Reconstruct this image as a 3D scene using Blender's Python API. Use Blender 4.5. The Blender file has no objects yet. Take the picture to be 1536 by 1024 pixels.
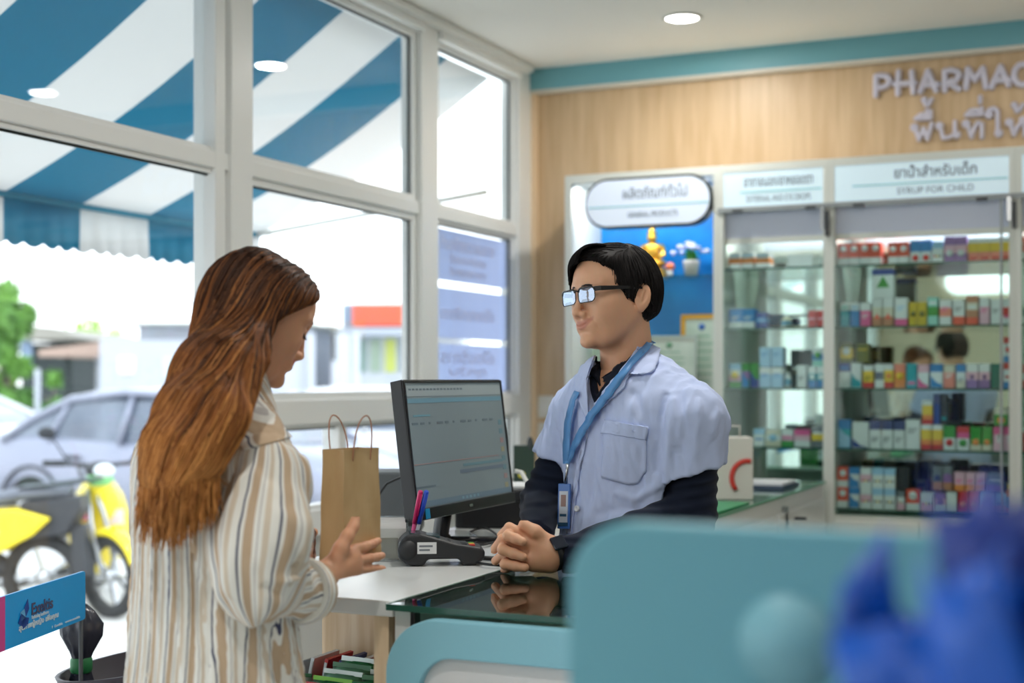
import bpy, math, random
import numpy as np
from mathutils import Vector, Matrix

# ------------------------------------------------------------------ camera
YAW = math.radians(24.5)
CY, SY = math.cos(YAW), math.sin(YAW)
CAMZ = 1.42
FPX = 2085.0
sc = bpy.context.scene
COL = sc.collection
cam_d = bpy.data.cameras.new('camera')
cam = bpy.data.objects.new('camera', cam_d)
COL.objects.link(cam)
cam.location = (0, 0, CAMZ)
cam.rotation_euler = (math.pi/2, 0, YAW)
cam_d.sensor_width = 36.0
cam_d.lens = FPX/1536*36
cam_d.shift_y = 56/1536
cam_d.clip_start = 0.05
cam_d.dof.use_dof = True
cam_d.dof.focus_distance = 2.85
cam_d.dof.aperture_fstop = 2.4
sc.camera = cam

# ------------------------------------------------------------------ world
wd = bpy.data.worlds.new('sky'); sc.world = wd; wd.use_nodes = True
nt = wd.node_tree; nt.nodes.clear()
wo = nt.nodes.new('ShaderNodeOutputWorld'); wb = nt.nodes.new('ShaderNodeBackground')
tc = nt.nodes.new('ShaderNodeTexCoord'); sx = nt.nodes.new('ShaderNodeSeparateXYZ')
rp = nt.nodes.new('ShaderNodeValToRGB')
rp.color_ramp.elements[0].position = 0.0; rp.color_ramp.elements[0].color = (0.95, 0.97, 1.0, 1)
rp.color_ramp.elements[1].position = 0.7; rp.color_ramp.elements[1].color = (0.82, 0.91, 1.0, 1)
nt.links.new(tc.outputs['Generated'], sx.inputs[0]); nt.links.new(sx.outputs['Z'], rp.inputs[0])
nt.links.new(rp.outputs[0], wb.inputs['Color']); nt.links.new(wb.outputs[0], wo.inputs[0])
wb.inputs['Strength'].default_value = 2.5
sun_d = bpy.data.lights.new('sun', 'SUN'); sun_d.energy = 0.9; sun_d.angle = math.radians(8)
sun = bpy.data.objects.new('sun', sun_d); COL.objects.link(sun)
sun.rotation_euler = (math.radians(28), math.radians(14), 0); sun.location = (-8, 4, 9)

vs = sc.view_settings
vs.view_transform = 'Standard'; vs.look = 'None'; vs.gamma = 1.0; vs.use_curve_mapping = False
vs.exposure = 0.32
sc.cycles.max_bounces = 9; sc.cycles.diffuse_bounces = 5; sc.cycles.glossy_bounces = 5
sc.cycles.transparent_max_bounces = 24; sc.cycles.transmission_bounces = 8
sc.cycles.use_denoising = True; sc.cycles.sample_clamp_indirect = 8.0
sc.cycles.caustics_reflective = False; sc.cycles.caustics_refractive = False

# ------------------------------------------------------------------ helpers
def lin(c):
    c = c/255.0
    return c/12.92 if c <= 0.04045 else ((c+0.055)/1.055)**2.4
def rgb(r, g, b): return (lin(r), lin(g), lin(b), 1.0)
MATS = {}
def mat(name, col=(200, 200, 200), rough=0.5, metal=0.0, spec=0.5, emit=0.0, trans=0.0, sss=0.0, sheen=0.0, coat=0.0):
    if name in MATS: return MATS[name]
    m = bpy.data.materials.new(name); m.use_nodes = True
    b = m.node_tree.nodes['Principled BSDF']
    b.inputs['Base Color'].default_value = rgb(*col)
    b.inputs['Roughness'].default_value = rough
    b.inputs['Metallic'].default_value = metal
    b.inputs['Specular IOR Level'].default_value = spec
    b.inputs['Transmission Weight'].default_value = trans
    b.inputs['Coat Weight'].default_value = coat
    b.inputs['Sheen Weight'].default_value = sheen
    if emit:
        b.inputs['Emission Color'].default_value = rgb(*col); b.inputs['Emission Strength'].default_value = emit
    if sss:
        b.inputs['Subsurface Weight'].default_value = sss
        b.inputs['Subsurface Radius'].default_value = (0.012, 0.005, 0.003)
        b.inputs['Subsurface Scale'].default_value = 0.6
    m.diffuse_color = rgb(*col)
    MATS[name] = m
    return m
def nodes(m): return m.node_tree.nodes, m.node_tree.links, m.node_tree.nodes['Principled BSDF']
def add_bump(m, scale=200, strength=0.1, stretch=(1, 1, 1), dist=0.002, detail=3):
    N, L, b = nodes(m)
    t = N.new('ShaderNodeTexCoord'); mp = N.new('ShaderNodeMapping'); n = N.new('ShaderNodeTexNoise'); bu = N.new('ShaderNodeBump')
    mp.inputs['Scale'].default_value = stretch
    n.inputs['Scale'].default_value = scale; n.inputs['Detail'].default_value = detail
    bu.inputs['Strength'].default_value = strength; bu.inputs['Distance'].default_value = dist
    L.new(t.outputs['Object'], mp.inputs[0]); L.new(mp.outputs[0], n.inputs['Vector'])
    L.new(n.outputs['Fac'], bu.inputs['Height']); L.new(bu.outputs[0], b.inputs['Normal'])
    return m
def noise_col(m, c1, c2, scale, stretch=(1, 1, 1), detail=4, lo=0.35, hi=0.65):
    N, L, b = nodes(m)
    t = N.new('ShaderNodeTexCoord'); mp = N.new('ShaderNodeMapping'); n = N.new('ShaderNodeTexNoise'); r = N.new('ShaderNodeValToRGB')
    mp.inputs['Scale'].default_value = stretch
    n.inputs['Scale'].default_value = scale; n.inputs['Detail'].default_value = detail
    r.color_ramp.elements[0].color = rgb(*c1); r.color_ramp.elements[1].color = rgb(*c2)
    r.color_ramp.elements[0].position = lo; r.color_ramp.elements[1].position = hi
    L.new(t.outputs['Object'], mp.inputs[0]); L.new(mp.outputs[0], n.inputs['Vector'])
    L.new(n.outputs['Fac'], r.inputs[0]); L.new(r.outputs[0], b.inputs['Base Color'])
    return m
def glass_mat(name, tint=(255, 255, 255), gloss=1.0, rough=0.0, ior=1.5):
    m = bpy.data.materials.new(name); m.use_nodes = True
    N, L = m.node_tree.nodes, m.node_tree.links; N.clear()
    o = N.new('ShaderNodeOutputMaterial'); mx = N.new('ShaderNodeMixShader'); tr = N.new('ShaderNodeBsdfTransparent'); gl = N.new('ShaderNodeBsdfGlossy')
    lw = N.new('ShaderNodeLayerWeight'); lw.inputs['Blend'].default_value = 0.5
    pw = N.new('ShaderNodeMath'); pw.operation = 'POWER'; pw.inputs[1].default_value = 5.0
    ma = N.new('ShaderNodeMath'); ma.operation = 'MULTIPLY_ADD'; ma.inputs[1].default_value = 0.96*gloss; ma.inputs[2].default_value = 0.04*gloss
    ma.use_clamp = True
    tr.inputs[0].default_value = rgb(*tint); gl.inputs['Roughness'].default_value = rough; gl.inputs['Color'].default_value = (1, 1, 1, 1)
    L.new(lw.outputs['Facing'], pw.inputs[0]); L.new(pw.outputs[0], ma.inputs[0]); L.new(ma.outputs[0], mx.inputs[0])
    L.new(tr.outputs[0], mx.inputs[1]); L.new(gl.outputs[0], mx.inputs[2]); L.new(mx.outputs[0], o.inputs[0])
    MATS[name] = m
    return m

def to_world(x, y, z):            # view-aligned ground frame (x right, y away, z up) -> room frame
    return (CY*x - SY*y, SY*x + CY*y, z)
def at(px, py, D):
    return to_world((px-768)/FPX*D, D, CAMZ+(568-py)/FPX*D)
def F(px, py, D):
    return np.array([(px-768)/FPX*D, D, CAMZ+(568-py)/FPX*D])
def on_y(px, py, Y):              # point on the plane y=Y of the room
    u = (px-768)/FPX; D = Y/(CY+SY*u)
    return at(px, py, D)
def on_x(px, py, X):
    u = (px-768)/FPX; D = X/(-SY+CY*u)
    return at(px, py, D)
def on_z(px, py, Z):
    D = (CAMZ-Z)*FPX/(py-568)
    return at(px, py, D)

def props(o, label=None, cat=None, group=None, kind=None):
    if label: o['label'] = label
    if cat: o['category'] = cat
    if group: o['group'] = group
    if kind: o['kind'] = kind
    return o
def empty(name, loc=(0, 0, 0), rz=0.0, label=None, cat=None, group=None):
    o = bpy.data.objects.new(name, None); COL.objects.link(o)
    o.location = loc; o.rotation_euler = (0, 0, rz); o.empty_display_size = 0.05
    return props(o, label, cat, group)

class MB:
    def __init__(s): s.v = []; s.f = []; s.m = []; s.mats = []; s.sm = []
    def mi(s, m):
        if m not in s.mats: s.mats.append(m)
        return s.mats.index(m)
    def add(s, vs_, fs, m, smooth=False):
        o = len(s.v); s.v += [tuple(map(float, p)) for p in vs_]
        k = s.mi(m)
        for f in fs: s.f.append([i+o for i in f]); s.m.append(k); s.sm.append(smooth)
        return s
    def box(s, x0, x1, y0, y1, z0, z1, m):
        v = [(x0,y0,z0),(x1,y0,z0),(x1,y1,z0),(x0,y1,z0),(x0,y0,z1),(x1,y0,z1),(x1,y1,z1),(x0,y1,z1)]
        return s.add(v, [(0,3,2,1),(4,5,6,7),(0,1,5,4),(1,2,6,5),(2,3,7,6),(3,0,4,7)], m)
    def obox(s, c, ax, ay, az, m):   # oriented box: centre and three half-axis vectors
        c, ax, ay, az = map(np.array, (c, ax, ay, az)); v = []
        for k in (-1, 1):
            for i, j in ((-1,-1),(1,-1),(1,1),(-1,1)): v.append(c+i*ax+j*ay+k*az)
        return s.add(v, [(0,3,2,1),(4,5,6,7),(0,1,5,4),(1,2,6,5),(2,3,7,6),(3,0,4,7)], m)
    def prism(s, pts, n, m, smooth=False):   # closed polygon (3D points) extruded along vector n
        k = len(pts); n = np.array(n, float)
        v = [np.array(p, float) for p in pts] + [np.array(p, float)+n for p in pts]
        fs = [tuple(range(k))[::-1], tuple(range(k, 2*k))]
        s.add(v, fs, m)
        return s.add(v, [(i, (i+1) % k, k+(i+1) % k, k+i) for i in range(k)], m, smooth)
    def tube(s, pts, r, m, n=8, cap=True, smooth=True):
        P = [np.array(p, float) for p in pts]
        rr = r if hasattr(r, '__len__') else [r]*len(P)
        T = []
        for i in range(len(P)):
            t = P[min(i+1, len(P)-1)]-P[max(i-1, 0)]; T.append(t/(np.linalg.norm(t)+1e-9))
        a = np.array([0, 0, 1.0]) if abs(T[0][2]) < 0.9 else np.array([1.0, 0, 0])
        u = np.cross(T[0], a); u /= np.linalg.norm(u); v = []
        for i, p in enumerate(P):
            u = u - T[i]*np.dot(u, T[i]); u /= np.linalg.norm(u)+1e-9
            w = np.cross(T[i], u)
            for k in range(n):
                q = 2*math.pi*k/n; v.append(p+rr[i]*(u*math.cos(q)+w*math.sin(q)))
        fs = [(i*n+k, i*n+(k+1) % n, (i+1)*n+(k+1) % n, (i+1)*n+k) for i in range(len(P)-1) for k in range(n)]
        s.add(v, fs, m, smooth)
        if cap: s.add(v[:n]+v[-n:], [tuple(range(n))[::-1], tuple(range(n, 2*n))], m)
        return s
    def lathe(s, prof, c, m, n=20, axis='z', smooth=True, cap=True):
        v = []
        for r, h in prof:
            for k in range(n):
                q = 2*math.pi*k/n; a, b = r*math.cos(q), r*math.sin(q)
                v.append({'z': (c[0]+a, c[1]+b, c[2]+h), 'y': (c[0]+a, c[1]+h, c[2]+b), 'x': (c[0]+h, c[1]+a, c[2]+b)}[axis])
        L_ = len(prof)
        fs = [(i*n+k, i*n+(k+1) % n, (i+1)*n+(k+1) % n, (i+1)*n+k) for i in range(L_-1) for k in range(n)]
        s.add(v, fs, m, smooth)
        return s.add(v[:n]+v[-n:], [tuple(range(n))[::-1], tuple(range(n, 2*n))], m) if cap else s
    def ell(s, c, r, m, nu=14, nv=9, rot=None):
        v = []
        for i in range(nv+1):
            t = math.pi*i/nv
            for k in range(nu):
                q = 2*math.pi*k/nu
                p = np.array([r[0]*math.sin(t)*math.cos(q), r[1]*math.sin(t)*math.sin(q), r[2]*math.cos(t)])
                if rot is not None: p = rot @ p
                v.append(p+np.array(c))
        fs = [(i*nu+k, i*nu+(k+1) % nu, (i+1)*nu+(k+1) % nu, (i+1)*nu+k) for i in range(nv) for k in range(nu)]
        return s.add(v, fs, m, True)
    def build(s, name, parent=None, bevel=0.0, loc=None, off=None, seg=2, fix=True):
        me = bpy.data.meshes.new(name)
        V = s.v
        if off is not None: V = [(a-off[0], b-off[1], c-off[2]) for a, b, c in V]
        me.from_pydata(V, [], s.f)
        for m in s.mats: me.materials.append(m)
        me.polygons.foreach_set('material_index', s.m)
        me.polygons.foreach_set('use_smooth', s.sm)
        me.validate(); me.update()
        if fix:
            import bmesh
            bm = bmesh.new(); bm.from_mesh(me)
            bmesh.ops.remove_doubles(bm, verts=bm.verts, dist=1e-6)
            bmesh.ops.recalc_face_normals(bm, faces=bm.faces)
            bm.to_mesh(me); bm.free()
        o = bpy.data.objects.new(name, me); COL.objects.link(o)
        if parent is not None: o.parent = parent
        if loc is not None: o.location = loc
        if bevel:
            b = o.modifiers.new('bevel', 'BEVEL'); b.width = bevel; b.segments = seg; b.limit_method = 'ANGLE'; b.angle_limit = 0.6
        return o
def struct(o): o['kind'] = 'structure'; return o
def rrect(w, h, r, n=8):
    P = []
    for cx, cy, a0 in ((w-r, h-r, 0), (r, h-r, 90), (r, r, 180), (w-r, r, 270)):
        for k in range(n+1):
            a = math.radians(a0+90*k/n); P.append((cx+r*math.cos(a), cy+r*math.sin(a)))
    return P
def rot_z(v, a):
    c, s_ = math.cos(a), math.sin(a); return (c*v[0]-s_*v[1], s_*v[0]+c*v[1], v[2])

def text_mesh(txt, size, ext=0.0, offset=0.0, bevel=0.0):
    cu = bpy.data.curves.new('txt', 'FONT'); cu.body = txt; cu.size = size; cu.extrude = ext; cu.offset = offset
    cu.bevel_depth = bevel; cu.bevel_resolution = 1; cu.resolution_u = 4
    o = bpy.data.objects.new('txt', cu); COL.objects.link(o)
    dg = bpy.context.evaluated_depsgraph_get(); dg.update()
    me = bpy.data.meshes.new_from_object(o.evaluated_get(dg))
    bpy.data.objects.remove(o); bpy.data.curves.remove(cu)
    return me
def text(name, txt, size, m, parent, origin, right, up, ext=0.0005, offset=0.0, fit=None, bevel=0.0, mirror=False):
    """lettering laid on a plane; origin = lower left; right/up unit vectors in parent space"""
    me = text_mesh(txt, size, ext, offset, bevel)
    n = len(me.vertices); co = np.zeros(n*3); me.vertices.foreach_get('co', co); co = co.reshape(-1, 3)
    x0, x1 = co[:, 0].min(), co[:, 0].max()
    co[:, 0] -= x0; w = x1-x0
    if fit: co[:, 0] *= fit/w; w = fit
    if mirror: co[:, 0] = w-co[:, 0]
    R, U = np.array(right, float), np.array(up, float); Nn = np.cross(R, U)
    out = np.array(origin)+co[:, :1]*R+co[:, 1:2]*U+co[:, 2:3]*Nn
    me.vertices.foreach_set('co', out.astype(np.float32).ravel()); me.update()
    me.materials.clear(); me.materials.append(m); me.name = name
    o = bpy.data.objects.new(name, me); COL.objects.link(o)
    if parent is not None: o.parent = parent
    return o
def dup(root, loc, rz=None, label=None):
    r = root.copy(); COL.objects.link(r); r.location = loc
    if rz is not None: r.rotation_euler = (0, 0, rz)
    if label: r['label'] = label
    for ch in list(root.children):
        c = ch.copy(); COL.objects.link(c); c.parent = r
        for g in list(ch.children):
            d = g.copy(); COL.objects.link(d); d.parent = c
    return r
# ------------------------------------------------------------------ materials
WHITE = mat('white_paint', (226, 226, 220), 0.45)
FRAME = mat('white_aluminium', (240, 241, 240), 0.35)
CEIL = mat('ceiling_paint', (236, 234, 228), 0.8)
TEAL = mat('teal_paint', (112, 172, 184), 0.45)
DARK = mat('black_plastic', (22, 22, 25), 0.38)
GREYD = mat('dark_grey', (60, 64, 68), 0.5)
GASKET = mat('rubber_gasket', (35, 45, 42), 0.6)
CHROME = mat('brushed_steel', (190, 192, 195), 0.25, metal=1.0)
WOOD = mat('beech_laminate', (212, 188, 152), 0.42)
noise_col(WOOD, (196, 166, 128), (212, 184, 148), 5.0, (7, 7, 0.55), 6)
WOOD2 = mat('counter_wood', (225, 196, 160), 0.4)
noise_col(WOOD2, (214, 182, 142), (232, 208, 176), 6.0, (9, 9, 0.6), 6)
PANE = glass_mat('window_pane', (252, 254, 254), 1.0)
SHELFG = glass_mat('shelf_glass', (226, 242, 236), 1.0)
SHELFE = mat('green_glass_edge', (34, 84, 70), 0.15)
MIRROR = mat('mirror_silver', (226, 228, 224), 0.02, metal=1.0)
FLOORM = mat('floor_tile', (196, 192, 186), 0.25)
noise_col(FLOORM, (216, 214, 208), (228, 226, 222), 3.0)

# ------------------------------------------------------------------ room shell
GX, BY, CH = -2.53, 5.72, 2.80          # glass wall, back wall, ceiling height
RX, FY = 3.4, -3.2
struct(MB().box(GX-0.06, RX, FY, BY+0.1, -0.06, 0.0, FLOORM).build('floor'))
struct(MB().box(GX-0.06, RX+0.1, FY-0.1, BY+0.1, CH, CH+0.08, CEIL).build('ceiling'))
struct(MB().box(GX+0.0, RX+0.1, BY, BY+0.1, 0, CH, WOOD).build('wall_back'))
struct(MB().box(RX, RX+0.1, FY, BY, 0, CH, mat('right_wall', (170, 168, 162), 0.7)).build('wall_right'))
struct(MB().box(GX, RX+0.1, FY-0.1, FY, 0, CH, mat('front_wall', (200, 184, 158), 0.7)).build('wall_front'))
# teal band under the ceiling with its thin pale trim
struct(MB().box(GX+0.03, RX, BY-0.04, BY, 2.705, CH, TEAL).build('trim_1'))
struct(MB().box(GX+0.03, RX, BY-0.045, BY, 2.690, 2.705, mat('pale_trim', (214, 210, 198), 0.5)).build('trim_2'))

# glass wall: frame pieces in one structural object per element
def frame_bar(y0, y1, z0, z1, name, x0=GX-0.06, x1=GX+0.03, m=None):
    return struct(MB().box(x0, x1, y0, y1, z0, z1, m or FRAME).build(name, bevel=0.004))
n_trim = 3
posts = [(5.56, 5.72), (4.66, 4.80), (3.455, 3.565), (2.18, 2.26), (0.95, 1.07), (-0.30, -0.18), (-1.55, -1.43), (-3.2, -3.1)]
for (a, b) in posts:
    frame_bar(a, b, 0, CH-0.002, 'trim_%d' % n_trim); n_trim += 1
ys = [(posts[i+1][1], posts[i][0]) for i in range(len(posts)-1)]
WIN = 1
for (a, b) in ys:
    frame_bar(a, b, CH-0.062, CH-0.002, 'trim_%d' % n_trim, x1=GX+0.05); n_trim += 1
    frame_bar(a, b, 2.045, 2.095, 'trim_%d' % n_trim, x1=GX+0.02); n_trim += 1
    if a > 3.0:
        frame_bar(a, b, 1.27, 1.352, 'trim_%d' % n_trim, x1=GX+0.035); n_trim += 1
        frame_bar(a, b, 0.90, 0.985, 'trim_%d' % n_trim, x1=GX+0.03); n_trim += 1
        struct(MB().box(GX-0.05, GX, a, b, 0, 0.90, mat('dado_panel', (205, 207, 205), 0.5)).build('trim_%d' % n_trim)); n_trim += 1
        zs = [(0.985, 1.27), (1.352, 2.045), (2.095, CH-0.062)]
    else:
        frame_bar(a, b, 0.0, 0.09, 'trim_%d' % n_trim); n_trim += 1
        zs = [(0.09, 2.045), (2.095, CH-0.062)]
    for (z0, z1) in zs:
        w = empty('window_%d' % WIN, (GX, (a+b)/2, z0)); struct(w); WIN += 1
        o = (GX, (a+b)/2, z0)
        MB().box(GX-0.022, GX-0.016, a, b, z0, z1, PANE).build('pane', w, off=o)
        # sash: slim inner frame with a dark gasket line
        s = 0.028 if z0 > 1.3 and 3.6 < b < 4.9 else 0.018
        mb = MB()
        mb.box(GX-0.04, GX+0.006, b-s, b, z0, z1, FRAME); mb.box(GX-0.04, GX+0.006, a, a+s*0.7, z0, z1, FRAME)
        mb.box(GX-0.04, GX+0.006, a+s*.7, b-s, z0, z0+s*0.8, FRAME); mb.box(GX-0.04, GX+0.006, a+s*.7, b-s, z1-s*0.8, z1, FRAME)
        mb.build('window_frame', w, off=o)
        g = MB(); g.box(GX-0.015, GX-0.008, b-s-0.006, b-s, z0+s*.8, z1-s*.8, GASKET)
        g.box(GX-0.015, GX-0.008, a+s*.7, b-s, z1-s*.8-0.006, z1-s*.8, GASKET)
        g.build('gasket', w, off=o)
# dark joint beside the tall post and the split of the lower lights
frame_bar(3.435, 3.455, 0, CH-0.002, 'trim_%d' % n_trim, x1=GX+0.0, m=GASKET); n_trim += 1
frame_bar(3.385, 3.435, 0, CH-0.062, 'trim_%d' % n_trim, x1=GX+0.022); n_trim += 1
frame_bar(4.10, 4.15, 0.985, 1.27, 'trim_%d' % n_trim, x1=GX+0.01); n_trim += 1
# ceiling cornice along the glass
frame_bar(FY, BY-0.1, CH-0.03, CH-0.001, 'trim_%d' % n_trim, x0=GX+0.03, x1=GX+0.075); n_trim += 1
struct(MB().box(GX+0.03, GX+0.055, BY-0.03, BY, 0, 2.69, mat('corner_trim', (232, 205, 170), 0.5)).build('trim_%d' % n_trim)); n_trim += 1

# ------------------------------------------------------------------ ceiling downlights
LAMPM = mat('lamp_diffuser', (255, 252, 244), 0.5, emit=9.0)
lamps = [(-1.61, 5.10), (-0.29, 5.13), (1.03, 5.13), (2.35, 5.13), (-0.9, 2.9), (0.7, 2.9), (2.2, 2.9), (-0.9, 0.7), (0.7, 0.7), (2.2, 0.7), (-0.9, -1.5), (0.7, -1.5), (2.2, -1.5)]
where = {0: 'round recessed ceiling light above the cabinets near the glass wall corner'}
for i, (x, y) in enumerate(lamps):
    r = empty('ceiling_light', (x, y, CH), 0, where.get(i, 'round recessed ceiling light, %s row from the cabinets, %s from glass wall' % (('first', 'second', 'third', 'fourth')[0 if i < 4 else 1+(i-4)//3], ('nearest', 'second', 'third', 'fourth')[i if i < 4 else (i-4) % 3])), 'ceiling light', 'round recessed ceiling lights')
    MB().lathe([(0.072, 0.0), (0.078, -0.004), (0.066, -0.008), (0.062, -0.004)], (0, 0, 0), WHITE, 28, cap=False).build('trim_ring', r)
    MB().lathe([(0.0, -0.0045), (0.062, -0.0045), (0.062, -0.002), (0, -0.002)], (0, 0, 0), LAMPM, 28).build('diffuser', r)
    ld = bpy.data.lights.new('downlight', 'AREA'); ld.shape = 'DISK'; ld.size = 0.12; ld.energy = {-1.61: 8.4, -0.9: 10.5, -0.29: 1.2, 0.7: 3.5}.get(x, 1.8); ld.color = (1.0, 0.97, 0.92)
    lo = bpy.data.objects.new('downlight', ld); COL.objects.link(lo); lo.parent = r; lo.location = (0, 0, -0.012)

# ------------------------------------------------------------------ wall lettering
LET = mat('raised_letters', (206, 202, 218), 0.4)
def clusters(s):
    out = []
    for ch in s:
        if out and ('\u0e31' == ch or '\u0e34' <= ch <= '\u0e3a' or '\u0e47' <= ch <= '\u0e4e'): out[-1] += ch
        else: out.append(ch)
    return out
def widths(s, size):
    me = text_mesh(s, size); n = len(me.vertices); co = np.zeros(n*3); me.vertices.foreach_get('co', co); bpy.data.meshes.remove(me)
    co = co.reshape(-1, 3); return co[:, 0].min(), co[:, 0].max()
def lettering(name, txt, x0, z0, size, sx, label, y, off=0.012, ext=0.012, seg=None):
    r = empty(name, (x0, y, z0), 0, label, 'lettering')
    parts = seg or clusters(txt); pre = ''
    for c in parts:
        if c != ' ':
            a, b = widths(c, size)
            start = widths(pre+c, size)[1]-(b-a)
            me_name = 'letter'
            o = text(me_name, c, size, LET, r, (start*sx, 0, 0), (1, 0, 0), (0, 0, 1), ext, off, fit=(b-a)*sx, bevel=0.003)
        pre += c
    return r
def arc(cx, cy, r, n=10): return [(cx+r*math.cos(2*math.pi*k/n), cy+r*math.sin(2*math.pi*k/n)) for k in range(n+1)]
LETTERS = [   # stroke outlines traced on the wall, one list of strokes per letter
 ('latin', [[(335,375),(335,310),(335,245),(375,240),(412,246),(430,272),(416,306),(385,320),(350,322)]]),
 ('latin', [[(485,365),(490,215)], [(590,355),(580,215)], [(465,300),(600,290)]]),
 ('latin', [[(640,350),(690,210),(745,340)], [(655,305),(755,300)]]),
 ('latin', [[(805,340),(805,210),(850,203),(892,214),(905,240),(885,272),(820,286)], [(830,288),(900,332)]]),
 ('latin', [[(950,325),(962,195),(1010,270),(1065,190),(1085,320)]]),
 ('latin', [[(1125,320),(1185,180),(1240,305)], [(1140,275),(1250,270)]]),
 ('latin', [[(1385,180),(1350,163),(1310,170),(1282,205),(1276,245),(1295,288),(1330,305),(1380,292)]]),
 ('latin', [[(1425,160),(1470,225),(1515,150)], [(1470,225),(1474,290)]]),
 ('thai', [arc(597,595,15), [(606,606),(628,678),(660,600),(687,675),(716,568)], [(605,535),(640,508),(680,503),(708,532),(605,537)], [(708,530),(708,482)], [(684,502),(684,478)], arc(665,408,9), [(668,418),(676,442),(695,440),(716,402)]]),
 ('thai', [arc(768,585,15), [(778,596),(792,668),(832,662),(872,640)], arc(886,645,14), [(872,556),(874,640)]]),
 ('thai', [arc(950,570,15), [(962,580),(986,662),(1005,600),(1030,562),(1058,572),(1058,662)], [(950,508),(985,478),(1025,474),(1056,506),(950,510)], [(1056,505),(1054,462)], [(1046,385),(1046,422)]]),
 ('thai', [arc(1105,507,16), [(1092,498),(1105,474),(1140,464),(1165,484),(1165,618)], arc(1172,634,15)]),
 ('thai', [arc(1245,560,15), [(1256,570),(1276,646),(1300,590),(1330,560)], arc(1338,546,14), [(1350,556),(1352,650)], arc(1278,442,9), [(1282,452),(1294,484),(1312,478),(1336,440)]]),
]
LY = BY-.016
signs = {}
for kind_, strokes in LETTERS:
    if kind_ not in signs:
        p0 = on_y(1311, 145, LY) if kind_ == 'latin' else on_y(1366, 213, LY)
        signs[kind_] = (empty('wall_lettering', (p0[0], BY, p0[2]), 0, 'raised grey lettering PHARMACY high on the wood wall' if kind_ == 'latin' else 'raised grey Thai lettering under the PHARMACY lettering on wood wall', 'lettering'), p0)
    r_, p0 = signs[kind_]
    mb = MB(); rad = .0125 if kind_ == 'latin' else .0092
    for st_ in strokes:
        pts = []
        for (cx_, cy_) in st_:
            q = on_y(1240+cx_/4.541, 60+cy_/4.541, LY); pts.append((q[0]-p0[0], 0, q[2]-p0[2]))
        for a_, b_ in zip(pts[:-1], pts[1:]): mb.tube([a_, b_], rad, LET, 10, cap=False)
        for e_ in (pts[0], pts[-1]): mb.ell(e_, (rad,)*3, LET, 10, 6)
        for e_ in pts[1:-1]: mb.ell(e_, (rad,)*3, LET, 8, 5)
    mb.v = [(x, -.012+y*.9, z) for x, y, z in mb.v]
    mb.build('letter', r_)

# ------------------------------------------------------------------ display cabinets
CF, CB, CT = 5.34, 5.70, 2.262       # front, back, top of the cabinets
SIDEM = mat('cabinet_white', (214, 217, 210), 0.4)
LIGHTBOX = mat('lightbox_face', (205, 226, 236), 0.4, emit=0.25)
INK = mat('sign_ink', (104, 118, 132), 0.6)
CYANL = mat('sign_cyan_line', (140, 212, 216), 0.5)
VAL = mat('bluish_valance', (208, 214, 232), 0.4)
RAILM = mat('rail_grey', (150, 156, 158), 0.45)
def px_x(px, Y): return on_y(px, 568, Y)[0]
xa, xb, xc, xd = px_x(847, CF), px_x(1077, CF), px_x(1243, CF), px_x(1523, CF)
PW = 0.022
def shelf_z(px_mid, py, Y=CF): return on_y(px_mid, py, Y)[2]
SH_Z = [1.855, 1.62, 1.385, 1.155, 0.925]
def cabinet(x0, x1, label, mirror, shelves, sign=None):
    r = empty('display_cabinet', ((x0+x1)/2, (CF+CB)/2, 0), 0, label, 'cabinet')
    o = ((x0+x1)/2, (CF+CB)/2, 0)
    for s_, (a, b) in (('l', (x0, x0+PW)), ('r', (x1-PW, x1))):
        MB().box(a, b, CF, CB, 0, CT, SIDEM).build('side_panel', r, off=o, bevel=0.002)
    MB().box(x0+PW, x1-PW, CF, CB, CT-0.03, CT, SIDEM).build('top_panel', r, off=o)
    MB().box(x0+PW, x1-PW, CF+.005, CB, 0, 0.90, SIDEM).build('base_cupboard', r, off=o)
    for k in range(2):
        w = (x1-x0-2*PW)/2; a = x0+PW+k*w
        d = MB().box(a+.003, a+w-.003, CF-.014, CF+.004, 0.08, 0.88, SIDEM).build('door', r, off=o, bevel=0.003)
        MB().box(a+(w-.03 if k == 0 else .02), a+(w-.02 if k == 0 else .03), CF-.03, CF-.013, 0.5, 0.64, CHROME).build('handle', d, off=o)
    if mirror:
        MB().box(x0+PW, x1-PW, CB-0.012, CB-0.006, 0.90, CT-0.03, MIRROR).build('mirror_back', r, off=o)
    for z in shelves:
        s = MB().box(x0+PW, x1-PW, CF+0.02, CB-0.014, z-0.008, z, SHELFG).build('glass_shelf', r, off=o)
        MB().box(x0+PW, x1-PW, CF+0.018, CF+0.02, z-0.008, z, SHELFE).build('shelf_edge', s, off=o)
    return r, o
c_mid, o_mid = cabinet(xb, xc, 'tall white glass shelf cabinet in the middle, narrow, with mirrored back', True, SH_Z[:4])
c_rt, o_rt = cabinet(xc, xd, 'wide white glass shelf cabinet under the SYRUP FOR CHILD sign', True, SH_Z)
c_end, o_end = cabinet(xd, xd+0.68, 'white glass shelf cabinet cut off by the right picture edge', True, SH_Z)
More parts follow.
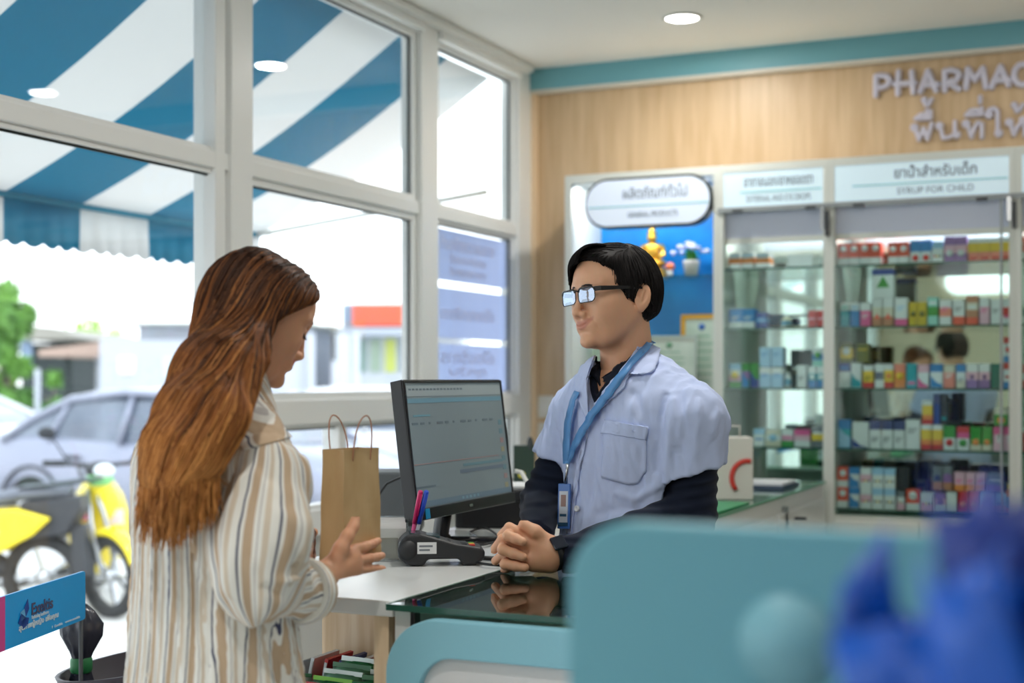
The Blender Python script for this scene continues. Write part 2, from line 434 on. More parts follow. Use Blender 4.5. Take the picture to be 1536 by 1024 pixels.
def cab_sign(r, o, x0, x1, thai, eng, tx, tw):
    z0, z1 = 2.095, 2.245
    s = MB().box(x0+PW, x1-PW, CF+0.002, CF+0.03, z0, z1, LIGHTBOX).build('lightbox_sign', r, off=o)
    cx = x0-o[0]
    y = CF+0.0015-o[1]
    text('sign_text', thai, 0.055, INK, s, (cx+tx, y, 2.173), (1, 0, 0), (0, 0, 1), 0.0004, 0.0006, fit=tw)
    text('sign_text', eng, 0.034, INK, s, (cx+tx+.01, y, 2.112), (1, 0, 0), (0, 0, 1), 0.0004, 0.0, fit=tw*0.93)
    MB().box(x0+.09, x1-PW-.005, CF+0.0005, CF+0.002, 2.149, 2.1535, CYANL).build('cyan_line', s, off=o)
    MB().box(x0, x1, CF-0.006, CF+0.02, 2.075, 2.093, RAILM).build('sliding_rail', r, off=o)
    MB().box(x0+PW, x1-PW, CF+0.03, CF+0.05, 1.975, 2.075, VAL).build('valance', r, off=o)
    MB().box(x0+PW, x1-PW, CF+0.026, CF+0.05, 1.953, 1.975, SIDEM).build('valance_lip', r, off=o)
    cl_ = bpy.data.lights.new('cabinet_fill', 'AREA'); cl_.shape = 'RECTANGLE'; cl_.size = (x1-x0)*.85; cl_.size_y = .02; cl_.energy = 3.2*(x1-x0); cl_.color = (1, .98, .95)  # unseen area light added behind the valance to brighten the goods
    co_ = bpy.data.objects.new('cabinet_fill', cl_); COL.objects.link(co_); co_.parent = r; co_.location = ((x0+x1)/2-o[0], CF+.062-o[1], 2.05); co_.rotation_euler = (math.radians(0), 0, 0)
    for q in (0.14, 0.8):
        MB().box(x0+(x1-x0)*q, x0+(x1-x0)*q+.04, CF-.014, CF-.004, 2.070, 2.082, GREYD).build('rail_clip', r, off=o)
    for xx in (x1-0.012,):
        MB().box(xx-.014, xx+.0, CF-.03, CF-.006, 1.99, 2.078, CHROME).box(xx+.004, xx+.016, CF-.034, CF-.006, 1.965, 2.06, GREYD).build('door_roller', r, off=o)
    gx0 = x0+PW
    MB().box(gx0, x1-PW, CF-.004, CF+.0, 0.905, 1.95, glass_mat('sliding_door_glass', (244, 252, 250), 0.6)).build('glass_door', r, off=o)
cab_sign(c_mid, o_mid, xb, xc, 'ยาภายนอก/ยาหยอดตา', 'EXTERNAL AND EYE DROPS', 0.105, 0.27)
cab_sign(c_rt, o_rt, xc, xd, 'ยาน้ำสำหรับเด็ก', 'SYRUP FOR CHILD', 0.245, 0.295)
cab_sign(c_end, o_end, xd, xd+.68, 'ยาสามัญ', 'HOUSEHOLD', 0.3, 0.2)
MB().box(xd-.05, xd-.042, CF-.03, CF-.02, 0.92, 2.07, RAILM).build('door_pull', c_rt, off=o_rt)

# altar cabinet on the left with blue back
r = empty('altar_cabinet', ((xa+xb)/2, (CF+CB)/2, 0), 0, 'open white niche cabinet with bright blue back behind the pharmacist', 'cabinet')
o = ((xa+xb)/2, (CF+CB)/2, 0)
BLUEB = mat('blue_back', (20, 130, 205), 0.3)
noise_col(BLUEB, (10, 110, 190), (36, 156, 224), 2.2)
MB().box(xa, xa+.03, CF, CB, 0, CT, SIDEM).build('side_panel', r, off=o, bevel=.002)
MB().box(xb-.02, xb, CF, CB, 0, CT, SIDEM).build('side_panel', r, off=o, bevel=.002)
MB().box(xa+.03, xb-.02, CF, CB, CT-.035, CT, SIDEM).build('top_panel', r, off=o)
MB().box(xa+.03, xb-.02, CB-.012, CB-.004, 0.9, CT-.035, BLUEB).build('back_panel', r, off=o)
MB().box(xa+.03, xb-.02, CF+.005, CB-.012, 0, 0.90, SIDEM).build('base_cupboard', r, off=o)
DG = mat('dark_shelf', (30, 62, 58), 0.3)
MB().box(xa+.03, xb-.02, CF+.02, CB-.012, 1.295, 1.315, DG).build('shelf', r, off=o)
MB().box(xa+.03, xb-.02, CF+.12, CB-.012, 1.835, 1.843, SHELFG).build('glass_shelf', r, off=o)
MB().box(xa+.03, xb-.02, CF+.02, CB-.012, 1.09, 1.10, SHELFG).build('glass_shelf', r, off=o)
# rounded light box sign hung in the niche
ow, oh = on_y(1067, 300, CF-.03)[0]-on_y(875, 300, CF-.03)[0], 0.205
sx0, sz0 = on_y(875, 300, CF-.03)[0], on_y(970, 340, CF-.03)[2]
s = empty('lightbox_sign', (sx0+ow/2, CF-.02, sz0), 0, 'rounded oblong light box sign with black rim above the gold statue', 'sign')
P = rrect(ow, oh, oh/2-.002, 10)
MB().prism([(x-ow/2, 0.055, z) for x, z in P], (0, -0.05, 0), mat('sign_black_rim', (16, 30, 30), 0.35)).build('rim', s)
P2 = rrect(ow-.02, oh-.02, oh/2-.012, 10)
f = MB().prism([(x-ow/2+.01, 0.0045, z+.01) for x, z in P2], (0, -0.008, 0), mat('sign_white_face', (206, 216, 230), 0.4, emit=0.35)).build('face', s)
text('sign_text', 'ผลิตภัณฑ์ทั่วไป', 0.06, INK, f, (-.10, -0.005, 0.118), (1, 0, 0), (0, 0, 1), .0004, 0.0, fit=0.27)
text('sign_text', 'GENERAL PRODUCTS', 0.03, INK, f, (-.08, -0.005, 0.042), (1, 0, 0), (0, 0, 1), .0004, 0, fit=0.21)
MB().box(-ow/2+.02, ow/2-.01, -0.0045, -0.0036, .085, .090, CYANL).build('cyan_line', f)

nl = bpy.data.lights.new('niche_fill', 'AREA'); nl.shape = 'RECTANGLE'; nl.size = 0.55; nl.size_y = 0.02; nl.energy = 3.4; nl.color = (.95, .97, 1)  # unseen area light, added to brighten the blue back of the niche
no = bpy.data.objects.new('niche_fill', nl); COL.objects.link(no); no.location = ((xa+xb)/2, CF+.045, CT-.04); no.rotation_euler = (math.radians(18), 0, 0)
# golden Buddha statue
GOLD = mat('gold', (226, 176, 70), 0.3, metal=0.85)
zs_ = 1.843
def on_shelf(px, Y): return px_x(px, Y)
bx = px_x(978, 5.58); s = empty('buddha_statue', (bx, 5.58, zs_), 0, 'seated golden Buddha statue on the blue niche glass shelf', 'statue')
MB().lathe([(0.075, 0), (0.08, .012), (0.06, .02), (0.064, .035), (0.05, .045)], (0, 0, 0), GOLD, 20).build('pedestal', s)
b = MB(); b.ell((0, -.01, .062), (.066, .045, .022), GOLD); b.ell((0, 0, .105), (.036, .026, .045), GOLD); b.ell((0, 0, .13), (.045, .022, .02), GOLD)
b.tube([(-.042, 0, .135), (-.055, -.01, .1), (-.04, -.035, .075)], [.012, .01, .009], GOLD); b.tube([(.042, 0, .135), (.055, -.01, .1), (.035, -.035, .075)], [.012, .01, .009], GOLD)
b.ell((0, 0, .172), (.02, .022, .026), GOLD); b.build('body', s)
MB().lathe([(.022, .186), (.016, .2), (.012, .206), (.008, .225), (.004, .245), (.0005, .27)], (0, 0, 0), GOLD, 14).build('spire', s)
# flower pots
LEAF = mat('flower_leaf', (70, 150, 62), 0.5); PET = mat('lilac_petal', (186, 190, 226), 0.5); POTW = mat('pot_white', (206, 204, 200), 0.4)
def flower_pot(px, label, Y=5.57):
    random.seed(px)
    s = empty('flower_pot', (px_x(px, Y), Y, zs_), 0, label, 'flower pot')
    MB().lathe([(.026, 0), (.034, .06), (.036, .068), (.031, .068), (.03, .06)], (0, 0, 0), POTW, 20).build('pot', s)
    lf = MB()
    for i in range(46):
        a = random.uniform(0, 6.28); t = random.uniform(.2, 1.15); L_ = random.uniform(.04, .07)
        p0 = np.array([0, 0, .06]); d = np.array([math.cos(a)*math.sin(t), math.sin(a)*math.sin(t), math.cos(t)])
        p1 = p0+d*L_; w = np.cross(d, (0, 0, 1)); w = w/np.linalg.norm(w)*.012
        lf.add([p0, p0+d*L_*.5+w, p1, p0+d*L_*.5-w], [(0, 1, 2, 3)], LEAF)
    lf.build('leaves', s, fix=False)
    fl = MB()
    for i in range(16):
        a = random.uniform(0, 6.28); t = random.uniform(.1, 1.1); L_ = random.uniform(.065, .085)
        fl.ell((math.cos(a)*math.sin(t)*L_, math.sin(a)*math.sin(t)*L_, .06+math.cos(t)*L_), (.014, .014, .011), PET, 7, 5)
    fl.build('blossoms', s)
flower_pot(1037, 'white pot of lilac flowers right of the gold statue')
flower_pot(893, 'white pot of pale lilac flowers left of the gold statue')
s = empty('small_figurine', (px_x(1005, 5.55), 5.55, zs_), 0, 'tiny orange and white figurine between statue and flower pot', 'figurine')
MB().ell((0, 0, .018), (.013, .013, .018), POTW).build('body', s)
MB().ell((0, 0, .045), (.02, .016, .018), mat('orange_fig', (226, 120, 80), .5)).build('top', s)
# framed certificates standing on the dark shelf
PAPER = mat('certificate_paper', (208, 214, 200), 0.6)
noise_col(PAPER, (196, 206, 190), (216, 220, 208), 9.0)
GREEN = mat('certificate_green', (120, 170, 140), .6)
def certificate(px0, px1, z0, z1, Y, frame, fw, label, seal):
    x0, x1 = px_x(px0, Y), px_x(px1, Y); w, h = x1-x0, z1-z0
    s = empty('framed_certificate', ((x0+x1)/2, Y, z0), 0, label, 'certificate')
    s.rotation_euler = (-0.06, 0, 0)
    fr = MB()
    for a, b, c, d in ((-w/2, w/2, 0, fw), (-w/2, w/2, h-fw, h), (-w/2, -w/2+fw, fw, h-fw), (w/2-fw, w/2, fw, h-fw)):
        fr.box(a, b, -.008, .008, c, d, frame)
    fr.build('frame', s)
    p = MB(); p.box(-w/2+fw, w/2-fw, -.002, .002, fw, h-fw, PAPER)
    pp = p.build('paper', s)
    q = MB()
    for k in range(7):
        zz = h*(.75-.085*k); ww = w*(.28 if k % 3 else .2); q.box(-ww, ww, -.003, -.002, zz, zz+.004, GREEN)
    q.lathe([(0, 0), (.014, 0), (.014, -.001), (0, -.001)], (0, -.002, h*.86), mat(seal, (70, 110, 190) if seal == 'blue_seal' else (120, 160, 130), .5), 14, 'y')
    q.build('print', pp)
certificate(1020, 1082, 1.318, 1.69, 5.60, mat('gilt_frame', (226, 166, 52), .35, metal=.3), .018, 'gold framed certificate at the right of the blue niche', 'blue_seal')
certificate(962, 1044, 1.318, 1.60, 5.54, mat('silver_frame', (190, 196, 188), .4), .010, 'pale thin framed certificate leaning behind the pharmacist shoulder', 'green_seal')
certificate(868, 925, 1.318, 1.60, 5.58, mat('silver_frame', (190, 196, 188), .4), .010, 'pale framed certificate at the left end of the blue niche', 'green_seal')

# white switch plates on the wood wall
for k, z in enumerate((1.245, 1.125, 1.02)):
    p = on_y(815, 600, BY-.005)
    s = empty('notice_card', (p[0], BY-.001, z), 0, ('topmost', 'middle', 'lowest')[k]+' of three white plates on the wood wall beside pharmacist', 'wall plate', 'white plates on the wood wall')
    MB().box(-.055, .055, -.006, 0, 0, .10, WHITE).build('plate', s, bevel=.003)
    for q in (-.03, .0, .03): MB().box(q-.01, q+.01, -.009, -.005, .03, .07, mat('switch', (230, 230, 228), .3)).build('rocker', s, bevel=.002)

# ------------------------------------------------------------------ medicine boxes
PALE = {'w': (226, 228, 230), 'r': (206, 52, 52), 'o': (232, 90, 66), 'O': (234, 140, 70), 'b': (46, 132, 200), 'B': (40, 70, 150), 'n': (74, 80, 128), 'k': (38, 40, 48),
        'y': (236, 196, 60), 'Y': (200, 170, 30), 'g': (60, 150, 60), 'G': (16, 104, 92), 't': (40, 160, 176), 'T': (150, 210, 200), 'p': (226, 90, 150), 'P': (230, 180, 200),
        'v': (150, 110, 170), 'l': (160, 200, 232), 'e': (110, 108, 40), 'c': (216, 208, 190), 's': (236, 140, 120), 'd': (120, 126, 134), 'N': (190, 130, 100)}
NAMES = {'w': 'white', 'r': 'red', 'o': 'orange-red', 'O': 'orange', 'b': 'blue', 'B': 'dark blue', 'n': 'navy', 'k': 'black', 'y': 'yellow', 'Y': 'mustard yellow', 'g': 'green', 'G': 'dark teal green',
         't': 'teal', 'T': 'mint', 'p': 'pink', 'P': 'pale pink', 'v': 'purple', 'l': 'pale blue', 'e': 'olive', 'c': 'cream', 's': 'salmon', 'd': 'grey', 'N': 'brown'}
def cm(k): return mat('carton_'+NAMES[k].replace(' ', '_').replace('-', '_'), PALE[k], 0.45)
seen_lab = {}
def med_box(x0, x1, y0, dep, z0, h, bands, motif, place, group, name='medicine_box'):
    """bands: string bottom to top of equal colour bands; motif: (kind, colour, fz)"""
    w = x1-x0-.002
    m = MB(); k = len(bands)
    for i, c in enumerate(bands):
        m.box(-w/2, w/2, 0, dep, h*i/k, h*(i+1)/k, cm(c))
    if motif:
        kd, c, fz = motif; zc = h*fz; q = min(w*.33, h*.22)
        if kd == 'disc': m.lathe([(0, 0), (q, 0), (q, -.0008), (0, -.0008)], (0, 0, zc), cm(c), 12, 'y')
        elif kd == 'tri': m.prism([(-q, 0, zc-q*.8), (q, 0, zc-q*.8), (0, 0, zc+q)], (0, -.0008, 0), cm(c))
        elif kd == 'bar': m.box(-w*.36, w*.36, -.0008, 0, zc-h*.05, zc+h*.05, cm(c))
        elif kd == 'lines':
            for t in range(3): m.box(-w*.34, w*(.34-.12*t), -.0008, 0, zc-h*.07*t-h*.02, zc-h*.07*t+h*.012, cm(c))
        elif kd == 'stem': m.box(-w*.12, w*.12, -.0008, 0, zc-h*.16, zc+h*.16, cm(c)).lathe([(0, 0), (w*.2, 0), (w*.2, -.0008), (0, -.0008)], (0, 0, zc+h*.12), cm(c), 10, 'y')
        elif kd == 'swirl': m.prism([(-w/2+.001, 0, h*.02), (w/2-.001, 0, h*.02), (w/2-.001, 0, zc-h*.1), (0, 0, zc), (-w/2+.001, 0, zc+h*.25)], (0, -.0008, 0), cm(c))
        elif kd == 'dots':
            for t, cc in enumerate((c, 'y', 'k')): m.lathe([(0, 0), (w*.11, 0), (w*.11, -.0008), (0, -.0008)], ((t-1)*w*.27, 0, zc), cm(cc), 8, 'y')
    o = m.build(name, None, fix=False)
    o.location = ((x0+x1)/2, y0, z0)
    uniq = []
    for c in bands[::-1]:
        if NAMES[c] not in uniq: uniq.append(NAMES[c])
    if motif and NAMES[motif[1]] not in uniq: uniq.append(NAMES[motif[1]])
    desc = ' and '.join(uniq[:2]) if len(uniq) < 3 or len(place.split()) > 10 else uniq[0]+', '+uniq[1]+' and '+uniq[2]
    lab = '%s carton, %s' % (desc, place)
    if len(lab.split()) > 15: print('LONG', len(lab.split()), lab)
    props(o, lab, 'medicine box', group)
    return o
ORD = ['first', 'second', 'third', 'fourth', 'fifth', 'sixth', 'seventh', 'eighth', 'ninth', 'tenth', 'eleventh', 'twelfth', 'thirteenth', 'fourteenth', 'fifteenth', 'sixteenth', 'seventeenth', 'eighteenth', 'nineteenth', 'twentieth']
def shelf_row(items, z, ybase, shelf_name, Y=CF+.05, dep=.07, dz=0.0, row='from left', group=None):
    """items: (pixel x0, pixel x1, pixel height, bands, motif)"""
    for i, it in enumerate(items):
        a, b, hp, bands, motif = it
        D = Y/(CY+SY*((a+b)/2-768)/FPX)
        h = hp*D/FPX
        med_box(px_x(a, Y), px_x(b, Y), Y, dep, z+dz+.0005, h, bands, motif, '%s %s, %s' % (ORD[i], row, shelf_name), group or ('medicine cartons on the '+shelf_name))
RC = 'of the right cabinet'
def many(x0, x1, n, h, bands, motif): return [(x0+(x1-x0)*i/n, x0+(x1-x0)*(i+1)/n, h, bands, motif) for i in range(n)]
# right cabinet, shelf 1 (top)
shelf_row(many(1257, 1321, 4, 33, 'woo', ('disc', 'w', .75)) + many(1332, 1363, 2, 32, 'woo', ('disc', 'w', .7)) + many(1365, 1397, 2, 34, 'wwbb', ('disc', 'r', .22))
          + [(1398, 1415, 31, 'wwl', ('dots', 'o', .3))] + many(1416, 1450, 2, 38, 'vPv', ('disc', 'w', .35)) + many(1452, 1518, 4, 34, 'sswyw'.replace('sswyw', 'ssyyw'), ('bar', 'r', .12)), SH_Z[0], 0, 'top shelf '+RC)
shelf_row([(1260, 1274, 36, 'ttw', ('bar', 'T', .8)), (1275, 1289, 36, 'bbw', ('bar', 'l', .8)), (1290, 1306, 35, 'ppw', ('lines', 'w', .5)), (1308, 1323, 42, 'Ncw', ('tri', 'o', .35)), (1324, 1340, 42, 'Ncw', ('tri', 'o', .35)),
           (1342, 1361, 42, 'pwww', ('lines', 'l', .7)), (1363, 1376, 35, 'YY', ('disc', 'e', .5)), (1376, 1390, 35, 'YY', ('disc', 'e', .5)), (1391, 1407, 42, 'TgT', ('bar', 'w', .8)), (1409, 1427, 38, 'wsw', ('lines', 'p', .7)),
           (1429, 1447, 38, 'oww', ('lines', 'd', .7)), (1449, 1467, 44, 'oNcN', ('bar', 'w', .6)), (1469, 1484, 40, 'PPw', ('lines', 'p', .6)), (1486, 1502, 38, 'www', ('lines', 'd', .6)), (1504, 1518, 38, 'wrw', ('bar', 'p', .3))], SH_Z[1], 0, 'second shelf '+RC)
shelf_row([(1308, 1341, 44, 'wwwwB', ('tri', 'g', .55))], SH_Z[1], 0, 'tall brown cartons, '+'right cabinet', dz=42*5.2/FPX, row='stacked')
shelf_row([(1258, 1275, 37, 'wwB', ('bar', 'b', .8)), (1276, 1292, 38, 'www', ('swirl', 't', .35)), (1294, 1310, 34, 'ryyw', ('lines', 'e', .5)), (1312, 1326, 36, 'wdw', ('lines', 'n', .6)), (1326, 1340, 36, 'ryyw', ('disc', 'O', .5)), (1341, 1358, 36, 'OOs', ('disc', 'y', .5)),
           (1359, 1375, 37, 'ttt', ('bar', 'p', .2)), (1376, 1393, 35, 'wwP', ('swirl', 'p', .2)), (1395, 1414, 36, 'wwb', ('swirl', 'b', .25)), (1415, 1432, 35, 'ssc', ('lines', 'w', .6)), (1434, 1448, 36, 'cwb', ('lines', 'd', .4)),
           (1449, 1467, 37, 'vPw', ('stem', 'v', .35)), (1468, 1485, 37, 'vPw', ('stem', 'v', .35)), (1486, 1503, 37, 'GG', None), (1505, 1520, 38, 'bwwr', ('bar', 'r', .45))], SH_Z[2], 0, 'third shelf '+RC)
shelf_row([(1260, 1279, 30, 'eyye', ('disc', 'w', .6)), (1284, 1303, 29, 'ee', ('bar', 'Y', .7)), (1505, 1520, 38, 'bwwr', ('disc', 'r', .5))], SH_Z[2], 0, 'stacked row, third shelf, right cabinet', dz=38*5.2/FPX)
shelf_row([(1257, 1276, 42, 'btb', ('swirl', 'l', .5)), (1278, 1303, 39, 'www', ('swirl', 'B', .1)), (1304, 1321, 42, 'wwn', ('lines', 'd', .4)), (1322, 1339, 42, 'wwn', ('lines', 'd', .4)), (1340, 1357, 42, 'wwn', ('lines', 'd', .4)), (1358, 1380, 44, 'www', ('lines', 'd', .7)),
           (1381, 1397, 37, 'rOyyw', ('bar', 'r', .1)), (1398, 1414, 37, 'rOyyw', ('bar', 'r', .1)), (1415, 1433, 36, 'wwgg', ('disc', 'r', .3)), (1435, 1454, 35, 'wwpr', ('disc', 'g', .3)), (1455, 1472, 35, 'cggg', ('disc', 'O', .35)), (1473, 1488, 35, 'cggg', ('disc', 'O', .35)),
           (1490, 1505, 36, 'PPp', ('stem', 'w', .5)), (1506, 1521, 36, 'PPp', ('stem', 'w', .5))], SH_Z[3], 0, 'fourth shelf '+RC)
shelf_row([(1383, 1399, 36, 'rOyyw', ('bar', 'r', .1)), (1400, 1410, 46, 'BBn', None), (1411, 1421, 46, 'kkk', ('bar', 't', .2)), (1491, 1512, 25, 'ggc', ('disc', 'O', .3)), (1513, 1521, 25, 'ggc', ('disc', 'O', .3))], SH_Z[3], 0, 'stacked row, fourth shelf, right cabinet', dz=37.5*5.2/FPX)
e_low = [(1256, 1272, 31, 'woo', ('disc', 'w', .7)), (1273, 1289, 31, 'wwb', ('swirl', 'b', .4)), (1290, 1307, 31, 'wPw', ('dots', 'r', .35)), (1308, 1325, 31, 'wwl', ('dots', 'k', .35)), (1326, 1343, 31, 'wwl', ('dots', 'k', .35))]
shelf_row(e_low + [(1345, 1357, 28, 'Pwd', ('dots', 'r', .4)), (1359, 1380, 31, 'woo', ('disc', 'w', .7)), (1381, 1400, 27, 'Pww', ('dots', 'p', .4)), (1401, 1418, 27, 'wPv', ('disc', 'v', .5)), (1419, 1435, 29, 'www', None),
           (1437, 1453, 31, 'rrr', ('disc', 's', .35)), (1454, 1470, 31, 'rrr', ('disc', 's', .35)), (1472, 1490, 30, 'Pll', ('lines', 'n', .5)), (1491, 1509, 30, 'Pll', ('lines', 'n', .5))], SH_Z[4], 0, 'bottom shelf '+RC)
shelf_row([(a, b, 30, c, m) for a, b, h, c, m in e_low] + [(1346, 1364, 32, 'kk', None)], SH_Z[4], 0, 'stacked left row, bottom shelf, '+'right cabinet', dz=31.5*5.2/FPX)
shelf_row([(1398, 1413, 36, 'Ndd', ('disc', 'n', .5)), (1414, 1428, 36, 'Nvd', ('disc', 'v', .6)), (1431, 1447, 28, 'OPP', ('lines', 'p', .6)), (1448, 1463, 28, 'OPP', ('lines', 'p', .6)), (1464, 1479, 28, 'OPP', ('lines', 'p', .6)), (1481, 1504, 28, 'vdd', ('bar', 'w', .6))], SH_Z[4], 0, 'stacked right row, bottom shelf, '+'right cabinet', dz=31.5*5.2/FPX)
MC = 'of the middle cabinet'
shelf_row([(1093, 1111, 24, 'wOw', ('bar', 'l', .8)), (1112, 1131, 24, 'wOw', ('bar', 'l', .8)), (1133, 1154, 23, 'wOw', ('bar', 'l', .8))], SH_Z[0], 0, 'top shelf '+MC)
shelf_row(many(1093, 1132, 2, 29, 'wbb', ('lines', 'w', .6)) + [(1133, 1150, 23, 'BbB', ('bar', 'l', .5)), (1212, 1224, 25, 'rrw'.replace('w', 'r'), ('bar', 'P', .5)), (1225, 1236, 25, 'rrr', ('bar', 'P', .5))], SH_Z[1], 0, 'second shelf '+MC)
shelf_row([(1093, 1111, 36, 'gPwl', ('disc', 'y', .5)), (1112, 1124, 37, 'gvg', ('swirl', 'b', .4)), (1125, 1138, 37, 'vgg', ('swirl', 'B', .4)), (1139, 1156, 30, 'llw', ('lines', 'b', .7)), (1157, 1174, 30, 'llw', ('lines', 'b', .7)), (1195, 1209, 34, 'www', ('lines', 'd', .5)), (1212, 1224, 32, 'btw', ('disc', 'w', .5)), (1225, 1237, 32, 'btw', ('disc', 'w', .5))], SH_Z[2], 0, 'third shelf '+MC)
shelf_row([(1139, 1156, 29, 'lll', ('lines', 'b', .7)), (1157, 1174, 29, 'lll', ('lines', 'b', .7)), (1218, 1234, 28, 'Tbw', ('disc', 'g', .6))], SH_Z[2], 0, 'stacked row, third shelf, middle cabinet', dz=32.5*5.3/FPX)
shelf_row([(1130, 1147, 26, 'wwl', ('bar', 'b', .4)), (1148, 1171, 25, 'cwc', ('disc', 'l', .5)), (1172, 1190, 26, 'gPw', ('bar', 'p', .5)), (1191, 1215, 26, 'wPp', ('lines', 'w', .4)), (1217, 1236, 30, 'dyd', ('bar', 'w', .7))], SH_Z[3], 0, 'fourth shelf '+MC)
# other goods on the middle shelves
YM = CF+.07
def bottle(px, z, h, r, body, cap, label, name='medicine_bottle', Y=YM, group=None):
    s = empty(name, (px_x(px, Y), Y, z+.0005), 0, label, 'bottle', group)
    MB().lathe([(r*.9, 0), (r, .004), (r, h*.68), (r*.45, h*.8), (r*.42, h*.82)], (0, 0, 0), body, 16).build('body', s)
    MB().lathe([(r*.5, h*.81), (r*.5, h), (0, h)], (0, 0, 0), cap, 14).build('cap', s)
    MB().lathe([(r*1.01, h*.15), (r*1.01, h*.55)], (0, 0, 0), mat('bottle_label', (120, 170, 200), .5), 16, cap=False).build('bottle_label', s)
bottle(1182, SH_Z[2], .062, .014, cm('w'), cm('w'), 'small white bottle on the third shelf of the middle cabinet')
bottle(1180, SH_Z[1], .05, .02, cm('c'), cm('w'), 'squat cream jar right of the second shelf eyeglass tray')
for k, q in enumerate((1219, 1229)):
    bottle(q, .9005, .11, .014, cm('t'), cm('w'), ('left' if k == 0 else 'right')+' of two teal bottles on the bottom of the middle cabinet', group='teal bottles in the middle cabinet')
s = empty('card_holder', (px_x(1200, YM), YM, SH_Z[0]+.0005), 0, 'small white card standing on the top shelf of middle cabinet', 'card')
MB().box(-.048, .048, 0, .004, 0, .052, cm('w')).build('card', s); MB().box(-.05, .05, -.01, .02, 0, .006, mat('acryl', (200, 215, 212), .2)).build('foot', s)
s = empty('display_tray', (px_x(1190, YM), YM, SH_Z[1]+.0005), 0, 'low grey wire tray of white cloths on the second shelf, middle cabinet', 'tray')
MB().tube([(-.06, 0, .003), (-.045, 0, .045), (.055, 0, .05), (.07, 0, .003)], .003, GREYD).tube([(-.06, .06, .003), (-.045, .06, .045), (.055, .06, .05), (.07, .06, .003)], .003, GREYD).build('wire', s)
MB().box(-.055, .065, 0, .06, 0, .008, cm('c')).build('tray_base', s)
bottle(1514, SH_Z[4], .11, .02, cm('O'), cm('y'), 'round orange yellow bottle at the right end of the bottom shelf')
# last cabinet at the picture edge
shelf_row([(1527, 1538, 34, 'woo', ('disc', 'w', .7)), (1539, 1552, 34, 'wrr', ('disc', 'w', .7))], SH_Z[0], 0, 'top shelf of the cut-off cabinet')
shelf_row([(1527, 1539, 36, 'wGw', ('disc', 'g', .7)), (1540, 1554, 34, 'wbw', ('disc', 'b', .7))], SH_Z[1], 0, 'second shelf of the cut-off cabinet')
shelf_row([(1527, 1540, 36, 'rwr', ('disc', 'r', .7)), (1541, 1555, 34, 'wrw', ('disc', 'b', .7))], SH_Z[2], 0, 'third shelf of the cut-off cabinet')
shelf_row([(1527, 1541, 36, 'rrw', ('disc', 'r', .7)), (1542, 1556, 34, 'pww', ('disc', 'b', .7))], SH_Z[3], 0, 'fourth shelf of the cut-off cabinet')
# cartons on the lower shelf of the blue niche
shelf_row([(868, 893, 28, 'Pwl', ('lines', 'p', .5)), (1010, 1034, 30, 'wPw', ('disc', 'v', .5)), (1036, 1056, 34, 'gPw', ('swirl', 'g', .2)), (1057, 1070, 30, 'bgl', ('lines', 'w', .5))], 1.10, 0, 'lower shelf, blue niche')

# lightbox on the wall behind the camera (seen in the cabinet mirrors)
s = empty('lightbox_sign', (-1.45, FY+.03, 2.27), math.pi, 'rounded white light box on the wall behind the viewpoint', 'sign')
MB().prism([(x-.38, 0.03, z) for x, z in rrect(.76, .26, .12, 8)], (0, -.05, 0), mat('bright_box', (240, 244, 248), .4, emit=2.0)).build('face', s)
s = empty('wall_shelf_unit', (-.2, FY+.15, 0), 0, 'teal and white shelving on the wall behind the viewpoint', 'shelf')
for k in range(4): MB().box(-.9+k*.6, -.86+k*.6, -.15, .15, 0, 2.0, TEAL).build('upright', s)
for k in range(5): MB().box(-.86, .9, -.14, .14, .2+.42*k, .22+.42*k, WHITE).build('shelf', s)
# ------------------------------------------------------------------ awning
CL_B = mat('awning_blue', (10, 130, 160), 0.8); CL_W = mat('awning_white', (222, 222, 222), 0.8)
for m_, c_ in ((CL_B, (10, 150, 176)), (CL_W, (232, 232, 230))):
    N, L, b = nodes(m_)
    tr = N.new('ShaderNodeBsdfTranslucent'); mx = N.new('ShaderNodeMixShader'); tr.inputs[0].default_value = rgb(*c_)
    out = [n for n in N if n.type == 'OUTPUT_MATERIAL'][0]
    mx.inputs[0].default_value = 0.45
    L.new(b.outputs[0], mx.inputs[1]); L.new(tr.outputs[0], mx.inputs[2]); L.new(mx.outputs[0], out.inputs[0])
AX0, AX1, AZ0, AZ1, AY1 = GX-0.07, -3.80, 2.73, 2.10, 5.47
aw = empty('awning', (AX0, 1.2, AZ0), 0, 'blue and white striped canvas awning with scalloped edge outside the windows', 'awning')
def aw_pt(t, y):
    sag = 0.05*math.sin(math.pi*t)
    return (AX0+(AX1-AX0)*t - AX0, y-1.2, AZ0+(AZ1-AZ0)*t-sag-AZ0)
cloth = MB(); ST = 0.4048; n_st = 20; NT = 10
for k in range(n_st):
    y1 = AY1-k*ST; y0 = y1-ST; m_ = CL_W if k % 2 == 0 else CL_B
    v, f = [], []
    for i in range(NT+1):
        for j in range(5): v.append(aw_pt(i/NT, y0+(y1-y0)*j/4))
    for i in range(NT):
        for j in range(4): f.append((i*5+j, i*5+j+1, (i+1)*5+j+1, (i+1)*5+j))
    cloth.add(v, f, m_, True)
c_ = cloth.build('canopy', aw)
md = c_.modifiers.new('th', 'SOLIDIFY'); md.thickness = 0.002
val = MB()
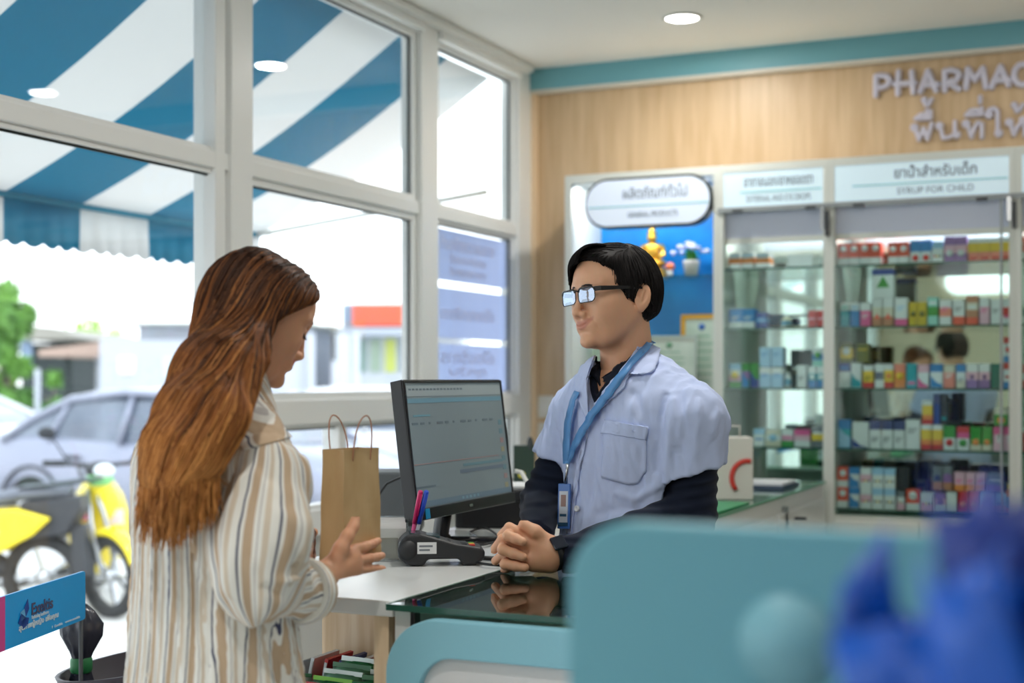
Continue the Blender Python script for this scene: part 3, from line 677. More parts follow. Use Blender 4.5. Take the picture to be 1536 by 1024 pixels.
for k in range(n_st):
    y1 = AY1-k*ST; y0 = y1-ST; m_ = CL_W if k % 2 == 0 else CL_B; v, f = [], []
    NN = 36
    for j in range(NN+1):
        y = y0+(y1-y0)*j/NN; p = aw_pt(1, y)
        zz = -0.168 - 0.012*abs(math.sin(math.pi*(y/ (ST/4.5))))*1.6
        w = 0.008*math.sin(y*22)
        v += [(p[0], p[1], p[2]), (p[0]+w, p[1], p[2]+zz)]
    for j in range(NN): f.append((2*j, 2*j+1, 2*j+3, 2*j+2))
    val.add(v, f, m_, True)
v_ = val.build('valance', aw); md = v_.modifiers.new('th', 'SOLIDIFY'); md.thickness = 0.002
a0, a1 = aw_pt(1, AY1), aw_pt(1, AY1-n_st*ST)
MB().tube([a0, a1], 0.016, CL_B, 8).build('front_bar', aw)
for y in (AY1-.03, 2.6, 0.2):
    MB().tube([(0, y-1.2, -0.5), (AX1-AX0, y-1.2, AZ1-AZ0-.005)], 0.012, WHITE, 8).build('arm', aw)

# ------------------------------------------------------------------ street outside
GZ = -0.12
GROUND = mat('concrete_ground', (226, 225, 222), 0.85)
noise_col(GROUND, (188, 187, 184), (212, 211, 208), 1.6)
struct(MB().box(-70, GX-0.06, -30, 80, GZ-0.1, GZ, GROUND).build('ground'))
struct(MB().box(-7.6, GX-0.06, -6, 9.0, GZ, GZ+0.004, mat('pavement_apron', (206, 204, 200), 0.8)).build('pavement'))
ROADM = mat('road_asphalt', (150, 150, 152), 0.9)

TYRE = mat('tyre_rubber', (38, 38, 40), 0.8); SEATM = mat('scooter_seat', (104, 108, 118), 0.6); YEL = mat('yellow_body', (246, 222, 20), 0.25, coat=0.4); PLAS = mat('scooter_black', (44, 46, 52), 0.5)
PINK = mat('pink_decal', (226, 110, 150), .4); PALEP = mat('pale_decal', (236, 220, 224), .4)
def wheel(m, c, r, w, ax='y', hub=None):
    m.lathe([(r*.72, -w/2), (r*.93, -w/2), (r, -w/4), (r, w/4), (r*.93, w/2), (r*.72, w/2), (r*.72, -w/2)], c, TYRE, 28, ax, cap=False)
def scooter(px, D, head, steer, label):
    wp = at(px, 568, D)
    s = empty('motor_scooter', (wp[0], wp[1], GZ), 0, label, 'motor scooter')
    s.rotation_euler = (0, 0, head)          # model faces +x
    R_ = 0.27
    b = MB()   # front wheel turned by steer
    def st(p): q = rot_z((p[0]-.52, p[1], 0), steer); return (q[0]+.52, q[1], p[2])
    w = MB(); wheel(w, (0, 0, 0), R_, .07)
    w.v = [st((x+.62, y, z+R_)) for x, y, z in w.v]; fw = w.build('front_wheel', s)
    w = MB(); w.lathe([(0, -.03), (.19, -.012), (.19, .012), (0, .03)], (0, 0, 0), CHROME, 12, 'y'); w.v = [st((x+.62, y, z+R_)) for x, y, z in w.v]
    for q in range(5): pass
    sp = MB()
    for q in range(5):
        a = q*2*math.pi/5; sp.obox((.1*math.cos(a), 0, .1*math.sin(a)), (.1*math.cos(a), 0, .1*math.sin(a)), (0, .012, 0), (-.014*math.sin(a), 0, .014*math.cos(a)), CHROME)
    sp.lathe([(0, -.035), (.045, -.035), (.045, .035), (0, .035)], (0, 0, 0), CHROME, 14, 'y')
    spb = MB(); spb.v = [st((x+.62, y, z+R_)) for x, y, z in sp.v]; spb.f, spb.m, spb.mats, spb.sm = sp.f, sp.m, sp.mats, sp.sm
    spb.build('wheel_spokes', fw)
    w = MB(); wheel(w, (-.62, 0, R_), R_, .08); rw = w.build('rear_wheel', s)
    sp.v = [(x-.62, y, z+R_) for x, y, z in sp.v]; sp.build('wheel_spokes', rw)
    # fender
    fd = MB(); v, f = [], []
    for i in range(13):
        a = math.radians(20+150*i/12); 
        for yy, rr in ((-.06, .27), (-.05, .30), (0, .315), (.05, .30), (.06, .27)): v.append(st((.62+rr*math.cos(a), yy, R_+rr*math.sin(a))))
    for i in range(12):
        for j in range(4): f.append((i*5+j, i*5+j+1, (i+1)*5+j+1, (i+1)*5+j))
    fd.add(v, f, YEL, True); o_ = fd.build('fender', s); o_.modifiers.new('th', 'SOLIDIFY').thickness = .006
    MB().tube([st((.62, .06, R_)), st((.5, .06, .62)), st((.44, .03, .82))], .016, CHROME).tube([st((.62, -.06, R_)), st((.5, -.06, .62)), st((.44, -.03, .82))], .016, CHROME).build('fork', s)
    # leg shield: tapering curved shell
    lg = MB(); v, f = [], []
    prof = [(.50, .88, .10), (.47, .80, .15), (.42, .68, .19), (.36, .56, .20), (.28, .44, .19), (.2, .34, .15), (.12, .26, .08), (.08, .22, .02)]
    for x, z, hw in prof:
        for j in range(7):
            t = -1+2*j/6; v.append((x-.13*t*t, hw*t, z-.02*abs(t)))
    for i in range(len(prof)-1):
        for j in range(6): f.append((i*7+j, i*7+j+1, (i+1)*7+j+1, (i+1)*7+j))
    lg.add(v, f, YEL, True); o_ = lg.build('leg_shield', s); o_.modifiers.new('th', 'SOLIDIFY').thickness = .012
    dc = MB(); dc.obox((.375, .11, .63), (.01, .045, 0), (0, 0, .05), (.004, 0, 0), PALEP).obox((.385, -.1, .65), (-.01, .04, 0), (0, 0, .035), (.004, 0, 0), PINK); dc.build('decal', o_)
    # headlamp cowl, handlebar, mirrors
    cw = MB(); cw.ell((.46, 0, .95), (.07, .10, .055), PLAS); cw.ell((.47, 0, .885), (.05, .09, .045), mat('green_trim', (130, 200, 130), .4)); cw.ell((.50, .02, .945), (.04, .075, .045), mat('lamp_glass', (232, 240, 244), .1)); cw.build('headlamp_cowl', s)
    hb = MB(); hb.tube([(.36, .33, .99), (.42, .16, .985), (.44, 0, .97), (.42, -.16, .985), (.36, -.33, .99)], .014, PLAS); hb.tube([(.35, .35, .99), (.39, .22, .99)], .021, PLAS); hb.tube([(.35, -.35, .99), (.39, -.22, .99)], .021, PLAS); hb.build('handlebar', s)
    for sg in (1, -1):
        mr = MB(); mr.tube([(.41, sg*.19, .99), (.43, sg*.27, 1.12), (.43, sg*.30, 1.16)], .006, PLAS); mr.ell((.43, sg*.33, 1.19), (.015, .055, .04), PLAS); mr.build('mirror', s)
    # floor, engine, side panels, seat, tail
    en = MB(); en.ell((-.15, 0, .34), (.26, .11, .12), PLAS); en.ell((-.05, 0, .24), (.13, .1, .09), CHROME); en.tube([(.05, -.12, .2), (-.4, -.14, .2), (-.75, -.15, .3)], [.02, .03, .045], CHROME); en.tube([(.1, 0, .45), (.35, 0, .62), (.45, 0, .85)], .03, PLAS); en.build('engine', s)
    for sg in (1, -1):
        sp_ = MB(); poly = [(.02, .46), (-.1, .40), (-.35, .42), (-.6, .55), (-.72, .66), (-.5, .72), (-.2, .70), (0, .62), (.08, .54)]
        sp_.prism([(x, sg*.10, z) for x, z in poly], (0, sg*.045, 0), YEL); o_ = sp_.build('side_panel', s, bevel=.02, seg=3)
        d2 = MB(); d2.ell((-.25, sg*.149, .6), (.09, .004, .05), PALEP).ell((-.34, sg*.15, .57), (.05, .004, .03), PINK).ell((-.17, sg*.15, .56), (.04, .004, .025), PINK).ell((-.27, sg*.151, .64), (.03, .004, .02), PINK); d2.build('decal', o_)
    se = MB(); v, f = [], []
    prof = [(.06, .70, .05), (0, .745, .09), (-.15, .76, .12), (-.35, .775, .13), (-.5, .81, .125), (-.68, .83, .11), (-.8, .82, .07)]
    for x, z, hw in prof:
        for k in range(10):
            q = 2*math.pi*k/10; v.append((x, hw*math.cos(q), z+.05*math.sin(q)))
    for i in range(len(prof)-1):
        for k in range(10): f.append((i*10+k, i*10+(k+1) % 10, (i+1)*10+(k+1) % 10, (i+1)*10+k))
    f += [tuple(range(10))[::-1], tuple(range(60, 70))]
    se.add(v, f, SEATM, True); se.build('seat', s)
    ta = MB(); ta.prism([(x, -.09, z) for x, z in ((-.45, .5), (-.8, .55), (-.9, .72), (-.88, .80), (-.5, .76))], (0, .18, 0), PLAS); ta.prism([(x, -.05, z) for x, z in ((-.82, .3), (-.95, .28), (-.9, .62), (-.8, .6))], (0, .1, 0), PLAS); ta.build('tail', s, bevel=.02)
    ta2 = MB(); ta2.tube([(-.5, .1, .84), (-.8, .12, .88), (-.98, .06, .9), (-.98, -.06, .9), (-.8, -.12, .88), (-.5, -.1, .84)], .012, PLAS); ta2.build('grab_rail', s)
    MB().tube([(-.1, .1, .2), (-.13, .24, .02)], .012, PLAS).build('kickstand', s)
    return s
scooter(147, 9.5, YAW+math.radians(-72), math.radians(38), 'yellow scooter seen from its front, parked outside beside the woman')
scooter(-75, 8.95, YAW+math.radians(176), 0.2, 'yellow scooter with grey seat cut off by the left picture edge')

# cars
CSIL = mat('car_silver', (136, 140, 158), 0.4, metal=0.3, coat=.6); CWH = mat('car_white', (206, 208, 212), 0.25, coat=.6); CGL = mat('car_glass', (120, 132, 150), 0.08, spec=.8)
noise_col(CGL, (70, 80, 98), (128, 138, 154), 1.2)
def car(px, D, head, paint, label, scale=1.0):
    wp = at(px, 568, D)
    s = empty('car', (wp[0], wp[1], GZ), 0, label, 'car'); s.rotation_euler = (0, 0, head); s.scale = (scale,)*3
    W = .86
    # body loft along x: (x, z_bottom, z_belt, half width)
    prof = [(-2.2, .42, .70, .62), (-2.15, .30, .92, .76), (-1.9, .24, 1.0, .83), (-1.5, .22, 1.02, .86), (-.9, .2, .98, .87), (0, .2, .94, .87), (.8, .2, .93, .87), (1.3, .22, .90, .86), (1.8, .24, .80, .82), (2.1, .28, .68, .74), (2.2, .36, .58, .6)]
    b = MB(); v, f = [], []; n = 12
    for x, z0, z1, hw in prof:
        ring = [(-hw*.9, z0), (-hw, z0+.1), (-hw*1.0, (z0+z1)/2), (-hw*.97, z1-.08), (-hw*.88, z1), (-hw*.4, z1+.03), (hw*.4, z1+.03), (hw*.88, z1), (hw*.97, z1-.08), (hw*1.0, (z0+z1)/2), (hw, z0+.1), (hw*.9, z0)]
        v += [(x, y, z) for y, z in ring]
    for i in range(len(prof)-1):
        for k in range(n): f.append((i*n+k, i*n+(k+1) % n, (i+1)*n+(k+1) % n, (i+1)*n+k))
    f += [tuple(range(n))[::-1], tuple(range(len(v)-n, len(v)))]
    b.add(v, f, paint, True); body = b.build('body', s)
    # glasshouse
    def house(z_, k, sh): return [(-1.75+sh, z_), ]
    g = MB(); v, f = [], []
    lv = [(.94, -1.78, 1.25, .80), (1.15, -1.45, .85, .75), (1.33, -1.05, .45, .68), (1.40, -.7, .15, .62)]
    for z, xa_, xb_, hw in lv: v += [(xa_, -hw, z), (xb_, -hw*.94, z), (xb_, hw*.94, z), (xa_, hw, z)]
    for i in range(3):
        for k in range(4): f.append((i*4+k, i*4+(k+1) % 4, (i+1)*4+(k+1) % 4, (i+1)*4+k))
    g.add(v, f, CGL); g.build('windows', s)
    rf = MB(); v = []; f = []
    rl = [(1.385, -.98, .33, .655), (1.43, -.78, .18, .60), (1.45, -.55, .0, .45)]
    for z, xa_, xb_, hw in rl: v += [(xa_, -hw, z), (xb_, -hw*.96, z), (xb_, hw*.96, z), (xa_, hw, z)]
    for i in range(2):
        for k in range(4): f.append((i*4+k, i*4+(k+1) % 4, (i+1)*4+(k+1) % 4, (i+1)*4+k))
    f += [(3, 2, 1, 0), (8, 9, 10, 11)]
    rf.add(v, f, paint, True)
    for sg in (1, -1):   # pillars and roof rails
        rf.tube([(-1.78, sg*.81, .94), (-1.45, sg*.765, 1.15), (-1.03, sg*.69, 1.34), (-.4, sg*.665, 1.41), (.4, sg*.66, 1.375), (.87, sg*.72, 1.16), (1.27, sg*.77, .94)], .04, paint)
        rf.tube([(-.35, sg*.82, .94), (-.3, sg*.66, 1.39)], .035, paint)
        rf.tube([(-1.2, sg*.82, .94), (-1.05, sg*.69, 1.32)], .03, paint)
    rf.build('roof', s)
    for xw in (-1.38, 1.38):
        for sg in (1, -1):
            w = MB(); wheel(w, (xw, sg*.79, .31), .31, .2); w.lathe([(0, -.08), (.2, -.09), (.235, -.05), (.235, .05), (.2, .09), (0, .08)], (xw, sg*.79, .31), CHROME, 16, 'y'); w.build('wheel', s)
            a = MB(); a.lathe([(.36, 0), (.385, 0), (.385, .02*sg), (.36, .02*sg)], (xw, sg*.862, .33), PLAS, 20, 'y', cap=False); a.build('wheel_arch', s)
    for sg in (1, -1):
        for xh in (-.95, .1): MB().tube([(xh, sg*.885, .80), (xh+.18, sg*.885, .80)], .016, PLAS).build('door_handle', s)
        MB().ell((.85, sg*.98, .98), (.07, .1, .07), paint).build('side_mirror', s)
    MB().ell((-2.12, .62, .78), (.06, .16, .09), mat('tail_lamp', (190, 60, 60), .3)).ell((-2.12, -.62, .78), (.06, .16, .09), mat('tail_lamp', (190, 60, 60), .3)).build('tail_lamps', s)
    MB().ell((2.08, .6, .62), (.08, .16, .07), mat('head_lamp', (225, 230, 235), .1)).ell((2.08, -.6, .62), (.08, .16, .07), mat('head_lamp', (225, 230, 235), .1)).build('head_lamps', s)
    return s
car(305, 13.6, YAW+math.radians(-24), CSIL, 'silver grey saloon car parked behind the scooters')
car(330, 20.5, YAW+math.radians(10), CWH, 'white car whose roof shows above the silver car')
car(575, 17.0, YAW+math.radians(14), CWH, 'white car outside, between the woman and the computer monitor')
car(-190, 15.5, YAW+math.radians(170), CWH, 'white car nose at the left picture edge behind the scooters')

# houses
HW = mat('house_white', (188, 192, 202), .8); HR = mat('house_roof', (150, 146, 138), .8); HD = mat('house_dark', (60, 66, 68), .9); HT = mat('house_terracotta', (176, 150, 138), .8); BLU = mat('house_blue', (140, 160, 190), .7)  # HD: plain dark grey for walls, posts and the cable
VW = lambda px, py, D, px0, py0, D0: None
def vobj(px, D): wp = at(px, 568, D); return (wp[0], wp[1], GZ)
def vx(dpx, D): return dpx*D/FPX
def hz(py, D): return CAMZ+(568-py)*D/FPX-GZ
D_ = 30.0
s = empty('house', vobj(84, D_), YAW, 'low grey house with flat pale roof among the trees at left', 'house')
MB().box(-.75, .35, 0, 5, 0, hz(515, D_), HD).build('wall', s)
MB().box(-.75, -.5, -.05, .0, hz(545, D_), hz(511, D_), BLU).build('window', s)
b = MB(); b.prism([(-.75, -.5, hz(511, D_)), (.8, -.5, hz(509, D_)), (.1, -.5, hz(492, D_)), (-.6, -.5, hz(488, D_))], (0, 6, 0), HR); b.build('roof', s)
D_ = 25.0
s = empty('carport', vobj(115, D_), YAW, 'open carport with sloping terracotta edged roof outside at left', 'carport')
b = MB(); b.prism([(-.55, -.4, hz(535, D_)), (.7, -.4, hz(535, D_)), (.7, -.4, hz(512, D_)), (-.55, -.4, hz(525, D_))], (0, 4, 0), HT); b.build('roof', s)
MB().box(-.2, -.13, 0, .07, 0, hz(535, D_), HD).box(.35, .42, 0, .07, 0, hz(535, D_), HW).build('post', s)
MB().box(-.5, .7, 3.4, 3.5, 0, hz(535, D_), HD).build('back_wall', s)
D_ = 24.0
s = empty('house', vobj(215, D_), YAW, 'large white house with flat roof behind the woman', 'house')
MB().box(-.75, 2.6, 0, 5, 0, hz(510, D_), HW).box(-.35, 2.6, 1, 5, hz(510, D_), hz(484, D_), HW).build('wall', s)
MB().box(-.6, 2.8, .6, 5.3, hz(484, D_), hz(481, D_), mat('eave', (176, 178, 168), .8)).build('roof', s)
MB().box(-.42, -.15, -.03, 0, hz(560, D_), hz(535, D_), mat('warm_sign', (244, 226, 204), .7)).box(.35, .6, -.03, 0, hz(568, D_), hz(535, D_), mat('pale_window', (206, 222, 224), .5)).build('window', s)
D_ = 26.0
s = empty('shop_building', vobj(565, D_), YAW, 'shop building with orange red fascia beyond the glass', 'building')
MB().box(-.65, 1.6, 0, 5, 0, hz(455, D_), mat('shop_grey', (196, 200, 208), .8)).build('wall', s)
MB().box(-.42, 1.6, -.25, 0, hz(489, D_), hz(457, D_), mat('orange_fascia', (232, 96, 62), .6)).build('fascia', s)
MB().box(-.6, -.43, -.1, 0, hz(489, D_), hz(457, D_), mat('shop_blue_grey', (130, 148, 166), .7)).build('side_fascia', s)
MB().box(-.42, 1.6, -.6, 0, hz(504, D_), hz(493, D_), mat('shop_canopy', (170, 176, 186), .7)).build('canopy', s)
for k, c in enumerate(((110, 140, 128), (150, 170, 150), (196, 204, 96), (120, 140, 150), (150, 160, 170))):
    x0 = -.4+.28*k; MB().box(x0, x0+.2, -.03, 0, hz(558, D_), hz(508, D_), mat('shop_window_%s' % ('green', 'sage', 'lime', 'slate', 'grey')[k], c, .4)).build('shop_window', s)
s = empty('house', vobj(478, 34), YAW, 'pale house with grey walls left of the orange fascia shop', 'house')
MB().box(-.4, .35, 0, 4, 0, hz(475, 28), HW).box(-.4, .3, -.02, 0, hz(550, 28), hz(506, 28), mat('house_taupe', (180, 174, 176), .8)).build('wall', s)
MB().box(-.5, .4, -.3, 4, hz(475, 28), hz(471, 28), HR).build('roof', s)
MB().box(.3, .42, -.04, 0, hz(535, 28), hz(485, 28), HD).build('window', s)
# street posts and cable
for k, (px, y0, D_, lb) in enumerate(((56, 553, 20, 'short white bollard post beyond the cars at left'),)):
    s = empty('post', vobj(px, D_), YAW, lb, 'post'); MB().tube([(0, 0, 0), (0, 0, hz(y0, D_))], .04, HW).build('shaft', s)
for px, lb in ((467, 'thin white street pole just right of the woman face'), (518, 'thin white street pole left of the orange fascia shop'), (535, 'thin white street pole before the orange fascia')):
    s = empty('street_pole', vobj(px, 22), YAW, lb, 'pole'); MB().tube([(0, 0, 0), (0, 0, hz(500, 22))], .05, HW).build('shaft', s)
p0, p1 = at(330, 338, 12), at(640, 366, 17)
w = MB().tube([np.array(p0)*(1-t)+np.array(p1)*t-np.array([0, 0, .12*math.sin(math.pi*t)]) for t in np.linspace(0, 1, 12)], .006, HD, 5).build('power_cable'); props(w, 'thin dark overhead cable across the bright sky', 'cable')

# trees
random.seed(5)
def leafmat(n, a, b_):
    m = mat(n, a, .7); noise_col(m, a, b_, 1.3); return m
TG = leafmat('leaf_green', (70, 118, 52), (120, 168, 70)); TB = mat('bark', (120, 110, 100), .9); TY = leafmat('leaf_bright', (128, 172, 60), (180, 210, 90))
def tree(px, D, py_top, w, label, lm, trunk=.09, n=900, zlow=.35):
    s = empty('tree', vobj(px, D), YAW, label, 'tree'); H = hz(py_top, D)
    t = MB(); t.tube([(0, 0, 0), (.03, 0, H*.4), (-.02, .03, H*.7)], [trunk, trunk*.7, trunk*.35], TB)
    for k in range(5):
        a = k*1.3; t.tube([(0, 0, H*(.3+.08*k)), (w*.3*math.cos(a), w*.3*math.sin(a), H*(.5+.08*k))], [trunk*.4, trunk*.15], TB)
    t.build('trunk', s)
    cr = MB(); cl = [(random.uniform(-w, w)*.6, random.uniform(-w, w)*.6, H*random.uniform(zlow+.1, .9), random.uniform(.25, .45)*w) for _ in range(11)]
    cl.append((0, 0, H-.3*w, .35*w))
    for i in range(n):
        cx, cy, cz, cr_ = random.choice(cl); d = Vector((random.gauss(0, 1), random.gauss(0, 1), random.gauss(0, 1))).normalized()
        p = np.array([cx, cy, cz])+np.array(d)*cr_*random.uniform(.6, 1.05)
        u = np.array(Vector((random.gauss(0, 1), random.gauss(0, 1), random.gauss(0, 1))).normalized()); v_ = np.cross(u, d); v_ = v_/(np.linalg.norm(v_)+1e-6)
        L_ = random.uniform(.09, .17); 
        cr.add([p-u*L_, p+v_*L_*.45, p+u*L_, p-v_*L_*.45], [(0, 1, 2, 3)], lm)
    cr.build('foliage', s, fix=False)
tree(8, 21, 428, .52, 'tall green tree at the left picture edge outside', TG, n=1800, zlow=.3)
tree(-32, 19, 440, .6, 'green tree cut off at the left picture edge', TG, n=1200, zlow=.2)
tree(135, 36, 478, .9, 'small bright green tree top behind the low roofs', TY, n=700)
tree(172, 42, 494, .7, 'low bright bush behind the carport roof', TY, n=500)
tree(5, 25, 548, .5, 'bright yellow green shrub at the left edge behind cars', TY, n=500, zlow=.0)
tree(80, 24, 556, .4, 'low green shrub under the grey house roof', TG, n=500, zlow=.0)

# ------------------------------------------------------------------ blue vinyl notices on the corner pane
VIN = mat('blue_vinyl', (196, 204, 226), .5)
N, L, b = nodes(VIN); trn = N.new('ShaderNodeBsdfTranslucent'); trn.inputs[0].default_value = rgb(206, 214, 236); mx = N.new('ShaderNodeMixShader'); mx.inputs[0].default_value = .85
out = [n for n in N if n.type == 'OUTPUT_MATERIAL'][0]; L.new(b.outputs[0], mx.inputs[1]); L.new(trn.outputs[0], mx.inputs[2]); L.new(mx.outputs[0], out.inputs[0])
VT = mat('vinyl_text', (236, 232, 240), .5)
N, L, b = nodes(VT); trn = N.new('ShaderNodeBsdfTranslucent'); trn.inputs[0].default_value = rgb(236, 234, 244); mx = N.new('ShaderNodeMixShader'); mx.inputs[0].default_value = .6
out = [n for n in N if n.type == 'OUTPUT_MATERIAL'][0]; L.new(b.outputs[0], mx.inputs[1]); L.new(trn.outputs[0], mx.inputs[2]); L.new(mx.outputs[0], out.inputs[0])
vp = [(2.02, 1.815, 'topmost blue notice stuck on the window beside the wood wall', ('ยาและเวชภัณฑ์', 'อุปกรณ์', 'ทางการแพทย์')), (1.785, 1.585, 'middle blue notice stuck on the window beside the wood wall', ('ปรึกษาเภสัชกร',)), (1.56, 1.36, 'lowest blue notice on the window above the monitor', ('เปิดบริการ', 'ทุกวัน'))]
for z1, z0, lb, tx in vp:
    s = empty('window_notice', (GX-.03, 5.18, z0), 0, lb, 'notice', 'blue notices on the window')
    MB().box(0, .003, -.355, .36, 0, z1-z0, VIN).build('sheet', s)
    for k, t in enumerate(tx):
        h = (.07, .045, .045)[k] if len(tx) > 1 else .07
        zz = (z1-z0)*(.62-.25*k) if len(tx) > 1 else (z1-z0)*.38
        text('notice_text', t, h, VT, s, (.005, -.26+.08*(k > 0), zz), (0, 1, 0), (0, 0, 1), .0005, .001, fit=.5-.16*(k > 0), mirror=True)
# ------------------------------------------------------------------ counters
CZ = 1.03
CWHITE = mat('counter_white', (214, 216, 214), 0.28)
add_bump(CWHITE, 30, .02)
FYC, BYC = 2.10, 3.72
gx0 = -1.195
s = empty('white_counter', (-1.5, (FYC+BYC)/2, 0), 0, 'white counter unit with open wooden front between woman and monitor', 'counter')
o = (-1.5, (FYC+BYC)/2, 0)
MB().box(-1.66, gx0-.004, FYC+.03, BYC, CZ-.028, CZ, CWHITE).build('worktop', s, off=o, bevel=.003)
MB().box(-1.635, -1.25, FYC+.50, FYC+.52, 0, CZ-.028, WOOD2).build('back_panel', s, off=o)
MB().box(-1.655, -1.635, FYC+.06, FYC+.08, 0, CZ-.028, CWHITE).build('leg', s, off=o)
MB().box(-1.655, -1.635, FYC+.52, BYC-.02, 0, CZ-.028, WOOD2).build('side_panel', s, off=o)
MB().box(-1.25, -1.22, FYC+.05, BYC-.02, 0, CZ-.028, WOOD2).build('side_panel', s, off=o)
MB().box(-1.635, -1.25, FYC+.06, FYC+.50, 0.695, 0.715, WOOD2).build('shelf', s, off=o)
MB().box(-1.635, -1.25, FYC+.06, FYC+.50, 0.30, 0.32, WOOD2).build('shelf', s, off=o)
# glass topped display case
GT = glass_mat('case_glass', (176, 194, 188), .8)
s = empty('glass_display_case', (0, FYC+.26, 0), 0, 'glass topped display case under the pharmacist hands', 'display case')
o = (0, FYC+.26, 0)
MB().box(gx0, 0.9, FYC, FYC+.52, CZ-.008, CZ, GT).build('glass_top', s, off=o)
MB().box(gx0, 0.9, FYC-.003, FYC, CZ-.010, CZ+.001, SHELFE).box(gx0-.003, gx0, FYC, FYC+.52, CZ-.010, CZ+.001, mat('glass_edge_pale', (150, 176, 166), .2)).build('glass_edge', s, off=o)
MB().box(gx0+.005, gx0+.035, FYC+.02, FYC+.05, 0, CZ-.009, CWHITE).build('corner_post', s, off=o)
MB().box(.86, .89, FYC+.02, FYC+.05, 0, CZ-.009, CWHITE).build('corner_post', s, off=o)
MB().box(gx0+.036, gx0+.044, FYC+.02, FYC+.04, 0.2, CZ-.009, DARK).build('channel', s, off=o)
MB().box(gx0+.005, 0.89, FYC+.485, FYC+.505, 0, CZ-.009, mat('case_inner', (150, 162, 156), .6)).build('back_board', s, off=o)
MB().box(gx0+.04, 0.86, FYC+.055, FYC+.48, .93, .94, mat('case_inner', (150, 162, 156), .6)).build('shelf', s, off=o)
MB().box(gx0+.005, gx0+.012, FYC+.055, FYC+.48, 0.1, CZ-.009, mat('case_inner', (150, 162, 156), .6)).build('side_board', s, off=o)
MB().box(gx0+.04, 0.86, FYC+.05, FYC+.48, .04, .08, CWHITE).build('base', s, off=o)
# teal rounded sign panel in front of the case
pz1 = CZ-.014
s = empty('counter_sign_panel', (gx0+.02, FYC-.04, 0.12), 0, 'rounded pale blue sign panel in front of the glass display case', 'sign panel')
PH = pz1-0.12; PWD = 1.3
TEAL2 = mat('pale_blue_board', (132, 190, 208), .4)
outer = rrect(PWD, PH, .095, 10); inner = [(x+.062, z+.062) for x, z in rrect(PWD-.124, PH-.124, .065, 10)]
n_ = len(outer)
b = MB(); v = [(x, 0, z) for x, z in outer]+[(x, 0, z) for x, z in inner]+[(x, .03, z) for x, z in outer]+[(x, .03, z) for x, z in inner]
f = []
for i in range(n_):
    j = (i+1) % n_
    f += [(i, j, n_+j, n_+i), (2*n_+j, 2*n_+i, 3*n_+i, 3*n_+j), (i, 2*n_+i, 2*n_+j, j), (n_+j, 3*n_+j, 3*n_+i, n_+i)]
b.add(v, f, TEAL2); b.build('border', s, bevel=.003)
MB().prism([(x, .018, z) for x, z in inner], (0, .01, 0), mat('sign_inner', (214, 214, 216), .4)).build('inner_panel', s)
LG = mat('logo_gradient', (0, 150, 200), .4)
N, L, bb = nodes(LG); t_ = N.new('ShaderNodeTexCoord'); sp = N.new('ShaderNodeSeparateXYZ'); mr = N.new('ShaderNodeMapRange'); rp = N.new('ShaderNodeValToRGB')
mr.inputs['From Min'].default_value = .19; mr.inputs['From Max'].default_value = .30
rp.color_ramp.elements[0].color = rgb(0, 176, 196); rp.color_ramp.elements[1].color = rgb(0, 60, 190)
L.new(t_.outputs['Object'], sp.inputs[0]); L.new(sp.outputs['X'], mr.inputs['Value']); L.new(mr.outputs[0], rp.inputs[0]); L.new(rp.outputs[0], bb.inputs['Base Color'])
lp = MB(); x0, z0, w, h = .20, PH-.35, .115, .215
lp.prism([(x+x0, .0165, z+z0) for x, z in rrect(w, h, .035, 8)], (0, .002, 0), LG); lp.build('logo', s)
MB().box(.345, .355, .0165, .0185, PH-.30, PH-.14, mat('logo_ink', (60, 80, 120), .5)).build('logo_stroke', s)
MB().tube([(.1, .03, 0), (.1, .03, -.11)], .012, CHROME).tube([(1.2, .03, 0), (1.2, .03, -.11)], .012, CHROME).build('foot', s)

# second near panel, far out of focus
NY = 0.95
s = empty('counter_sign_panel', (-0.388, NY, 0.25), 0, 'large blurred teal board with rounded corner in the foreground', 'sign panel')
TEAL3 = mat('teal_board', (98, 160, 176), .45)
MB().prism([(x, 0, z) for x, z in rrect(1.0, 1.316-.25, .05, 10)], (0, .022, 0), TEAL3).build('board', s, bevel=.003)
MB().tube([(.1, .011, 0), (.1, .011, -.25)], .014, CHROME).tube([(.9, .011, 0), (.9, .011, -.25)], .014, CHROME).build('leg', s)
MB().box(.05, .15, -.1, .13, -.25, -.238, CHROME).box(.85, .95, -.1, .13, -.25, -.238, CHROME).build('foot', s)
# soft highlight painted as a pale disc on the near board
cw_ = MB(); px_, pz_ = on_y(1180, 965, NY-.002)[0]+.388, on_y(1180, 965, NY-.002)[2]-.25
cw_.lathe([(0, 0), (.034, 0), (.034, -.002), (0, -.002)], (px_, -.0005, pz_), mat('pale_highlight', (114, 168, 182), .5), 24, 'y'); cw_.build('highlight_disc', s)
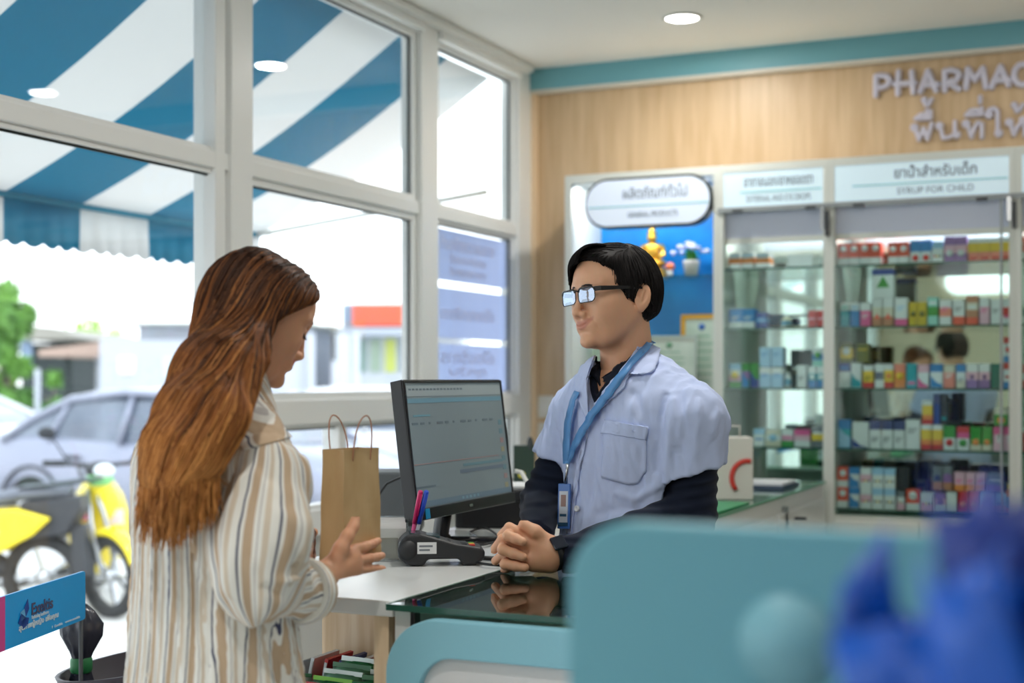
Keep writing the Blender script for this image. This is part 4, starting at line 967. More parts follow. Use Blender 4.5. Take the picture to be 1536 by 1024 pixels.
# blue wrapped bouquet on a small table, close to the lens
bp = at(1490, 900, .74)
s = empty('side_table', (bp[0]+.03, bp[1]-.03, 0), 0, 'small round white side table carrying the blue bouquet in the foreground', 'table')
MB().lathe([(.0, 0), (.17, 0), (.17, .02), (0, .02)], (0, 0, .98), WHITE, 30).build('table_top', s)
MB().tube([(0, 0, .02), (0, 0, .98)], .025, CHROME, 14).build('leg', s); MB().lathe([(0, 0), (.14, 0), (.13, .015), (0, .02)], (0, 0, 0), CHROME, 26).build('base', s)
s = empty('wrapped_bouquet', (bp[0]+.03, bp[1]-.03, 1.001), 0, 'blurred bouquet in crumpled bright blue wrapping at the lower right corner', 'bouquet')
BW = mat('blue_wrap', (0, 84, 190), .35); BW2 = mat('navy_wrap', (4, 50, 140), .4); GWp = mat('grey_tissue', (120, 150, 190), .6)
random.seed(11)
def ruffle(nm, m_, r0, r1, h0, h1, ph, amp, nn=44, e0=0, e1=2*math.pi):
    b = MB(); v, f = [], []; R_ = 9
    for i in range(R_):
        t = i/(R_-1)
        for k in range(nn+1):
            a = e0+(e1-e0)*k/nn
            r_ = (r0+(r1-r0)*t**.8)*(1+amp*t*math.sin(7*a+ph)+.5*amp*t*math.sin(13*a+ph*2)); z = h0+(h1-h0)*t+.022*t*math.sin(5*a+ph*3)+.012*t*math.sin(17*a)
            v.append((r_*math.cos(a), r_*math.sin(a), z))
    for i in range(R_-1):
        for k in range(nn): f.append((i*(nn+1)+k, i*(nn+1)+k+1, (i+1)*(nn+1)+k+1, (i+1)*(nn+1)+k))
    b.add(v, f, m_, True); o_ = b.build(nm, s); o_.modifiers.new('th', 'SOLIDIFY').thickness = .0015; return o_
ruffle('tissue', GWp, .02, .115, 0, .20, .4, .10)
ruffle('wrapping', BW, .02, .10, .02, .31, 1.7, .14)
ruffle('wrapping', BW2, .015, .05, .03, .34, 3.1, .2)
fl = MB()
for i in range(9):
    a = i*2.4; rr = .012+.006*i; fl.ell((rr*math.cos(a), rr*math.sin(a), (.325-.02*rr*10)), (.018, .018, .016), BW, 10, 6)
fl.build('blossoms', s)

# counter along the back, behind the pharmacist
s = empty('low_display_counter', (-1.43, 4.4, 0), 0, 'low white glass topped counter behind the pharmacist, by the cabinets', 'counter')
o = (-1.43, 4.4, 0); LX = -1.11
MB().box(-1.75, LX, 3.76, 5.29, 0, CZ-.006, CWHITE).build('body', s, off=o, bevel=.003)
MB().box(-1.75, LX+.006, 3.76, 5.29, CZ-.006, CZ+.002, SHELFG).box(LX+.006, LX+.009, 3.76, 5.29, CZ-.006, CZ+.003, mat('edge_mint', (96, 160, 126), .3)).build('glass_top', s, off=o)
MB().box(LX, LX+.012, 4.62, 4.66, .88, .99, CHROME).box(LX, LX+.05, 4.75, 4.77, .935, .945, GREYD).build('handle', s, off=o)
MB().box(LX, LX+.012, 3.8, 4.5, .1, .97, CWHITE).box(LX, LX+.012, 4.53, 5.26, .1, .97, CWHITE).build('door', s, off=o, bevel=.002)
# things on it
s = empty('green_mat', (-1.33, 3.98, CZ+.0025), 0, 'green mat on the low counter behind the pharmacist', 'mat')
MB().box(-.21, .215, -.20, .24, 0, .006, mat('green_mat', (46, 150, 96), .5)).build('sheet', s)
wp = at(1096, 750, 4.5)
s = empty('white_shopping_bag', (wp[0]-.0, wp[1], CZ+.0025), YAW, 'white paper carrier bag with red curved stripe on the low counter', 'bag')
CBAG = mat('carton_white_bag', (214, 210, 202), .6)
MB().box(-.065, .065, -.05, .05, 0, .20, CBAG).build('body', s, bevel=.004)
b = MB(); b.tube([(.05*math.cos(a)+.045, -.052, .07+.055*math.sin(a)) for a in np.linspace(1.35, 3.9, 10)], .008, mat('red_curve', (204, 56, 44), .5)); b.build('red_stripe', s)
b = MB(); b.tube([(-.02, 0, .2), (-.02, 0, .235), (.03, 0, .235), (.03, 0, .2)], .003, CBAG)
b.build('handle', s)
wp = at(1150, 722, 5.0)
s = empty('clip_board', (wp[0]-.02, wp[1], CZ+.0025), 0, 'dark flat folder lying on the low counter near the cabinets', 'folder')
MB().box(-.11, .11, -.12, .12, 0, .012, mat('folder_navy', (60, 76, 100), .5)).build('cover', s); MB().box(-.10, .10, -.11, .11, .012, .02, cm('w')).build('papers', s)
wp = at(1108, 690, 5.15)
med_box(wp[0]-.06, wp[0]+.02, wp[1], .05, CZ+.003, .16, 'ggw', ('bar', 'w', .5), 'standing on low counter beside the white carrier bag', 'cartons on the low counter')
wp = at(1076, 660, 4.9)
med_box(wp[0]-.05, wp[0]+.02, wp[1], .05, CZ+.003, .22, 'wlw', ('lines', 'd', .5), 'tall, on low counter behind the white carrier bag', 'cartons on the low counter')

# ------------------------------------------------------------------ goods in the counter opening
TRAY = mat('grey_carton_tray', (150, 146, 142), .7)
def tray(x0, x1, y0, y1, z, h, label):
    s = empty('carton_tray', ((x0+x1)/2, (y0+y1)/2, z), 0, label, 'tray'); a, b_ = (x1-x0)/2, (y1-y0)/2
    m = MB(); m.box(-a, a, -b_, b_, 0, .004, TRAY).box(-a, a, -b_, -b_+.004, .004, h*.75, TRAY).box(-a, a, b_-.004, b_, .004, h, TRAY).box(-a, -a+.004, -b_+.004, b_-.004, .004, h, TRAY).box(a-.004, a, -b_+.004, b_-.004, .004, h, TRAY)
    m.build('walls', s); return s
SZ = .7155
tray(-1.50, -1.262, 2.18, 2.42, SZ, .085, 'grey carton tray of green packets inside the counter opening')
tray(-1.63, -1.51, 2.18, 2.42, SZ, .085, 'grey carton tray of silver sachets left of the green packets')
tray(-1.62, -1.30, 2.43, 2.58, SZ, .11, 'grey carton tray of striped booklets behind the green packets')
GRN = mat('packet_green', (30, 112, 60), .35); GRN2 = mat('packet_sage', (92, 146, 112), .4); LIME = mat('packet_lime', (130, 210, 40), .4); SIL = mat('packet_silver', (186, 196, 190), .3, metal=.3); REDP = mat('packet_red', (200, 40, 50), .4)
def packet(x, y, z, w, h, m1, m2, tilt, rz, label, group):
    s = empty('packet', (x, y, z), rz, label, 'packet', group)
    s.rotation_euler = (tilt, 0, rz)
    b = MB(); v, f = [], []; NX, NZ = 6, 6
    for sg in (1, -1):
        for i in range(NX+1):
            for j in range(NZ+1):
                u, t = i/NX*2-1, j/NZ*2-1; th = .007*(1-u**4)*(1-t**4)
                v.append((u*w/2, sg*th, (t+1)*h/2))
    K = (NX+1)*(NZ+1)
    for q in (0, K):
        for i in range(NX):
            for j in range(NZ): f.append((q+i*(NZ+1)+j, q+i*(NZ+1)+j+1, q+(i+1)*(NZ+1)+j+1, q+(i+1)*(NZ+1)+j))
    b.add(v, f, m1, True); b.build('pouch', s)
    MB().box(-w*.32, w*.32, -.0095, -.004, h*.38, h*.72, m2).box(-w/2, w/2, -.002, .002, h*.93, h, m2).build('printed_label', s)
    return s
k = 0
for i, (yy, m1, m2, nm) in enumerate(((2.21, GRN, REDP, 'green and red'), (2.245, LIME, GRN, 'bright lime green'), (2.275, LIME, GRN, 'bright lime green'), (2.315, GRN, GRN2, 'dark green'), (2.35, GRN2, SIL, 'sage green'), (2.385, GRN2, SIL, 'sage green'))):
    packet(-1.325-.002*i, yy, SZ+.006, .10, .115+.004*i, m1, m2, -.22, .12, '%s packet, %s from the front of the right column' % (nm, ORD[i]), 'packets in the green tray')
    packet(-1.435-.002*i, yy+.01, SZ+.006, .095, .11+.006*i, (GRN, SIL, GRN, GRN2, GRN2, GRN)[i], (SIL, REDP, LIME, SIL, GRN, SIL)[i], -.25, -.1, '%s packet, %s from the front of the left column' % (('green', 'silver', 'green', 'sage green', 'sage green', 'green')[i], ORD[i]), 'packets in the green tray')
for i in range(5):
    packet(-1.570-.004*(i % 2), 2.22+.035*i, SZ+.006, .085, .105, SIL, (GRN, REDP, GRN, REDP, GRN)[i], -.2, .2, 'silver foil sachet, %s from the front of the left tray' % ORD[i], 'silver sachets')
for i in range(8):
    x = -1.60+.034*i
    s = empty('booklet', (x, 2.505, SZ+.006), 0, 'thin %s booklet, %s from the left in the rear tray' % (('white', 'red', 'blue grey')[i % 3], ORD[i]), 'booklet', 'booklets in the rear tray')
    MB().box(-.004, .004, -.05, .05, 0, .122, (cm('w'), cm('r'), cm('n'))[i % 3]).build('cover', s); MB().box(-.003, .003, -.0515, -.05, .01, .115, cm('w')).build('pages', s)
    s.rotation_euler = (0, .22, 0)
b_ = empty('small_carton', (-1.285, 2.46, SZ+.001), 0, 'white and orange upright carton against the wooden side inside the counter', 'carton')
b_.location = (-1.275, 2.50, SZ+.001); MB().box(-.02, .02, -.03, .03, 0, .17, cm('w')).box(-.0205, .0205, -.0305, .0305, .0, .05, cm('O')).build('carton', b_)

# ------------------------------------------------------------------ monitor
BL = F(624, 770, 2.98); BR = F(769, 737, 3.45); TL = F(609, 568, 2.98); TR = F(753, 571, 3.45)
c0 = (BL+BR)/2; c0w = to_world(*c0)
e = (BR-BL); wid = np.linalg.norm(e[:2]); ang = math.atan2(e[1], e[0])
s = empty('computer_monitor', (c0w[0], c0w[1], CZ), YAW+ang, 'black computer monitor showing a pale form on the white counter', 'monitor')
up = ((TL-BL)+(TR-BR))/2; tilt = math.radians(7)
hgt = np.linalg.norm(up); z0 = c0[2]-CZ
mon = empty('tilt', (0, 0, 0)); bpy.data.objects.remove(mon)
Rt = Matrix.Rotation(-tilt, 3, 'X')
def mt(x, y, z): q = Rt @ Vector((x, y, z)); return (q[0], q[1], q[2]+z0)
def mpart(name, mb, par=s, bevel=0): mb.v = [mt(*p) for p in mb.v]; return mb.build(name, par, bevel=bevel)
BEZ = mat('monitor_bezel', (24, 24, 28), .3)
mpart('housing', MB().box(-wid/2, wid/2, .001, .03, -.022, hgt, BEZ).box(-wid/2, wid/2, -.006, .001, -.022, .004, BEZ).box(-wid/2, -wid/2+.007, -.004, .001, .004, hgt, BEZ).box(wid/2-.007, wid/2, -.004, .001, .004, hgt, BEZ).box(-wid/2+.007, wid/2-.007, -.004, .001, hgt-.006, hgt, BEZ).box(-.16, .16, .03, .055, .04, hgt-.06, BEZ), bevel=.002)
scr = mpart('screen', MB().box(-wid/2+.007, wid/2-.007, -.0012, 0.0008, .004, hgt-.006, mat('screen_lit', (118, 132, 137), .35, emit=.12)))
def C(n, c, e_=.16): return mat('screen_'+n, c, .4, emit=e_)
q = MB(); X0, X1 = -wid/2+.012, wid/2-.012
q.box(X0, X1, -.0018, -.0013, hgt-.035, hgt-.012, C('pale', (140, 152, 155))).box(X0, X1, -.0018, -.0013, hgt-.050, hgt-.040, C('cyan_bar', (98, 136, 152)))
for i in range(16): q.box(X0+.01+.017*i, X0+.01+.017*i+.011, -.0022, -.0018, hgt-.022, hgt-.018, C('ink', (92, 106, 114)))
for i in range(11): q.box(X0+.01+.04*i, X0+.01+.04*i+.028-.01*(i % 3), -.002, -.0014, hgt-.098, hgt-.093, C('ink', (92, 106, 114)))
q.box(X0+.02, X0+.1, -.002, -.0014, hgt-.08, hgt-.076, C('cyan', (96, 138, 152)))
for i in range(8): q.box(X1-.03, X1-.012, -.002, -.0014, hgt-.11-.022*i, hgt-.098-.022*i, (C('teal', (92, 124, 134)), C('teal', (92, 124, 134)), C('rose', (140, 118, 118)), C('amber', (140, 138, 112)))[i % 4])
q.box(X0, X1-.05, -.002, -.0014, hgt-.185, hgt-.183, C('rose', (140, 118, 118))).box(X0+.24, X1-.03, -.002, -.0014, hgt-.2, hgt-.194, C('teal', (92, 124, 134))).box(X0+.22, X1-.03, -.002, -.0014, hgt-.215, hgt-.207, C('ink2', (92, 106, 120)))
q.box(X0, X0+.09, -.002, -.0014, hgt-.236, hgt-.232, C('ink', (92, 106, 114)))
q.box(X0, X1, -.0018, -.0013, .006, .018, C('taskbar', (96, 116, 130)))
for i in range(5): q.box(-.03+.02*i, -.02+.02*i, -.0022, -.0018, .009, .015, C('dot', (108, 140, 155)))
mpart('screen_image', q, scr)
lbl = text('screen_text', 'PharmaSoft', .03, C('ink2', (92, 106, 120)), scr, (0, 0, 0), (1, 0, 0), (0, 0, 1), .0002, 0, fit=.09)
for v_ in lbl.data.vertices: v_.co = mt(v_.co[0]+.03, v_.co[1]-.0022, v_.co[2]+hgt-.078)
bpy.data.objects.remove(lbl)
mpart('energy_label', MB().box(-wid/2+.03, -wid/2+.05, -.0075, -.006, -.020, .002, mat('cyan_sticker', (20, 140, 190), .4)))
mpart('maker_badge', MB().box(-.008, .01, -.0075, -.006, -.012, -.006, CHROME))
b = MB(); b.tube([(0, .04, z0+.1), (0, .07, .03), (0, .06, .012)], [.022, .02, .02], BEZ); b.tube([(0, .06, .012), (-.12, -.05, .008)], [.012, .008], BEZ).tube([(0, .06, .012), (.12, -.05, .008)], [.012, .008], BEZ).tube([(0, .06, .012), (0, .15, .008)], [.012, .008], BEZ)
b.build('stand', s)

# card terminal
wp = at(662, 838, 2.93)
s = empty('card_terminal', (wp[0], wp[1], CZ+.0005), YAW+math.radians(6), 'black card payment terminal lying on the white counter', 'card terminal')
prof = [(-.092, .018), (-.09, .050), (-.074, .066), (-.045, .068), (.03, .046), (.080, .038), (.09, .03), (.088, .012), (.07, .001), (.042, .001), (.036, .014), (-.03, .014), (-.038, .001), (-.07, .001)]
MB().prism([(x, -.038, z) for x, z in prof], (0, .076, 0), mat('terminal_body', (36, 38, 42), .5)).build('body', s, bevel=.006, seg=3)
def slope(x): return .068-(x+.045)*.022/.075*1.0
kp = MB()
for i in range(4):
    for j in range(3):
        x = .012+.017*i; zz = .0515-.0062*i if i < 2 else .0455-.0025*(i-2)
        kp.box(x-.006, x+.006, -.022+.018*j-.006, -.022+.018*j+.006, zz-.006, zz, (GREYD, cm('r'), cm('y'), cm('g'))[0 if i < 3 else j+1])
kp.build('keypad', s)
d = MB(); d.prism([(-.068, -.026, .0665), (-.004, -.026, .0575), (-.004, .026, .0575), (-.068, .026, .0665)], (0, 0, .0028), mat('terminal_display', (70, 90, 96), .15)); d.build('display', s)
MB().box(-.052, -.012, -.0392, -.038, .026, .050, cm('w')).box(-.048, -.02, -.0398, -.0392, .040, .044, cm('d')).box(-.048, -.026, -.0398, -.0392, .032, .036, cm('d')).build('paper_label', s)
MB().lathe([(0, 0), (.02, 0), (.02, -.003), (0, -.003)], (-.072, -.037, .034), mat('terminal_body', (36, 38, 42), .5), 20, 'y').build('roll_cover', s)
# cables
b = MB(); b.tube([at(690, 820, 3.0)[:2]+(CZ+.006,), at(742, 826, 2.97)[:2]+(CZ+.006,), at(790, 812, 3.1)[:2]+(CZ+.006,), at(800, 790, 3.4)[:2]+(CZ+.006,)], .005, DARK)
b.build('power_cable'); props(bpy.context.scene.collection.objects[-1], 'black cable running right from the card terminal towards the clasped hands', 'cable')
for k, (pts, lb) in enumerate(((((700, 842, 2.95), (735, 846, 2.86), (770, 838, 2.9), (800, 815, 3.1)), 'thin black cable nearest the clasped hands on the counter'),
                            (((690, 806, 3.15), (720, 800, 3.3), (705, 790, 3.5), (730, 783, 3.55), (752, 790, 3.35)), 'looped black cable under the monitor stand'),
                            (((640, 800, 3.2), (668, 812, 3.1), (690, 798, 3.3), (720, 812, 3.2), (745, 800, 3.3)), 'tangled black cable below the monitor chin'))):
    pp = [np.array(at(*p)) for p in pts]; pp = [np.array([p[0], p[1], CZ+.004+.004*(i % 2)]) for i, p in enumerate(pp)]
    t = []
    for i in range(len(pp)-1):
        for u in np.linspace(0, 1, 7)[:-1]:
            p_1, p_2, p_3, p_4 = pp[max(i-1, 0)], pp[i], pp[i+1], pp[min(i+2, len(pp)-1)]
            t.append(.5*((2*p_2)+(-p_1+p_3)*u+(2*p_1-5*p_2+4*p_3-p_4)*u*u+(-p_1+3*p_2-3*p_3+p_4)*u**3))
    t.append(pp[-1])
    o_ = MB().tube(t, .003, DARK, 6).build('cable'); props(o_, lb, 'cable')
# clear acrylic card box with pens
wp = at(587, 832, 3.0)
ACR = glass_mat('clear_acrylic', (251, 252, 252), 2.5, .15)
s = empty('acrylic_box', (wp[0], wp[1], CZ+.0005), YAW+.1, 'clear acrylic box of pale papers beside the card terminal', 'box')
for nm, a in (('wall', (-.036, .036, -.035, -.032, 0, .07)), ('wall', (-.036, .036, .032, .035, 0, .09)), ('wall', (-.036, -.033, -.032, .032, 0, .09)), ('wall', (.033, .036, -.032, .032, 0, .09))):
    MB().box(*a, ACR).build(nm, s)
MB().box(-.036, .036, -.035, .035, 0, .003, ACR).build('base', s)
MB().box(-.028, .014, -.031, -.0300, .006, .05, mat('name_card', (150, 152, 140), .6)).build('front_card', s)
for k in range(7):
    x = empty('paper_slip', (wp[0], wp[1], CZ), YAW+.1, 'pale paper slip, %s from the front of the acrylic box' % ORD[k], 'paper', 'paper slips in the acrylic box')
    MB().box(-.031, .031-.003*(k % 2), -.028+.008*k, -.0272+.008*k, .005, .082+.004*(k % 3), mat('slip_paper', (240, 241, 240), .7)).build('sheet', x)
for k, (px, px1, c, lb) in enumerate(((613, 631, (200, 30, 100), 'magenta pen standing between acrylic box and card terminal'), (617, 640, (40, 80, 200), 'blue capped pen standing between acrylic box and card terminal'))):
    p0, p1 = np.array(at(px, 800, 2.985)), np.array(at(px1, 736, 2.935)); p0 = np.array([p0[0], p0[1], CZ+.012])
    d = p1-p0
    s = empty('pen', tuple(p0), 0, lb, 'pen')
    MB().tube([(0, 0, 0), tuple(d*.55)], .0042, cm('p') if k == 0 else mat('pen_clear', (190, 196, 210), .3), 10).build('barrel', s)
    MB().tube([tuple(d*.5), tuple(d*.98), tuple(d)], [.0055, .0055, .004], mat('pen_cap_%s' % ('magenta', 'blue')[k], c, .3), 10).build('cap', s)
    MB().tube([tuple(d*.62+np.array([.006, -.003, 0])), tuple(d*.95+np.array([.006, -.003, 0]))], .0015, mat('pen_cap_%s' % ('magenta', 'blue')[k], c, .3), 6).build('clip', s)
wp = at(622, 800, 3.06)
s = empty('pen_cup', (wp[0], wp[1], CZ+.0005), 0, 'small dark pen cup half hidden behind the card terminal', 'cup')
MB().lathe([(.020, 0), (.023, .045), (.021, .045), (.018, .004)], (0, 0, 0), GREYD, 20).build('cup_wall', s)
# grey printer behind, black drawer, and things at its right
wp = at(598, 790, 3.55)
s = empty('label_printer', (wp[0], wp[1], CZ+.0005), YAW, 'grey box shaped printer behind the paper bag and acrylic box', 'printer')
MB().box(-.075, .06, -.06, .09, 0, .155, mat('printer_grey', (92, 98, 102), .55)).build('body', s, bevel=.006); MB().box(-.07, .055, -.062, -.06, .02, .03, DARK).build('slot', s)
b = MB(); b.tube([tuple(np.array(at(*p))) for p in ((566, 775, 3.35), (566, 745, 3.38), (580, 725, 3.4), (600, 716, 3.4), (618, 722, 3.4), (626, 745, 3.4))], .003, DARK, 6); o_ = b.build('cable'); props(o_, 'black cable looping up behind the acrylic box', 'cable')
wp = at(800, 780, 3.78)
s = empty('cash_drawer', (wp[0], wp[1]-.04, CZ), YAW, 'black cash drawer stand behind the monitor at its right', 'drawer unit')
MB().box(-.19, .05, -.12, .14, .0005, .10, mat('drawer_black', (34, 36, 40), .5)).build('body', s, bevel=.006); MB().box(-.17, .03, -.125, -.12, .01, .07, DARK).build('drawer_front', s)
s2 = empty('paper_stack', (wp[0]-.02, wp[1]-.04, CZ+.1005), YAW, 'pale papers lying on top of the black cash drawer', 'paper')
MB().box(-.04, .05, -.08, .08, 0, .006, mat('slip_paper', (240, 241, 240), .7)).build('sheets', s2)
b = MB(); b.tube([tuple(np.array(at(*p))) for p in ((772, 706, 3.62), (782, 708, 3.62), (790, 722, 3.60), (800, 732, 3.60))], .006, WHITE, 8); o_ = b.build('cable'); props(o_, 'short white cable hanging at the right of the monitor', 'cable')
wp = at(786, 706, 4.6)
s = empty('green_tin', (wp[0], wp[1], 0), YAW, 'dark green box stand with yellow badge between monitor and pharmacist', 'box')
MB().box(-.035, .035, -.03, .03, 1.08, 1.20, mat('tin_green', (44, 66, 56), .5)).box(-.04, .04, -.04, .04, 0, 1.08, GREYD).build('body', s)
MB().lathe([(0, 0), (.012, 0), (.012, -.002), (0, -.002)], (-.008, -.031, 1.105), mat('badge_yellow', (230, 220, 90), .4), 14, 'y').build('badge', s); MB().ell((.02, -.02, 1.20), (.012, .012, .03), GREYD).build('ornament', s)

# ------------------------------------------------------------------ blue hanging board and black basket by the window, lower left
BLUE = mat('board_blue', (0, 158, 232), .4)
D_ = 3.0
c = F(-10, 905, D_)
br = F(128, 928, 3.12); dirb = A(-.133, -.991, 0) if 'A' in globals() else np.array((-.133, -.991, 0.))
W_, H_ = .50, .108; ctr = br+dirb*W_/2
s = empty('brochure_rack', to_world(*ctr)[:2]+(0,), YAW+math.atan2(-dirb[1], -dirb[0]), 'bright blue and pink board on a dark pole by the window, lower left', 'sign board')
zb = CAMZ+(568-928)/FPX*3.12
b = MB(); b.prism([(x-W_/2, 0, z+zb) for x, z in rrect(W_, H_, .008, 4)], (0, .006, 0), BLUE); b.build('board', s)
xr = W_/2
MB().box(-W_/2+.008, xr-.365, -.0006, 0, zb+.0, zb+H_, mat('board_pink', (206, 64, 146), .4)).build('pink_panel', s)
LT = mat('board_letter', (70, 74, 110), .5); LW = mat('board_white', (210, 226, 236), .5); LB = mat('leaf_blue', (0, 60, 150), .4)
text('board_text', 'Exeltis', .034, LT, s, (xr-.255, -.0012, zb+.052), (1, 0, 0), (0, 0, 1), .0005, .0006, fit=.095)
text('board_text', 'Rethinking healthcare', .011, LW, s, (xr-.255, -.0012, zb+.043), (1, 0, 0), (0, 0, 1), .0005, 0, fit=.075)
text('board_text', 'สุขภาพผู้หญิง เพื่อคุณ', .015, LW, s, (xr-.31, -.0012, zb+.028), (1, 0, 0), (0, 0, 1), .0005, .0003, fit=.175)
text('board_text', 'f  Exeltis   www.exeltis', .008, LW, s, (xr-.165, -.0012, zb+.008), (1, 0, 0), (0, 0, 1), .0005, 0, fit=.135)
lf = MB()
for ang_, L_, w_ in ((80, .036, .010), (140, .02, .010), (200, .022, .010), (250, .024, .012), (290, .018, .010)):
    a = math.radians(ang_); d = np.array([1.5*math.cos(a), 0, math.sin(a)]); n_2 = np.array([-d[2], 0, d[0]]); c_ = np.array([xr-.282, -.0012, zb+.052])
    lf.prism([c_, c_+d*L_*.5+n_2*w_, c_+d*L_, c_+d*L_*.5-n_2*w_], (0, -.0006, 0), LB if ang_ != 140 else mat('leaf_light', (90, 170, 220), .4))
lf.build('leaf_emblem', s)
MB().tube([(xr+.003, .012, 0.02), (xr+.003, .012, zb+H_-.01)], .005, GREYD).build('pole', s)
# black twisted bag and basket
BK = mat('black_vinyl', (58, 60, 72), .22); BK2 = mat('basket_black', (56, 50, 60), .5)
wp = at(122, 1000, 3.2)
s = empty('folded_umbrella', (wp[0], wp[1], .45), 0, 'folded black umbrella tied with a green band below the blue board', 'umbrella')
b = MB(); v, f = [], []; n = 18
prof = [(.035, 0), (.034, .16), (.026, .27), (.015, .33), (.024, .36), (.04, .40), (.042, .43), (.026, .46), (.012, .475), (.002, .48)]
for i, (r_, z) in enumerate(prof):
    for k in range(n):
        a = 2*math.pi*k/n; rr = r_*(1+.28*math.sin(6*a+z*14)); v.append((rr*math.cos(a), rr*math.sin(a), z*.95))
for i in range(len(prof)-1):
    for k in range(n): f.append((i*n+k, i*n+(k+1) % n, (i+1)*n+(k+1) % n, (i+1)*n+k))
b.add(v, f, BK, True); b.build('canopy', s)
MB().lathe([(.022, .295), (.025, .30), (.025, .325), (.022, .33)], (0, 0, 0), mat('green_band', (40, 120, 70), .5), 16, cap=False).build('strap', s)
wp = at(222, 1000, 3.20)
s = empty('umbrella_basket', (wp[0], wp[1], 0), YAW+.25, 'black basket with folded rim on the floor by the window, lower left', 'basket')
b = MB(); v, f = [], []; n = 32
for i, (ra, rb_, z) in enumerate(((.15, .12, 0), (.18, .14, .4), (.20, .15, .765), (.205, .155, .775), (.195, .145, .775), (.17, .13, .4), (.14, .11, .02))):
    for k in range(n):
        a = 2*math.pi*k/n; zz = z+(.03*math.cos(a) if z > .7 else 0); v.append((ra*math.cos(a), rb_*math.sin(a), zz))
for i in range(6):
    for k in range(n): f.append((i*n+k, i*n+(k+1) % n, (i+1)*n+(k+1) % n, (i+1)*n+k))
f.append(tuple(range(6*n, 7*n))); f.append(tuple(range(n))[::-1])
b.add(v, f, BK2, True); b.build('basket_wall', s)
MB().obox((.02, -.158, .70), (.08, .01, .018), (0, .003, 0), (0, 0, .004), SIL).obox((.1, -.13, .735), (.03, .012, .004), (0, .003, 0), (0, 0, .016), mat('maroon_patch', (110, 40, 60), .5)).build('print', s)
# ------------------------------------------------------------------ implicit surface toolkit for the two figures
def A(*p): return np.array(p, float)
def sd_ell(P, c, r, R=None):
    q = P-np.asarray(c)
    if R is not None: q = q @ R          # columns of R are the local axes
    r = np.asarray(r, float)
    k0 = np.linalg.norm(q/r, axis=1); k1 = np.linalg.norm(q/(r*r), axis=1)+1e-9
    return k0*(k0-1)/k1
def sd_cone(P, a, b, ra, rb):            # capsule with two radii
    a = np.asarray(a, float); b = np.asarray(b, float); ab = b-a; L2 = ab@ab
    t = np.clip(((P-a)@ab)/L2, 0, 1)
    return np.linalg.norm(P-a-t[:, None]*ab, axis=1)-(ra+(rb-ra)*t)
def smin(a, b, k):
    h = np.clip(.5+.5*(b-a)/k, 0, 1); return b+(a-b)*h-k*h*(1-h)
def smax(a, b, k): return -smin(-a, -b, k)
def wob(P, freq, seed, n=6):
    rs = np.random.RandomState(seed); out = 0
    for i in range(n):
        k = rs.normal(size=3)*np.asarray(freq); out = out+np.sin(P@k+rs.uniform(0, 6.28))
    return out/n
def polyline_d(P, pts):
    d = None
    for a, b in zip(pts[:-1], pts[1:]):
        e = sd_cone(P, a, b, 0, 0); d = e if d is None else np.minimum(d, e)
    return d
def crease(P, d, pts, w, h):             # raise (h>0) or press (h<0) a rounded fold along a polyline
    q = polyline_d(P, pts); return d-h*np.exp(-(q/w)**2)

